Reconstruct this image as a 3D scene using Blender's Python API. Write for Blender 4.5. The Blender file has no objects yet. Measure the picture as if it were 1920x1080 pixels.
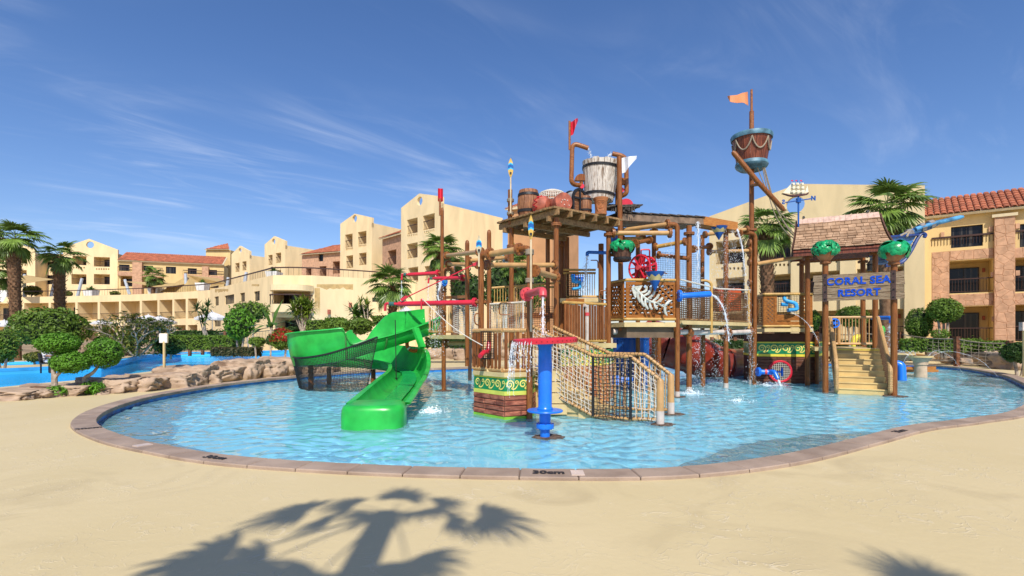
import bpy, bmesh, math, random
from mathutils import Vector as V, Matrix, geometry, noise as mnoise
random.seed(7)
R = math.radians
S = bpy.context.scene
COL = S.collection
EYE, F, HZ = 1.75, 960.0, 630.0
cam = bpy.data.objects.new('camera', bpy.data.cameras.new('camera'))
COL.objects.link(cam)
cam.location = (0, 0, EYE)
cam.rotation_euler = (R(90), 0, 0)
cam.data.sensor_width = 36
cam.data.lens = 18
cam.data.shift_y = 90 / 1920
cam.data.clip_end = 6000
S.camera = cam
SUN_EL, SUN_SIDE = 47.0, 0.08
sd = V((-SUN_SIDE, 1, 0)).normalized() * math.cos(R(SUN_EL)) + V((0, 0, -math.sin(R(SUN_EL))))
sun = bpy.data.objects.new('sun', bpy.data.lights.new('sun', 'SUN'))
COL.objects.link(sun)
sun.rotation_euler = sd.to_track_quat('-Z', 'Y').to_euler()
sun.data.energy = 4.8
sun.data.angle = R(0.5)
sun.data.color = (1, .93, .82)
W = bpy.data.worlds.new('World')
S.world = W
W.use_nodes = True
wn, wl = W.node_tree.nodes, W.node_tree.links
bg = wn['Background']
sky = wn.new('ShaderNodeTexSky')
sky.sky_type = 'NISHITA'
sky.sun_disc = False
sky.sun_elevation = R(SUN_EL)
sky.sun_rotation = R(180) - math.atan(SUN_SIDE)
sky.altitude = 0
sky.air_density = 1.0
sky.dust_density = 0.6
sky.ozone_density = 3.0
bg.inputs[1].default_value = 0.128
def wnode(t, **k):
 n = wn.new(t)
 for a, b in k.items():
  setattr(n, a, b)
 return n
geo = wnode('ShaderNodeTexCoord')
sep = wnode('ShaderNodeSeparateXYZ')
wl.new(geo.outputs['Generated'], sep.inputs[0])
mx = wnode('ShaderNodeMath', operation='MAXIMUM')
wl.new(sep.outputs[2], mx.inputs[0])
mx.inputs[1].default_value = 0.0
ad = wnode('ShaderNodeMath', operation='ADD')
wl.new(mx.outputs[0], ad.inputs[0])
ad.inputs[1].default_value = 0.12
dv = wnode('ShaderNodeVectorMath', operation='DIVIDE')
wl.new(geo.outputs['Generated'], dv.inputs[0])
cmb = wnode('ShaderNodeCombineXYZ')
for i in range(3):
 wl.new(ad.outputs[0], cmb.inputs[i])
wl.new(cmb.outputs[0], dv.inputs[1])
def cloud(scale, rot, loc, lo, hi, detail=7, dist=.9):
 mp0 = wnode('ShaderNodeMapping')
 mp0.inputs['Rotation'].default_value = (0, 0, R(rot))
 wl.new(dv.outputs[0], mp0.inputs[0])
 mp = wnode('ShaderNodeMapping')
 mp.inputs['Scale'].default_value = scale
 mp.inputs['Location'].default_value = loc
 wl.new(mp0.outputs[0], mp.inputs[0])
 nz = wnode('ShaderNodeTexNoise')
 nz.inputs['Scale'].default_value = 1
 nz.inputs['Detail'].default_value = detail
 nz.inputs['Roughness'].default_value = .6
 nz.inputs['Distortion'].default_value = dist
 wl.new(mp.outputs[0], nz.inputs[0])
 mr = wnode('ShaderNodeMapRange')
 mr.interpolation_type = 'SMOOTHSTEP'
 mr.inputs[1].default_value = lo
 mr.inputs[2].default_value = hi
 wl.new(nz.outputs[0], mr.inputs[0])
 return mr.outputs[0]
def wmath(op, a, b):
 n = wnode('ShaderNodeMath', operation=op)
 for i, q in enumerate((a, b)):
  if isinstance(q, (int, float)):
   n.inputs[i].default_value = q
  else:
   wl.new(q, n.inputs[i])
 return n.outputs[0]
c1 = cloud((.9, 3.2, 1), -38, (2.3, .7, 0), .44, .82)
c2 = cloud((.55, .8, 1), 20, (5.1, 3.3, 0), .36, .66, 3, .3)
c3 = cloud((1.6, 6.5, 1), -42, (.3, 4.2, 0), .52, .88, 8, 1.4)
cm = wmath('MULTIPLY', wmath('ADD', c1, wmath('MULTIPLY', c3, .55)), c2)
gate = wnode('ShaderNodeMapRange')
gate.interpolation_type = 'SMOOTHSTEP'
for i, q in enumerate((-.25, .35, 1.0, .5)):
 gate.inputs[i + 1].default_value = q
wl.new(sep.outputs[0], gate.inputs[0])
cm = wmath('MULTIPLY', cm, gate.outputs[0])
cm = wmath('MINIMUM', wmath('MULTIPLY', cm, .4), .7)
hs = wnode('ShaderNodeMix', data_type='RGBA', blend_type='MULTIPLY')
hs.inputs[0].default_value = 1
hs.inputs[7].default_value = (1.0, .945, 1.07, 1)
sat = wnode('ShaderNodeHueSaturation')
sat.inputs['Saturation'].default_value = 1.17
wl.new(sky.outputs[0], sat.inputs['Color'])
wl.new(sat.outputs[0], hs.inputs[6])
mixc = wnode('ShaderNodeMix', data_type='RGBA')
wl.new(cm, mixc.inputs[0])
wl.new(hs.outputs[2], mixc.inputs[6])
mixc.inputs[7].default_value = (7.0, 7.4, 8.2, 1)
wl.new(mixc.outputs[2], bg.inputs[0])
S.view_settings.view_transform = 'Standard'
S.view_settings.look = 'None'
S.view_settings.exposure = .13
S.view_settings.gamma = 1
S.view_settings.use_curve_mapping = False
S.render.engine = 'CYCLES'
S.cycles.transparent_max_bounces = 12
S.cycles.max_bounces = 6
def P(px, py, D):
 return V(((px - 960) * D / F, D, EYE + (HZ - py) * D / F))
def rnd(a, b):
 return random.uniform(a, b)
MATS = {}
def mat(name, col, rough=.55, var=.12, vs=4.0, bump=0.0, bs=30.0, col2=None, stretch=(1, 1, 1), orand=0.0,
  metal=0.0, spec=.4, alpha=1.0, dist=0.0, ramp=(.35, .65), trans=0.0):
 if name in MATS:
  return MATS[name]
 m = bpy.data.materials.new(name)
 MATS[name] = m
 m.use_nodes = True
 n, l = m.node_tree.nodes, m.node_tree.links
 b = n['Principled BSDF']
 b.inputs['Roughness'].default_value = rough
 b.inputs['Metallic'].default_value = metal
 b.inputs['Specular IOR Level'].default_value = spec
 b.inputs['Alpha'].default_value = alpha
 tc = n.new('ShaderNodeTexCoord')
 mp = n.new('ShaderNodeMapping')
 mp.inputs['Scale'].default_value = stretch
 l.new(tc.outputs['Object'], mp.inputs[0])
 nz = n.new('ShaderNodeTexNoise')
 nz.inputs['Scale'].default_value = vs
 nz.inputs['Detail'].default_value = 6
 nz.inputs['Distortion'].default_value = dist
 l.new(mp.outputs[0], nz.inputs[0])
 rp = n.new('ShaderNodeValToRGB')
 c2 = col2 if col2 else tuple(c * (1 - 2 * var) for c in col)
 c1 = col if col2 else tuple(min(1, c * (1 + var)) for c in col)
 rp.color_ramp.elements[0].position, rp.color_ramp.elements[1].position = ramp
 rp.color_ramp.elements[0].color = (*c2, 1)
 rp.color_ramp.elements[1].color = (*c1, 1)
 l.new(nz.outputs[0], rp.inputs[0])
 out = rp.outputs[0]
 if orand:
  oi = n.new('ShaderNodeObjectInfo')
  mr = n.new('ShaderNodeMapRange')
  mr.inputs[3].default_value = 1 - orand
  mr.inputs[4].default_value = 1 + orand
  l.new(oi.outputs['Random'], mr.inputs[0])
  hv = n.new('ShaderNodeHueSaturation')
  l.new(mr.outputs[0], hv.inputs['Value'])
  l.new(out, hv.inputs['Color'])
  out = hv.outputs[0]
 l.new(out, b.inputs['Base Color'])
 if trans:
  b.inputs['Subsurface Weight'].default_value = 0
  tr = n.new('ShaderNodeBsdfTranslucent')
  l.new(out, tr.inputs[0])
  mxs = n.new('ShaderNodeMixShader')
  mxs.inputs[0].default_value = trans
  l.new(b.outputs[0], mxs.inputs[1])
  l.new(tr.outputs[0], mxs.inputs[2])
  l.new(mxs.outputs[0], n['Material Output'].inputs[0])
 if bump:
  n2 = n.new('ShaderNodeTexNoise')
  n2.inputs['Scale'].default_value = bs
  n2.inputs['Detail'].default_value = 5
  l.new(mp.outputs[0], n2.inputs[0])
  bp = n.new('ShaderNodeBump')
  bp.inputs['Strength'].default_value = bump
  bp.inputs['Distance'].default_value = .02
  l.new(n2.outputs[0], bp.inputs['Height'])
  l.new(bp.outputs[0], b.inputs['Normal'])
 return m
class MB:
 def __init__(s):
  s.v, s.f = [], []
 def add(s, vs, fs):
  k = len(s.v)
  s.v.extend(tuple(p) for p in vs)
  s.f.extend(tuple(i + k for i in f) for f in fs)
  return s
 def hexa(s, a, b):
  return s.add(list(a) + list(b), [(3, 2, 1, 0), (4, 5, 6, 7), (0, 1, 5, 4), (1, 2, 6, 5), (2, 3, 7, 6), (3, 0, 4, 7)])
 def box(s, c, sz, rz=0.0):
  c = V(c)
  x, y, z = sz[0] / 2, sz[1] / 2, sz[2] / 2
  ca, sa = math.cos(rz), math.sin(rz)
  def q(i, j, k):
   return c + V((i * x * ca - j * y * sa, i * x * sa + j * y * ca, k * z))
  return s.hexa([q(-1, -1, -1), q(1, -1, -1), q(1, 1, -1), q(-1, 1, -1)], [q(-1, -1, 1), q(1, -1, 1), q(1, 1, 1), q(-1, 1, 1)])
 def beam(s, a, b, w, h, up=(0, 0, 1)):
  a, b = V(a), V(b)
  d = (b - a).normalized()
  up = V(up)
  if abs(d.dot(up)) > .98:
   up = V((1, 0, 0)) if abs(d.x) < .9 else V((0, 1, 0))
  x = d.cross(up).normalized() * (w / 2)
  y = x.cross(d).normalized() * (h / 2)
  return s.hexa([a - x - y, a + x - y, a + x + y, a - x + y], [b - x - y, b + x - y, b + x + y, b - x + y])
 def tube(s, pts, r, n=8, cap=True, closed=False):
  pts = [V(p) for p in pts]
  m = len(pts)
  rs = r if isinstance(r, (list, tuple)) else [r] * m
  t0 = (pts[1] - pts[0]).normalized()
  u = t0.orthogonal().normalized()
  rings = []
  for i, p in enumerate(pts):
   if closed:
    t = (pts[(i + 1) % m] - pts[i - 1]).normalized()
   elif i == 0:
    t = t0
   elif i == m - 1:
    t = (pts[i] - pts[i - 1]).normalized()
   else:
    t = ((pts[i + 1] - p).normalized() + (p - pts[i - 1]).normalized())
    t = t.normalized() if t.length > 1e-6 else (pts[i + 1] - p).normalized()
   u = u - t * u.dot(t)
   u = u.normalized() if u.length > 1e-6 else t.orthogonal().normalized()
   w = t.cross(u)
   rings.append([p + (u * math.cos(2 * math.pi * k / n) + w * math.sin(2 * math.pi * k / n)) * rs[i] for k in range(n)])
  vs = [q for rg in rings for q in rg]
  fs = []
  for i in range(m if closed else m - 1):
   j = (i + 1) % m
   for k in range(n):
    k2 = (k + 1) % n
    fs.append((i * n + k, i * n + k2, j * n + k2, j * n + k))
  if cap and not closed:
   fs.append(tuple(range(n - 1, -1, -1)))
   fs.append(tuple((m - 1) * n + k for k in range(n)))
  return s.add(vs, fs)
 def cyl(s, a, b, r0, r1=None, n=12):
  return s.tube([a, b], [r0, r0 if r1 is None else r1], n)
 def lathe(s, prof, n=20, M=None, a0=0.0, a1=2 * math.pi, zz=None):
  M = M or Matrix()
  full = abs(a1 - a0 - 2 * math.pi) < 1e-6
  cnt = n if full else n + 1
  vs, fs = [], []
  for k in range(cnt):
   a = a0 + (a1 - a0) * k / n
   for i, (r, z) in enumerate(prof):
    vs.append(M @ V((r * math.cos(a), r * math.sin(a), z)))
  m = len(prof)
  for k in range(n):
   k2 = (k + 1) % cnt
   for i in range(m - 1):
    fs.append((k * m + i, k2 * m + i, k2 * m + i + 1, k * m + i + 1))
  return s.add(vs, fs)
 def extr(s, poly, vec):
  poly = [V(p) for p in poly]
  vec = V(vec)
  n = len(poly)
  vs = poly + [p + vec for p in poly]
  fs = [tuple(range(n - 1, -1, -1)), tuple(range(n, 2 * n))]
  for i in range(n):
   j = (i + 1) % n
   fs.append((i, j, n + j, n + i))
  return s.add(vs, fs)
 def prism(s, poly, z0, z1):
  return s.extr([V((p[0], p[1], z0)) for p in poly], (0, 0, z1 - z0))
 def quad(s, *p):
  return s.add(p, [tuple(range(len(p)))])
 def flange(s, p, d, r=.13, t=.035, bolts=8):
  p, d = V(p), V(d).normalized()
  s.cyl(p - d * t, p - d * .004, r, r, 14)
  s.cyl(p + d * .004, p + d * t, r, r, 14)
  u = d.orthogonal().normalized()
  w = d.cross(u)
  for k in range(bolts):
   a = 2 * math.pi * k / bolts
   q = p + (u * math.cos(a) + w * math.sin(a)) * r * .78
   s.cyl(q - d * (t + .018), q + d * (t + .018), r * .1, None, 5)
  return s
 def mesh(s, name, m, smooth=False):
  me = bpy.data.meshes.new(name)
  me.from_pydata(s.v, [], s.f)
  if m:
   me.materials.append(m)
  if smooth:
   me.polygons.foreach_set('use_smooth', [True] * len(me.polygons))
   try:
    me.set_sharp_from_angle(angle=R(40))
   except Exception:
    pass
  me.update()
  return me
 def build(s, name, m, parent=None, smooth=False, **props):
  return link(name, s.mesh(name, m, smooth), parent, **props)
def link(name, me, parent=None, **props):
 o = bpy.data.objects.new(name, me)
 COL.objects.link(o)
 if parent is not None:
  o.parent = parent
  o.matrix_parent_inverse = WM[parent.name].inverted()
 WM[o.name] = WM[parent.name] if False else Matrix()
 for k, v in props.items():
  o[k] = v
 return o
WM = {}     # world matrix of every parent at the time its parts are built
def thing(name, label, cat, loc=(0, 0, 0), group=None):
 o = bpy.data.objects.new(name, None)
 COL.objects.link(o)
 o.location = loc
 o.empty_display_size = .2
 WM[o.name] = Matrix.Translation(V(loc))
 o['label'] = label
 o['category'] = cat
 if group:
  o['group'] = group
 return o
def tag(o, label, cat, group=None):
 o['label'] = label
 o['category'] = cat
 if group:
  o['group'] = group
 return o
def node(name, parent, **props):
 o = bpy.data.objects.new(name, None)
 COL.objects.link(o)
 o.parent = parent
 o.matrix_parent_inverse = WM[parent.name].inverted()
 WM[o.name] = Matrix()
 for k, v in props.items():
  o[k] = v
 return o
KIDS = {}
def copy_tree(o, parent=None, kids=None):
 kids = kids or {}
 c = o.copy()
 COL.objects.link(c)
 if parent is not None:
  c.parent = parent
 WM[c.name] = WM.get(o.name, Matrix()).copy()
 for ch in list(o.children):
  copy_tree(ch, c)
 return c
def catmull(pts, k=8, closed=False):
 pts = [V(p) for p in pts]
 n = len(pts)
 out = []
 for i in range(n if closed else n - 1):
  g = (lambda j: pts[j % n]) if closed else (lambda j: pts[max(0, min(n - 1, j))])
  a, b, c, d = g(i - 1), g(i), g(i + 1), g(i + 2)
  for s_ in range(k):
   t = s_ / k
   out.append(.5 * ((2 * b) + (c - a) * t + (2 * a - 5 * b + 4 * c - d) * t * t + (3 * b - a - 3 * c + d) * t ** 3))
 if not closed:
  out.append(pts[-1].copy())
 return out
def lerp(a, b, t):
 return a + (b - a) * t
def bend(pts, r=.12, k=5):
 pts = [V(p) for p in pts]
 out = [pts[0]]
 for i in range(1, len(pts) - 1):
  a, b, c = pts[i - 1], pts[i], pts[i + 1]
  d1, d2 = (a - b), (c - b)
  q = min(r, d1.length * .45, d2.length * .45)
  p1, p2 = b + d1.normalized() * q, b + d2.normalized() * q
  for j in range(k + 1):
   t = j / k
   out.append(p1 * (1 - t) ** 2 + b * 2 * t * (1 - t) + p2 * t * t)
 out.append(pts[-1])
 return out
def net(mb, fn, nu, nv, r, wob=0.0, sub=10, n=3, skew=0.0):
 ph = [[(rnd(-wob, wob), rnd(-wob, wob)) for _ in range(nv + 1)] for _ in range(nu + 1)]
 def q(i, j):
  a, b = ph[i][j]
  if i in (0, nu):
   a = 0
  if j in (0, nv):
   b = 0
  return fn(max(0, min(1, (i + a) / nu)), max(0, min(1, (j + b) / nv)))
 for i in range(nu + 1):
  mb.tube([q(i, j) for j in range(nv + 1)], r, n, False)
 for j in range(nv + 1):
  mb.tube([q(i, j) for i in range(nu + 1)], r, n, False)
 return mb
def bil(a, b, c, d, sag=0.0):
 a, b, c, d = V(a), V(b), V(c), V(d)
 return lambda u, v: lerp(lerp(a, b, u), lerp(d, c, u), v) + V((0, 0, -sag * 4 * u * (1 - u)))
def text(name, body, m, M, size, parent, extrude=.004, bold=0.0, space=1.0):
 cu = bpy.data.curves.new(name, 'FONT')
 cu.body = body
 cu.size = size
 cu.extrude = extrude
 cu.offset = bold
 cu.space_character = space
 cu.align_x = 'CENTER'
 cu.align_y = 'CENTER'
 cu.resolution_u = 3
 o = bpy.data.objects.new(name, cu)
 me = bpy.data.meshes.new_from_object(o)
 me.transform(M)
 me.materials.clear()
 me.materials.append(m)
 bpy.data.objects.remove(o)
 bpy.data.curves.remove(cu)
 return link(name, me, parent)
def frame(o, x, z):
 x, z = V(x).normalized(), V(z).normalized()
 nrm = x.cross(z).normalized()
 return Matrix(((x.x, z.x, nrm.x, o[0]), (x.y, z.y, nrm.y, o[1]), (x.z, z.z, nrm.z, o[2]), (0, 0, 0, 1)))
M_STUCCO = mat('stucco_yellow', (.77, .605, .35), .85, .05, .9, .3, 25, spec=.2, stretch=(1, 1, .3), dist=.8)
M_STUCCO_G = mat('stucco_gold', (.68, .50, .235), .85, .06, .8, .3, 25, spec=.2, stretch=(1, 1, .3), dist=.8)
M_STUCCO_P = mat('stucco_pale', (.66, .525, .30), .85, .05, .9, .3, 25, spec=.2, stretch=(1, 1, .25), dist=.8)
M_TERRA = mat('terracotta_cladding', (.51, .305, .19), .85, .1, 3, .6, 8, orand=.07, spec=.2)
M_GROUT = mat('cladding_joint', (.42, .225, .125), .9, .1, 4)
M_TILE = mat('roof_tile', (.42, .14, .07), .7, .2, 2, orand=.2, spec=.3)
M_CORN = mat('cornice_cream', (.60, .50, .32), .8, .05)
M_GLASS = mat('dark_glass', (.06, .055, .05), .1, .1, 1.6, col2=(.008, .008, .010), stretch=(2.5, 2.5, .03), spec=.25, ramp=(.5, .6))
M_FRAME = mat('window_frame', (.02, .016, .014), .45, .1)
M_RAIL = mat('rail_brown', (.055, .025, .018), .5, .1)
M_DARKOPEN = mat('opening_brown', (.30, .20, .10), .85, .05)
M_WOODP = mat('brown_wood_paint', (.28, .105, .028), .38, .25, 5, .25, 18, col2=(.15, .048, .013), stretch=(6, 6, .5), dist=1.2, spec=.28)
M_WOODH = mat('brown_pipe_paint', (.32, .125, .036), .38, .25, 8, .15, 18, col2=(.18, .06, .017), dist=2, spec=.45)
M_SLAT = mat('slat_brown', (.25, .088, .026), .5, .2, 7, .3, 20, col2=(.14, .045, .014), stretch=(5, 5, .6), orand=.22, spec=.2)
M_LATT = mat('lattice_orange', (.34, .13, .028), .5, .2, 9, .3, 25, spec=.2, col2=(.21, .07, .013), stretch=(1, 1, 4), orand=.1)
M_TAN = mat('tan_pipe', (.48, .28, .11), .42, .08, 5)
M_TANY = mat('yellow_tan_pipe', (.52, .31, .085), .42, .1, 5)
M_TANR = mat('tan_rope', (.50, .31, .13), .6, .12, 30)
M_CREAM = mat('cream_fibreglass', (.60, .46, .22), .5, .07, 3, .1, 12)
M_BLACKNET = mat('black_net', (.012, .012, .013), .6, .1)
M_WHITENET = mat('white_rope', (.62, .58, .50), .7, .1, 20)
M_GREYROPE = mat('grey_rope', (.32, .265, .195), .8, .1, 20)
M_GREEN = mat('slide_green', (.03, .54, .075), .28, .13, 2.2, spec=.5, trans=.22)
M_GREENW = mat('slide_green_floor', (.015, .42, .09), .15, .12, 3, .3, 6, spec=.5)
M_RED = mat('red_paint', (.60, .022, .045), .3, .07, 4, spec=.5)
M_REDW = mat('faded_red', (.62, .07, .085), .4, .12, 3)
M_BLUE = mat('blue_paint', (.012, .17, .72), .28, .06, 4, spec=.5)
M_BLUED = mat('deep_blue', (.012, .09, .36), .35, .08, 4)
M_CYAN = mat('cyan_paint', (.05, .36, .74), .35, .12, 5)
M_WEATHER = mat('weathered_white_wood', (.66, .61, .54), .75, .2, 4, .6, 14, col2=(.22, .15, .10), stretch=(5, 5, .45), dist=1.0, ramp=(.33, .55), orand=.08)
M_IRON = mat('black_iron', (.016, .016, .018), .5, .2, 12, .3, 30)
M_PLANK = mat('deck_plank', (.33, .20, .085), .65, .2, 6, .4, 20, col2=(.17, .09, .036), stretch=(1, 1, 1), dist=2.5, orand=.15)
M_BARREL = mat('barrel_wood', (.36, .165, .075), .6, .25, 5, .5, 14, col2=(.14, .05, .022), stretch=(6, 6, .6), dist=1.0, orand=.18)
M_DARKBARREL = mat('dark_barrel_wood', (.12, .055, .03), .6, .25, 5, .5, 14, col2=(.05, .02, .012), stretch=(6, 6, .6), orand=.15)
M_NEST = mat('nest_wood', (.22, .06, .028), .45, .25, 4, .3, 14, col2=(.10, .024, .012), stretch=(5, 5, .5), orand=.1)
M_NESTB = mat('nest_blue', (.085, .20, .27), .5, .25, 4, .2, 14)
M_CLAY = mat('clay_pot', (.42, .155, .055), .6, .15, 4, .3, 14)
M_CLAYR = mat('red_clay', (.40, .11, .065), .6, .2, 6, .3, 20)
M_LEAFP = mat('plastic_leaf', (.012, .40, .14), .3, .3, 7, .2, 20, col2=(.006, .17, .055))
M_SIGN = mat('grey_sign_wood', (.37, .275, .18), .9, .3, 4, .7, 16, col2=(.17, .115, .07), stretch=(.6, 1, 9), dist=1.5, orand=.1, spec=.08, ramp=(.38, .6))
M_SIGNBLUE = mat('sign_blue', (.012, .075, .50), .85, .1, 12, .3, 20, spec=.1)
M_SHINGLE = mat('shingle', (.43, .285, .18), .8, .25, 5, .5, 16, spec=.15, col2=(.28, .17, .10), orand=.2)
M_RIDGE = mat('ridge_pink', (.58, .40, .32), .7, .1, 8, .2, 20, orand=.08)
M_BAND = mat('band_green', (.006, .22, .075), .45, .1, 5)
M_YELLOW = mat('band_yellow', (.72, .60, .055), .5, .06, 5)
M_SCROLL = mat('scroll_yellow', (.78, .68, .16), .5, .06, 5)
M_LIME = mat('lime_paint', (.20, .46, .035), .5, .1, 5)
M_BRICK = mat('hull_brick', (.42, .15, .085), .6, .3, 5, .6, 16, col2=(.15, .036, .02), stretch=(1, 1, 3), orand=.25)
M_BRICKJ = mat('hull_joint', (.09, .03, .018), .8, .1)
M_SILVER = mat('fish_silver', (.62, .64, .58), .35, .2, 8, .2, 20, col2=(.36, .38, .33))
M_ORANGE = mat('orange_plastic', (.70, .12, .02), .45, .1, 5)
M_DECK = mat('cream_deck_paint', (.56, .44, .26), .8, .05)
M_WHITE = mat('white_paint', (.78, .78, .76), .5, .05)
M_PVC = mat('pale_pvc', (.58, .50, .44), .5, .1, 5)
M_WOODO = mat('orange_plank', (.48, .20, .045), .45, .2, 6, .3, 20, col2=(.33, .115, .02), stretch=(.7, 1, 6), dist=1.5)
M_TRUNK = mat('bark', (.20, .125, .07), .9, .3, 8, .8, 20)
M_PALMTR = mat('palm_trunk', (.24, .135, .07), .9, .3, 6, .8, 18, col2=(.12, .06, .03))
M_LIGHTBARK = mat('pale_bark', (.40, .33, .26), .9, .2, 8, .5, 20)
M_SOIL = mat('garden_soil', (.30, .22, .13), .95, .25, .5, .5, 6)
M_ROCK = mat('rockwork', (.46, .34, .24), .9, .25, 1.8, 1.0, 9, col2=(.28, .195, .135), dist=.6, spec=.15)
M_ROCKG = mat('rockwork_grey', (.40, .28, .19), .85, .3, 1.3, .8, 7, col2=(.17, .15, .135), ramp=(.4, .55))
M_FROND = mat('palm_leaf', (.17, .27, .045), .42, .25, 3, orand=.35, trans=.22, spec=.5)
# ================================================================ THE SETTING: deck, pool, lagoon
DECK_Z = .12
def plan(px, py, z=DECK_Z):
 D = F * (EYE - z) / (py - HZ)
 return V(((px - 960) * D / F, D, 0))
pool_px = [(178, 797), (194, 775), (240, 757), (300, 742), (420, 722), (545, 708), (680, 697.5), (840, 691.5)]
pool = [plan(*p) for p in pool_px]
pool += [V(p) for p in ((2, 28.5, 0), (9, 31, 0), (17, 31.5, 0), (22, 29.5, 0), (22.9, 26.6, 0), (20.8, 22.0, 0), (18.2, 18.4, 0), (14.9, 14.6, 0))]
pool += [plan(*p) for p in ((1906, 771), (1800, 790), (1700, 803), (1600, 828), (1450, 862), (1250, 884), (1000, 886), (700, 878), (450, 862), (320, 842), (230, 822))]
inner = catmull(pool, 10, True)
def offset(loop, d):
 n = len(loop)
 out = []
 for i in range(n):
  t = (loop[(i + 1) % n] - loop[i - 1]).normalized()
  out.append(loop[i] + V((-t.y, t.x, 0)) * d)
 return out
area = sum(inner[i].x * inner[(i + 1) % len(inner)].y - inner[(i + 1) % len(inner)].x * inner[i].y for i in range(len(inner)))
SG = -1 if area > 0 else 1      # sign that makes offset() go outwards
def resample(loop, step):
 L = [0]
 n = len(loop)
 for i in range(n):
  L.append(L[-1] + (loop[(i + 1) % n] - loop[i]).length)
 m = int(L[-1] / step)
 out, j = [], 0
 for k in range(m):
  s_ = L[-1] * k / m
  while L[j + 1] < s_:
   j += 1
  t = (s_ - L[j]) / (L[j + 1] - L[j])
  out.append(lerp(loop[j], loop[(j + 1) % n], t))
 return out
inner = resample(inner, .33)
if len(inner) % 2:
 inner.pop()
outer = offset(inner, SG * .34)
lag_px = [(-130, 738), (0, 726), (70, 719), (140, 713), (205, 706), (300, 694), (400, 684), (560, 668), (700, 663), (700, 659), (540, 660), (440, 663),
  (330, 664.5), (262, 671), (225, 680), (190, 688), (110, 692), (0, 697), (-130, 702)]
lag = [plan(*p) for p in lag_px]
strip = [plan(*p) for p in ((-130, 690), (82, 683), (82, 677), (-130, 681))]
mg = bpy.data.materials.new('stamped_deck')
mg.use_nodes = True
n_, l_ = mg.node_tree.nodes, mg.node_tree.links
b_ = n_['Principled BSDF']
b_.inputs['Roughness'].default_value = .62
b_.inputs['Specular IOR Level'].default_value = .3
tc_ = n_.new('ShaderNodeTexCoord')
def noise_(scale, detail=5, dist=0.0, src=None):
 q = n_.new('ShaderNodeTexNoise')
 q.inputs['Scale'].default_value = scale
 q.inputs['Detail'].default_value = detail
 q.inputs['Distortion'].default_value = dist
 l_.new(src or tc_.outputs['Object'], q.inputs[0])
 return q
def math_(op, a, b=None):
 q = n_.new('ShaderNodeMath')
 q.operation = op
 for i, k in enumerate((a, b)):
  if k is None:
   continue
  if isinstance(k, (int, float)):
   q.inputs[i].default_value = k
  else:
   l_.new(k, q.inputs[i])
 return q.outputs[0]
def mixc_(f, a, b):
 q = n_.new('ShaderNodeMix')
 q.data_type = 'RGBA'
 for i, k in ((0, f), (6, a), (7, b)):
  if isinstance(k, (tuple, float)):
   q.inputs[i].default_value = k if isinstance(k, float) else (*k, 1)
  else:
   l_.new(k, q.inputs[i])
 return q.outputs[2]
def range_(v, a, b, c=0.0, d=1.0):
 q = n_.new('ShaderNodeMapRange')
 for i, k in enumerate((a, b, c, d)):
  q.inputs[i + 1].default_value = k
 l_.new(v, q.inputs[0])
 return q.outputs[0]
big = noise_(.35, 4)
mid = noise_(2.2, 6)
col_ = mixc_(range_(big.outputs[0], .35, .68), (.555, .45, .245), (.60, .49, .28))
col_ = mixc_(range_(mid.outputs[0], .62, .78, 0, .35), col_, (.63, .53, .35))
wear = noise_(.8, 8, 1.5)
wear2 = noise_(.16, 2)
wf = math_('MULTIPLY', range_(wear.outputs[0], .50, .66), range_(wear2.outputs[0], .46, .58))
col_ = mixc_(math_('MULTIPLY', wf, .36), col_, (.27, .205, .11))
ridge = noise_(2.6, 6, 1.6)
rd = math_('ABSOLUTE', math_('SUBTRACT', ridge.outputs[0], .5))
rl = range_(rd, 0, .016, 1, 0)
gate = noise_(.9, 3)
rl = math_('MULTIPLY', rl, range_(gate.outputs[0], .45, .6))
col_ = mixc_(math_('MULTIPLY', rl, .55), col_, (.70, .60, .42))
l_.new(col_, b_.inputs['Base Color'])
hgt = math_('ADD', math_('MULTIPLY', rl, .5), math_('MULTIPLY', noise_(9, 6).outputs[0], .35))
hgt = math_('ADD', hgt, math_('MULTIPLY', noise_(60, 3).outputs[0], .10))
bp_ = n_.new('ShaderNodeBump')
bp_.inputs['Strength'].default_value = .5
bp_.inputs['Distance'].default_value = .02
l_.new(hgt, bp_.inputs['Height'])
l_.new(bp_.outputs[0], b_.inputs['Normal'])
M_GROUND = mg
ext = [V((-1500, -400, 0)), V((1500, -400, 0)), V((1500, 2500, 0)), V((-1500, 2500, 0))]
hole = [offset(inner, SG * .31)[i] for i in range(len(inner))]
loops = [ext, hole, lag, strip]
flat = [p for lp in loops for p in lp]
tris = geometry.tessellate_polygon(loops)
g = MB()
g.add([V((p.x, p.y, DECK_Z)) for p in flat], [tuple(t) for t in tris])
go = g.build('ground', M_GROUND, kind='structure')
M_COP = mat('coping_stone', (.38, .285, .215), .65, .16, 2.2, .4, 25, col2=(.27, .195, .145), orand=.10, spec=.35)
cop = bpy.data.objects.new('pool_coping', None)
COL.objects.link(cop)
WM[cop.name] = Matrix()
cop['kind'] = 'structure'
N = len(inner)
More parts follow.
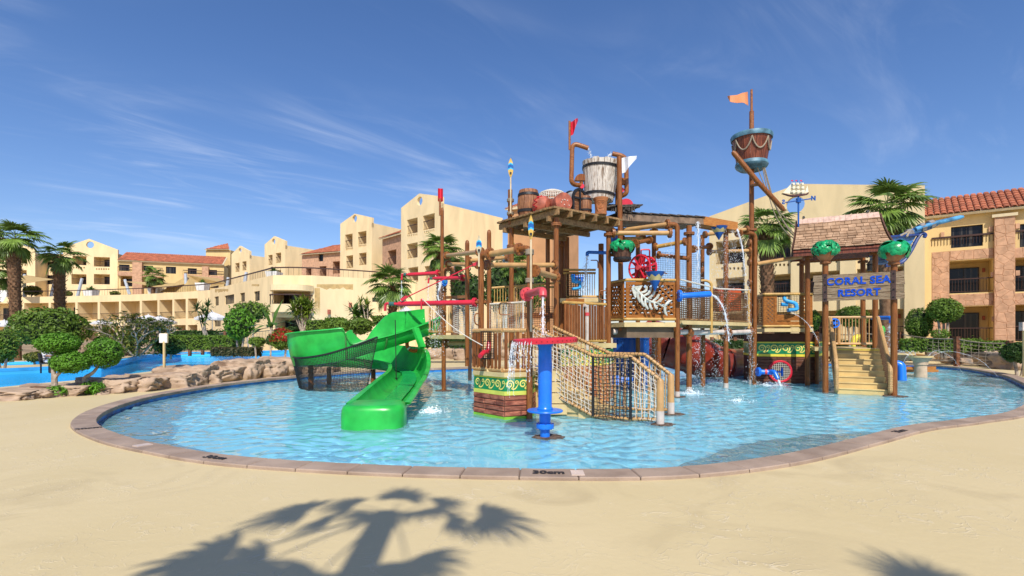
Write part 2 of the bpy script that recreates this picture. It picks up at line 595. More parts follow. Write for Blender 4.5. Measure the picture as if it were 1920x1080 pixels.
for k in range(0, N, 2):
 i0, i1, i2 = k, (k + 1) % N, (k + 2) % N
 b = MB()
 g0 = .018
 a0, a1 = lerp(inner[i0], inner[i1], g0), lerp(inner[i2], inner[i1], g0)
 c0, c1 = lerp(outer[i0], outer[i1], g0), lerp(outer[i2], outer[i1], g0)
 zt = DECK_Z + .045 + rnd(-.003, .003)
 lip = .03
 ins = [p + (q - p).normalized() * -lip for p, q in ((a0, c0), (inner[i1], outer[i1]), (a1, c1))]
 top = [ins[0], ins[1], ins[2], c1, outer[i1], c0]
 lo = [V((p.x, p.y, DECK_Z - .035)) for p in top]
 mdl = [V((p.x, p.y, zt - .012)) for p in top]
 cen = sum(top, V()) / 6
 hi = [V((p.x, p.y, zt)) + (cen - p).normalized() * .012 for p in top]
 vs = lo + mdl + hi
 fs = [tuple(range(12, 18))]
 for r_ in (0, 6):
  for q in range(6):
   q2 = (q + 1) % 6
   fs.append((r_ + q, r_ + q2, r_ + 6 + q2, r_ + 6 + q))
 b.add(vs, fs)
 b.build('coping_stone', M_COP, cop)
b = MB()
z_ = DECK_Z + .03
for i in range(N):
 k = (i + 1) % N
 b.quad(*[V((p.x, p.y, z_)) for p in (inner[i], inner[k], outer[k], outer[i])])
b.build('coping_bed', mat('joint_mortar', (.15, .10, .07), .9), cop)
M_INK = mat('black_stencil', (.03, .025, .025), .7, .2)
zt = DECK_Z + .05
def on_coping(px, py):
 p = plan(px, py, zt)
 i = min(range(N), key=lambda k: (inner[k] + (outer[k] - inner[k]) * .5 - p).length)
 t = (inner[(i + 1) % N] - inner[i - 1]).normalized()
 if t.x < 0:
  t = -t
 return (inner[i] + outer[i]) * .5, t
for px, py in ((1040, 890), (398, 862), (158, 805), (1672, 808)):
 c, t = on_coping(px, py)
 up = V((-t.y, t.x, 0))
 if px < 200:
  t, up = V((.75, .66, 0)), V((-.66, .75, 0))
 text('depth_mark', '30cm', M_INK, frame((c.x, c.y, zt + .003), t, up), .17, cop, .0012, .006)
for px, py in ((1101, 889), (236, 843)):
 c, t = on_coping(px, py)
 up = V((-t.y, t.x, 0))
 b = MB()
 b.hexa([V((c.x, c.y, zt - .01)) + t * x + up * y for x, y in ((-.075, -.1), (.075, -.1), (.075, .1), (-.075, .1))],
  [V((c.x, c.y, zt + .004)) + t * x + up * y for x, y in ((-.075, -.1), (.075, -.1), (.075, .1), (-.075, .1))])
 b.build('marker_tile', mat('marker_tile', (.62, .50, .42), .4, .1), cop)
M_PWALL = mat('pool_wall_blue', (.025, .21, .58), .45, .25, 3, .15, 12)
M_PFLOOR = mat('pool_floor_blue', (.33, .81, .97), .6, .08, 2.2, .2, 8, ramp=(.3, .7), dist=1.0)
b = MB()
for i in range(N):
 k = (i + 1) % N
 b.quad(*[V((p.x, p.y, z)) for p, z in ((inner[i], -.34), (inner[k], -.34), (inner[k], DECK_Z), (inner[i], DECK_Z))])
b.build('pool_wall', M_PWALL, kind='structure')
b = MB()
b.quad(*[V((p.x, p.y, -.33)) for p in inner])
b.build('pool_floor', M_PFLOOR, kind='structure')
M_LEDGE = mat('wet_ledge', (.075, .052, .035), .5, .3, 3, .4, 12, col2=(.025, .02, .017))
b = MB()
def ledge(pa, pb, wid, z=-.045):
 ia = min(range(N), key=lambda k: (inner[k] - pa).length)
 ib = min(range(N), key=lambda k: (inner[k] - pb).length)
 cnt = (ib - ia) % N
 prev = None
 for s_ in range(cnt + 1):
  i = (ia + s_) % N
  w_ = wid(s_ / max(1, cnt))
  d = (outer[i] - inner[i]).normalized()
  q = inner[i] - d * w_
  cur = (V((inner[i].x, inner[i].y, z)), V((q.x, q.y, z)), V((q.x, q.y, -.33)))
  if prev:
   b.quad(prev[0], cur[0], cur[1], prev[1])
   b.quad(prev[1], cur[1], cur[2], prev[2])
  prev = cur
order = 1
pa, pb = plan(700, 878), plan(545, 708)
ia = min(range(N), key=lambda k: (inner[k] - pa).length)
ib = min(range(N), key=lambda k: (inner[k] - pb).length)
inc = ((ib - ia) % N) < N / 2
if inc:
 ledge(pa, pb, lambda t: .12 + 1.2 * math.exp(-((t - .48) / .24) ** 2) + .10 * math.sin(t * 40))
 ledge(plan(1720, 800), plan(1180, 887), lambda t: .15 + 1.0 * math.sin(math.pi * min(1, t * 1.05)) ** .7 + .035 * math.sin(t * 33))
 ledge(V((22.9, 26.6, 0)), V((17, 17.2, 0)), lambda t: .15 + 1.5 * t)
else:
 ledge(pb, pa, lambda t: .12 + 1.2 * math.exp(-((t - .52) / .24) ** 2) + .10 * math.sin(t * 40))
 ledge(plan(1180, 887), plan(1720, 800), lambda t: .15 + 1.0 * math.sin(math.pi * min(1, t * 1.05)) ** .7 + .035 * math.sin(t * 33))
 ledge(V((17, 17.2, 0)), V((22.9, 26.6, 0)), lambda t: .15 + 1.5 * (1 - t))
b.build('pool_ledge', M_LEDGE, kind='structure')
def water_mat(name, tint, milk, milkcol, bump=.55, sc=1.0):
 m = bpy.data.materials.new(name)
 m.use_nodes = True
 n, l = m.node_tree.nodes, m.node_tree.links
 n.remove(n['Principled BSDF'])
 tc = n.new('ShaderNodeTexCoord')
 hs = []
 for scale, amp, dist, st in ((1.1, .7, .6, (1, 1.0, 1)), (3.6, .6, 1.6, (1, .8, 1)), (9, .45, 2.2, (1, .9, 1)), (24, .14, 1.0, (1, 1, 1))):
  mp = n.new('ShaderNodeMapping')
  mp.inputs['Scale'].default_value = st
  l.new(tc.outputs['Object'], mp.inputs[0])
  q = n.new('ShaderNodeTexNoise')
  q.inputs['Scale'].default_value = scale * sc
  q.inputs['Detail'].default_value = 3
  q.inputs['Distortion'].default_value = dist
  l.new(mp.outputs[0], q.inputs[0])
  mm = n.new('ShaderNodeMath')
  mm.operation = 'MULTIPLY'
  l.new(q.outputs[0], mm.inputs[0])
  mm.inputs[1].default_value = amp
  hs.append(mm.outputs[0])
 s_ = hs[0]
 for h in hs[1:]:
  a = n.new('ShaderNodeMath')
  l.new(s_, a.inputs[0])
  l.new(h, a.inputs[1])
  s_ = a.outputs[0]
 bp = n.new('ShaderNodeBump')
 bp.inputs['Strength'].default_value = bump
 bp.inputs['Distance'].default_value = .11
 l.new(s_, bp.inputs['Height'])
 fr = n.new('ShaderNodeFresnel')
 fr.inputs[0].default_value = 1.33
 l.new(bp.outputs[0], fr.inputs['Normal'])
 tr = n.new('ShaderNodeBsdfTransparent')
 tr.inputs[0].default_value = (*tint, 1)
 df = n.new('ShaderNodeBsdfDiffuse')
 df.inputs[0].default_value = (*milkcol, 1)
 bd = n.new('ShaderNodeBump')
 bd.inputs['Strength'].default_value = min(1, bump * 3)
 bd.inputs['Distance'].default_value = .32
 l.new(s_, bd.inputs['Height'])
 l.new(bd.outputs[0], df.inputs['Normal'])
 m1 = n.new('ShaderNodeMixShader')
 m1.inputs[0].default_value = milk
 l.new(tr.outputs[0], m1.inputs[1])
 l.new(df.outputs[0], m1.inputs[2])
 gl = n.new('ShaderNodeBsdfGlossy')
 gl.inputs['Roughness'].default_value = .06
 l.new(bp.outputs[0], gl.inputs['Normal'])
 mm = n.new('ShaderNodeMath')
 mm.operation = 'MULTIPLY'
 l.new(fr.outputs[0], mm.inputs[0])
 mm.inputs[1].default_value = .42
 m2 = n.new('ShaderNodeMixShader')
 l.new(mm.outputs[0], m2.inputs[0])
 l.new(m1.outputs[0], m2.inputs[1])
 l.new(gl.outputs[0], m2.inputs[2])
 l.new(m2.outputs[0], n['Material Output'].inputs[0])
 return m
WAVE = .0054
def clear_water():
 m = bpy.data.materials.new('pool_water')
 m.use_nodes = True
 n, l = m.node_tree.nodes, m.node_tree.links
 n.remove(n['Principled BSDF'])
 rf_ = n.new('ShaderNodeBsdfRefraction')
 rf_.inputs['Color'].default_value = (.93, .985, 1, 1)
 rf_.inputs['Roughness'].default_value = 0
 rf_.inputs['IOR'].default_value = 1.33
 gl = n.new('ShaderNodeBsdfGlossy')
 gl.inputs['Roughness'].default_value = .03
 fr = n.new('ShaderNodeFresnel')
 fr.inputs[0].default_value = 1.33
 df = n.new('ShaderNodeBsdfDiffuse')
 df.inputs[0].default_value = (.36, .80, .96, 1)
 m1 = n.new('ShaderNodeMixShader')
 m1.inputs[0].default_value = MILK
 l.new(rf_.outputs[0], m1.inputs[1])
 l.new(df.outputs[0], m1.inputs[2])
 m2 = n.new('ShaderNodeMixShader')
 l.new(fr.outputs[0], m2.inputs[0])
 l.new(m1.outputs[0], m2.inputs[1])
 l.new(gl.outputs[0], m2.inputs[2])
 l.new(m2.outputs[0], n['Material Output'].inputs[0])
 return m
MILK = .32
M_WATER = clear_water() if True else water_mat('pool_water', (.92, .985, 1.0), .46, (.29, .77, .98), .8)
M_LAGW = water_mat('lagoon_water', (.80, .95, 1.0), .15, (.08, .52, .88), .12, .8)
import numpy as np
rs0 = np.random.RandomState(3)
gx = np.arange(min(p.x for p in inner) - .2, max(p.x for p in inner) + .2, .046)
ys_ = [min(p.y for p in inner) - .2]
while ys_[-1] < max(p.y for p in inner) + .2:
 ys_.append(ys_[-1] + (.042 if ys_[-1] < 13 else .07))
gy = np.array(ys_)
X_, Y_ = np.meshgrid(gx, gy)
def inside(x, y, loop):
 r_ = np.zeros(x.shape, bool)
 n = len(loop)
 for i in range(n):
  a, c = loop[i], loop[(i + 1) % n]
  if a.y == c.y:
   continue
  k = ((a.y > y) != (c.y > y)) & (x < (c.x - a.x) * (y - a.y) / (c.y - a.y) + a.x)
  r_ ^= k
 return r_
Z_ = np.zeros(X_.shape)
mod = np.zeros(X_.shape)
for i in range(5):
 a = rs0.uniform(0, 6.28)
 k = 6.28 / rs0.uniform(2.2, 5)
 mod += np.sin(k * (X_ * np.cos(a) + Y_ * np.sin(a)) + rs0.uniform(0, 6.28))
mod = .8 + .17 * mod
wx = .10 * np.sin(X_ * 2.1 + Y_ * 1.3) + .08 * np.sin(Y_ * 3.1 - X_ * 1.7)
wy = .10 * np.sin(X_ * 1.7 - Y_ * 2.3) + .08 * np.sin(Y_ * 2.7 + X_ * 2.9)
for i in range(46):
 lam = .14 * (.6 / .14) ** rs0.rand()
 a = rs0.normal(1.2, .9) if i % 3 else rs0.uniform(0, 6.28)
 k = 6.28 / lam
 Z_ += WAVE * lam ** 1.15 * np.sin(k * ((X_ + wx) * np.cos(a) + (Y_ + wy) * np.sin(a)) + rs0.uniform(0, 6.28))
Z_ *= mod
grown = offset(inner, SG * .12)
cxm, cym = (X_[:-1, :-1] + X_[1:, 1:]) / 2, (Y_[:-1, :-1] + Y_[1:, 1:]) / 2
keep = inside(cxm, cym, grown)
nxx = X_.shape[1]
jj, ii = np.nonzero(keep)
base_ = jj * nxx + ii
quads = np.stack([base_, base_ + 1, base_ + nxx + 1, base_ + nxx], 1)
used = np.unique(quads)
remap = np.full(X_.size, -1)
remap[used] = np.arange(len(used))
quads = remap[quads]
wm_ = bpy.data.meshes.new('pool_water')
wm_.vertices.add(len(used))
wm_.vertices.foreach_set('co', np.stack([X_.ravel()[used], Y_.ravel()[used], Z_.ravel()[used]], 1).astype('f').ravel())
wm_.loops.add(quads.size)
wm_.loops.foreach_set('vertex_index', quads.astype('i').ravel())
wm_.polygons.add(len(quads))
wm_.polygons.foreach_set('loop_start', np.arange(0, quads.size, 4, dtype='i'))
wm_.polygons.foreach_set('use_smooth', np.ones(len(quads), bool))
wm_.update(calc_edges=True)
wm_.materials.append(M_WATER)
wo_ = link('pool_water', wm_, None, kind='structure')
wo_.cycles.is_caustics_caster = True
for q in ('pool_floor', 'pool_ledge', 'pool_wall'):
 bpy.data.objects[q].cycles.is_caustics_receiver = True
sun.data.cycles.is_caustics_light = True
b = MB()
b2 = MB()
for lp in (lag, strip):
 for i in range(len(lp)):
  k = (i + 1) % len(lp)
  b2.quad(*[V((p.x, p.y, z)) for p, z in ((lp[i], -.5), (lp[k], -.5), (lp[k], DECK_Z), (lp[i], DECK_Z))])
 tr_ = geometry.tessellate_polygon([lp])
 b2.add([V((p.x, p.y, -.5)) for p in lp], [tuple(t) for t in tr_])
 b.add([V((p.x, p.y, -.03)) for p in lp], [tuple(t) for t in tr_])
b2.build('lagoon_basin', mat('lagoon_blue', (.08, .58, .90), .5, .1, .4), kind='structure')
b.build('lagoon_water', M_LAGW, kind='structure')
b = MB()
for i in range(9, len(lag) - 1):
 a, c = lag[i], lag[i + 1]
 t = (c - a).normalized()
 nn = V((-t.y, t.x, 0))
 if nn.y < 0:
  nn = -nn
 hi = .14 if i > 14 else .2
 b.hexa([V((q.x, q.y, DECK_Z - .02)) for q in (a, c, c + nn * .3, a + nn * .3)], [V((q.x, q.y, DECK_Z + hi)) for q in (a, c, c + nn * .3, a + nn * .3)])
b.build('lagoon_rim', mat('lagoon_rim_blue', (.06, .42, .80), .5, .12, 1.5), kind='structure')
lr = bpy.data.objects['lagoon_rim']
for px, py, s_ in ((366, 669, '80cm'),):
 q = plan(px, py)
 i = min(range(9, len(lag) - 1), key=lambda k: abs((lag[k].x + lag[k + 1].x) / 2 - q.x))
 a, c = lag[i], lag[i + 1]
 tt = (q.x - a.x) / (c.x - a.x) if abs(c.x - a.x) > .01 else .5
 pp = lerp(a, c, max(.05, min(.95, tt)))
 t = (c - a).normalized()
 if t.x < 0:
  t = -t
 nrm = V((t.y, -t.x, 0))
 text('depth_mark', s_, M_INK, frame(V((pp.x, pp.y, DECK_Z + .09)) + nrm * .01, t, V((0, 0, 1))), .2, lr, .003, .01)
 WM.setdefault(lr.name, Matrix())
b = MB()
def slope(front, rise, depth):
 pr = None
 for p in front:
  d = V((p.x, p.y, 0)).normalized()
  c = [V((p.x, p.y, DECK_Z - .05)), V((p.x, p.y, 0)) + d * 3 + V((0, 0, rise * .55)), V((p.x, p.y, 0)) + d * 9 + V((0, 0, rise)), V((p.x, p.y, 0)) + d * depth + V((0, 0, rise * 1.1))]
  if pr:
   for i in range(3):
    b.quad(pr[i], c[i], c[i + 1], pr[i + 1])
  pr = c
slope([plan(*p) for p in ((-120, 672), (60, 668), (140, 668), (240, 664), (330, 659), (440, 657), (560, 655), (700, 655), (840, 656), (1000, 657))], 1.0, 60)
b.build('garden_slope', M_SOIL, kind='structure')
b = MB()
slope([plan(*p) for p in ((1330, 668), (1480, 668), (1650, 672), (1790, 680), (1900, 688), (2100, 700))], .9, 40)
b.build('garden_bank', M_SOIL, kind='structure')
# ================================================================ ROCKWORK
def boulder(sx, sy, sz, seed, sub=4, flat=.0):
 bm = bmesh.new()
 bmesh.ops.create_icosphere(bm, subdivisions=sub, radius=1)
 o = V((seed * 3.7, seed * 1.3, seed * 9.1))
 for v in bm.verts:
  p = v.co.copy()
  q = V((max(-.8, min(.8, p.x * 1.15)), max(-.8, min(.8, p.y * 1.15)), max(-.78, min(.72, p.z * 1.2))))
  d = 1 + .30 * mnoise.noise(p * 1.1 + o) + .13 * mnoise.noise(p * 2.7 + o)
  cr = mnoise.noise(V((p.x * 1.7, p.y * 1.7, p.z * 3.6)) + o * 2)
  d -= .13 * max(0, 1 - abs(cr) * 9)
  d += .032 * mnoise.noise(p * 6 + o) + .016 * mnoise.noise(p * 14 + o)
  d -= .05 * max(0, 1 - abs(mnoise.noise(p * 2.3 + o * 3)) * 14)
  v.co = V((q.x * sx * d, q.y * sy * d, q.z * sz * d))
 me = bpy.data.meshes.new('boulder')
 bm.to_mesh(me)
 bm.free()
 me.polygons.foreach_set('use_smooth', [True] * len(me.polygons))
 return me
rk = thing('rock_wall', 'long low wall of brown sculpted rockwork between the deck and the left lagoon', 'rock wall', plan(280, 735))
for i, (px, pb_, pt, hw) in enumerate(((-40, 752, 728, 60), (22, 746, 727, 56), (85, 742, 719, 52), (140, 740, 720, 40), (182, 737, 703, 40), (232, 733, 702, 46), (284, 729, 695, 40),
         (322, 722, 682, 34), (362, 719, 688, 36), (400, 714, 681, 32), (432, 711, 671, 34), (470, 708, 672, 36), (508, 705, 667, 34), (545, 702, 666, 30), (580, 699, 664, 30))):
 c = plan(px, pb_)
 D = c.y
 h = (EYE + (HZ - pt) * (D + .5) / F) - DECK_Z
 w_ = hw * D / F
 me = boulder(w_ * 1.75, .8, h * .92, i + 2, 5)
 me.materials.append(M_ROCK)
 o = link('boulder', me, rk)
 o.rotation_euler.z = rnd(-.25, .25)
 o.location = V((c.x, c.y + .62, DECK_Z + h * .16))
rb = thing('rock_ledge', 'low pinkish rock ledge along the far edge of the left lagoon', 'rock ledge', plan(420, 658))
for i, (px, py, hw, h) in enumerate(((225, 668, 24, .7), (262, 664, 24, .7), (300, 660, 28, .6), (345, 658, 28, .55), (395, 657, 28, .55), (420, 656, 20, .8), (450, 656, 24, .8), (487, 655, 15, 1.4), (520, 655, 18, 1.2), (548, 655, 14, 1.3), (580, 655, 18, .9))):
 c = plan(px, py)
 me = boulder(hw * c.y / F * 1.15, 1.0, h, i + 40, 3)
 me.materials.append(M_ROCK)
 o = link('boulder', me, rb)
 o.location = V((c.x, c.y + .6, DECK_Z + h * .25))
rr = thing('rock_border', 'grey and brown rock border behind the rope fence at the right', 'rock border', plan(1800, 678))
for i, (px, py, hw, pt) in enumerate(((1640, 668, 30, 654), (1690, 673, 32, 652), (1735, 674, 34, 648), (1780, 676, 30, 656), (1715, 676, 28, 660), (1828, 680, 30, 655), (1868, 684, 34, 650), (1905, 690, 30, 658), (1950, 695, 40, 655), (1830, 684, 24, 668), (1600, 668, 30, 655),
         (1560, 668, 30, 656), (1350, 668, 26, 657), (1390, 668, 24, 655), (1430, 668, 28, 656))):
 c = plan(px, py)
 D = c.y + .8
 h = EYE + (HZ - pt) * D / F - DECK_Z
 me = boulder(hw * D / F * 1.2, .9, h * .62, i + 70, 4)
 me.materials.append(M_ROCKG)
 o = link('boulder', me, rr)
 o.location = V((c.x, c.y + .9, DECK_Z + h * .4))
rm = thing('rock_mound', 'pale rock mound seen under the net bridge behind the slide', 'rock mound', plan(840, 672))
for i, (px, py, hw, pt) in enumerate(((790, 674, 36, 652), (838, 674, 34, 648), (880, 676, 34, 650), (930, 676, 36, 652))):
 c = plan(px, py)
 D = c.y + .8
 h = EYE + (HZ - pt) * D / F - DECK_Z
 me = boulder(hw * D / F * 1.2, .9, h * .62, i + 90, 4)
 me.materials.append(M_ROCK)
 link('boulder', me, rm).location = V((c.x, c.y + .9, DECK_Z + h * .4))
# ================================================================ THE HOTEL
def on_face(A, B, px):
 m = (px - 960) / F
 d = B - A
 return (m * A.y - A.x) / (d.x - m * d.y)
def zpx(A, B, px, py):
 t = on_face(A, B, px)
 return EYE + (HZ - py) * (A.y + (B.y - A.y) * t) / F
def facade(bld, A, B, z0, z1, ops, m_wall=None, gable=None, px=True, wallname='wall', gable_hole=None, rail=True, tdoor=(.15, .85), relief=None):
 m_wall = m_wall or M_STUCCO
 A, B = V((A[0], A[1], 0)), V((B[0], B[1], 0))
 L = (B - A).length
 d = (B - A) / L
 n = V((d.y, -d.x, 0))
 def q(x, z, dep=0):
  return V((A.x, A.y, z)) + d * x - n * dep
 z_eave = z1
 if gable_hole:
  z1 = z1 - 1.3
 O = []
 for (a, b_, pt, pb_, kind) in ops:
  if px:
   t0, t1 = on_face(A, B, a) * L, on_face(A, B, b_) * L
   mid = (a + b_) / 2
   zt, zb = zpx(A, B, mid, pt), zpx(A, B, mid, pb_)
  else:
   t0, t1, zt, zb = a, b_, pt, pb_
  t0, t1 = max(.05, min(t0, t1)), min(L - .05, max(t0, t1))
  if t1 - t0 < .06:
   continue
  O.append((t0, t1, max(zb, z0 + .02), min(zt, z1 - .05), kind))
 xs = sorted({0, L} | {o[0] for o in O} | {o[1] for o in O})
 zs = sorted({z0, z1} | {o[2] for o in O} | {o[3] for o in O})
 w = MB()
 for i in range(len(xs) - 1):
  cx = (xs[i] + xs[i + 1]) / 2
  run = None
  for k in range(len(zs) - 1):
   cz = (zs[k] + zs[k + 1]) / 2
   if any(o[0] < cx < o[1] and o[2] < cz < o[3] for o in O):
    if run is not None:
     w.quad(q(xs[i], run), q(xs[i + 1], run), q(xs[i + 1], zs[k]), q(xs[i], zs[k]))
     run = None
   elif run is None:
    run = zs[k]
  if run is not None:
   w.quad(q(xs[i], run), q(xs[i + 1], run), q(xs[i + 1], zs[-1]), q(xs[i], zs[-1]))
 wins = []
 for (x0, x1, zb, zt, kind) in O:
  dep = {'win': .2, 'hole': .3, 'log': 2.3, 'door': .25, 'open': 2.6}[kind]
  w.quad(q(x0, zb), q(x0, zb, dep), q(x0, zt, dep), q(x0, zt))
  w.quad(q(x1, zb), q(x1, zt), q(x1, zt, dep), q(x1, zb, dep))
  w.quad(q(x0, zt), q(x0, zt, dep), q(x1, zt, dep), q(x1, zt))
  w.quad(q(x0, zb), q(x1, zb), q(x1, zb, dep), q(x0, zb, dep))
  if kind in ('hole', 'log', 'open'):
   w.quad(q(x0, zb, dep), q(x1, zb, dep), q(x1, zt, dep), q(x0, zt, dep))
  wins.append((x0, x1, zb, zt, kind, dep))
 if gable:
  zp, pos = gable
  base = [q(0, z1), q(L, z1), q(L, z_eave), q(L * pos, zp), q(0, z_eave)] if gable_hole else [q(0, z1), q(L, z1), q(L * pos, zp)]
  if gable_hole:
   hx, hz, hr = gable_hole
   if px:
    t = on_face(A, B, hx)
    hz = zpx(A, B, hx, hz)
    hx = t * L
   ring = [q(hx + hr * math.cos(a), hz + hr * math.sin(a)) for a in [2 * math.pi * k / 20 for k in range(20)]]
   loops = [base, ring]
   fl = base + ring
   lp2 = [[V(((p - A).dot(d), p.z, 0)) for p in lp] for lp in loops]
   tr = geometry.tessellate_polygon(lp2)
   th = .35
   w.add(fl, [tuple(t) for t in tr])
   w.add([p - n * th for p in fl], [tuple(t) for t in tr])
   for k in range(20):
    k2 = (k + 1) % 20
    w.quad(ring[k], ring[k2], ring[k2] - n * th, ring[k] - n * th)
   for k in range(1, 5):
    w.quad(base[k], base[(k + 1) % 5], base[(k + 1) % 5] - n * th, base[k] - n * th)
  else:
   w.extr(base, -n * .35)
 wo = w.build(wallname, m_wall, bld)
 WM[wo.name] = Matrix()
 for (x0, x1, zb, zt, kind, dep) in wins:
  if kind == 'hole':
   continue
  if kind in ('win', 'door'):
   a0, a1, b0, b1, dd = x0, x1, zb, zt, dep
  else:
   wd = x1 - x0
   a0, a1 = x0 + wd * tdoor[0], x0 + wd * tdoor[1]
   b0, b1, dd = zb, zb + min(2.15, (zt - zb) * .86), dep - .06
  fr = .06
  f = MB()
  f.extr([q(a0, b0, dd - .04), q(a0 + fr, b0, dd - .04), q(a0 + fr, b1, dd - .04), q(a0, b1, dd - .04)], -n * .03)
  f.extr([q(a1 - fr, b0, dd - .04), q(a1, b0, dd - .04), q(a1, b1, dd - .04), q(a1 - fr, b1, dd - .04)], -n * .03)
  am = (a0 + a1) / 2
  if a1 - a0 > 1.1:
   f.extr([q(am - fr / 2, b0, dd - .04), q(am + fr / 2, b0, dd - .04), q(am + fr / 2, b1, dd - .04), q(am - fr / 2, b1, dd - .04)], -n * .03)
  f.extr([q(a0 + fr, b1 - fr, dd - .039), q(a1 - fr, b1 - fr, dd - .039), q(a1 - fr, b1, dd - .039), q(a0 + fr, b1, dd - .039)], -n * .03)
  f.extr([q(a0 + fr, b0, dd - .039), q(a1 - fr, b0, dd - .039), q(a1 - fr, b0 + fr, dd - .039), q(a0 + fr, b0 + fr, dd - .039)], -n * .03)
  fo = f.build('window', M_FRAME, bld)
  p = MB()
  p.quad(q(a0, b0, dd - .015), q(a1, b0, dd - .015), q(a1, b1, dd - .015), q(a0, b1, dd - .015))
  p.build('pane', M_GLASS, fo)
  if kind == 'log' and rail:
   r_ = MB()
   zr = zb + 1.0
   r_.beam(q(x0, zr, .1), q(x1, zr, .1), .07, .07)
   r_.beam(q(x0, zb + .12, .1), q(x1, zb + .12, .1), .03, .03)
   k = max(2, int((x1 - x0) / .16))
   for i in range(1, k):
    xx = x0 + (x1 - x0) * i / k
    r_.beam(q(xx, zb + .13, .1), q(xx, zr - .036, .1), .018, .018)
   r_.build('railing', M_RAIL, bld)
   if x1 - x0 > 2.2 and random.random() < .6:
    s_ = MB()
    xx = a1 + (x1 - a1) * .5
    s_.extr([q(xx - .08, zb + 1.6, dep - .005), q(xx + .08, zb + 1.6, dep - .005), q(xx + .08, zb + 1.9, dep - .005), q(xx - .08, zb + 1.9, dep - .005)], n * .1)
    s_.build('wall_lamp', M_CLAYR, bld)
 return wo
def body(bld, A, B, depth, z0, z1, m=None, name='wing', zback=None, roof=None):
 A, B = V((A[0], A[1], 0)), V((B[0], B[1], 0))
 d = (B - A).normalized()
 n = V((d.y, -d.x, 0))
 C, E = B - n * depth, A - n * depth
 b = MB()
 up = lambda p, z: V((p.x, p.y, z))
 b.quad(up(B, z0), up(C, z0), up(C, z1), up(B, z1))
 b.quad(up(C, z0), up(E, z0), up(E, z1), up(C, z1))
 b.quad(up(E, z0), up(A, z0), up(A, z1), up(E, z1))
 b.quad(up(A, z1 - .01), up(B, z1 - .01), up(C, z1 - .01), up(E, z1 - .01))
 return b.build(name, m or M_STUCCO, bld), C, E
def tiled_roof(bld, A, B, z, run, rise, over=.5, hip=0.0, m=None, name='roof'):
 A, B = V((A[0], A[1], z)), V((B[0], B[1], z))
 d = (B - A).normalized()
 n = V((d.y, -d.x, 0))
 A, B = A + n * over, B + n * over
 run += over
 up = V((0, 0, rise)) - n * run
 Lx = (B - A).length
 b = MB()
 step = .32
 cnt = int(Lx / step)
 rows = max(3, int(up.length / .5))
 nu = up.normalized()
 nrm = d.cross(nu)
 for i in range(cnt):
  for r_ in range(rows):
   t0, t1 = r_ / rows, (r_ + 1) / rows + .02
   cut = hip * (t0 + t1) / 2
   x = (i + .5) * step
   if x < cut or x > Lx - cut:
    continue
   o = A + d * x
   lift = .03
   pts = []
   for tt, lf in ((t0, lift + .03), (t1, lift)):
    c = o + up * tt + nrm * lf
    for a in (0, 45, 90, 135, 180):
     pts.append(c - d * math.cos(R(a)) * step * .52 + nrm * math.sin(R(a)) * .09)
   b.add(pts, [(k, k + 1, k + 6, k + 5) for k in range(4)] + [(4, 3, 2, 1, 0)])
 o = b.build(name, m or M_TILE, bld, kind='stuff')
 s_ = MB()
 s_.extr([A, B, B + up - d * hip, A + up + d * hip], -nrm * .12)
 s_.build('roof_deck', M_CORN, bld)
 return o
def parapet(bld, pts, z, h=.16, w=.5, m=None, name='cornice'):
 b = MB()
 for i in range(len(pts) - 1):
  b.beam(V((*pts[i][:2], z)), V((*pts[i + 1][:2], z)), w, h)
 return b.build(name, m or M_CORN, bld)
def terrace_rail(bld, pts, z, h=1.0, gap=.22, name='railing'):
 b = MB()
 for i in range(len(pts) - 1):
  a, c = V((*pts[i][:2], z)), V((*pts[i + 1][:2], z))
  b.beam(a + V((0, 0, h)), c + V((0, 0, h)), .12, .12)
  L = (c - a).length
  k = max(1, int(L / gap))
  for q in range(k + 1):
   p = lerp(a, c, q / k)
   b.beam(p, p + V((0, 0, h - .06)), .02, .02, (0, 1, 0))
 return b.build(name, M_RAIL, bld)
def XY(px, D):
 return ((px - 960) * D / F, D)
GA, GB = (16.0, 41.5), (26.6, 33.0)
g1 = thing('hotel_wing', 'cream three storey hotel wing with a wide round-holed gable behind the crow\'s nest', 'hotel wing', (21, 38, DECK_Z))
ops = []
for (a, b_) in ((1342, 1396), (1428, 1482), (1502, 1574), (1607, 1694)):
 s_ = (a + b_) / 2
 D_ = 41.5 + (33 - 41.5) * on_face(V((*GA, 0)), V((*GB, 0)), s_)
 k = 36.0 / D_
 def yy(y, k=k):
  return HZ + (y - HZ) * k
 ops += [(a, b_, yy(428), yy(477), 'log'), (a, b_, yy(507), yy(552), 'log'), (a, b_, yy(582), yy(640), 'log')]
 w_ = (b_ - a)
 for q in range(6):
  c = a + w_ * (.22 + .14 * q)
  ops.append((c - 1.8, c + 1.8, yy(485), yy(490), 'hole'))
facade(g1, GA, GB, .3, 11.45, ops, M_STUCCO_P, (12.9, .47), gable_hole=(1491, 384, .62), tdoor=(.12, .78))
body(g1, GA, GB, 6.5, .3, 10.1, M_STUCCO_P)
GBv, GAv = V((*GB, 0)), V((*GA, 0))
gd = (GBv - GAv).normalized()
gn = V((gd.y, -gd.x, 0))
for e_, s_ in ((GBv, -1), (GAv, 1)):
 MB().prism([e_ - gn * .36, e_ - gn * 6.5, e_ - gn * 6.5 + gd * .3 * s_, e_ - gn * .36 + gd * .3 * s_], 10.09, 11.4).build('parapet', M_STUCCO_P, g1)
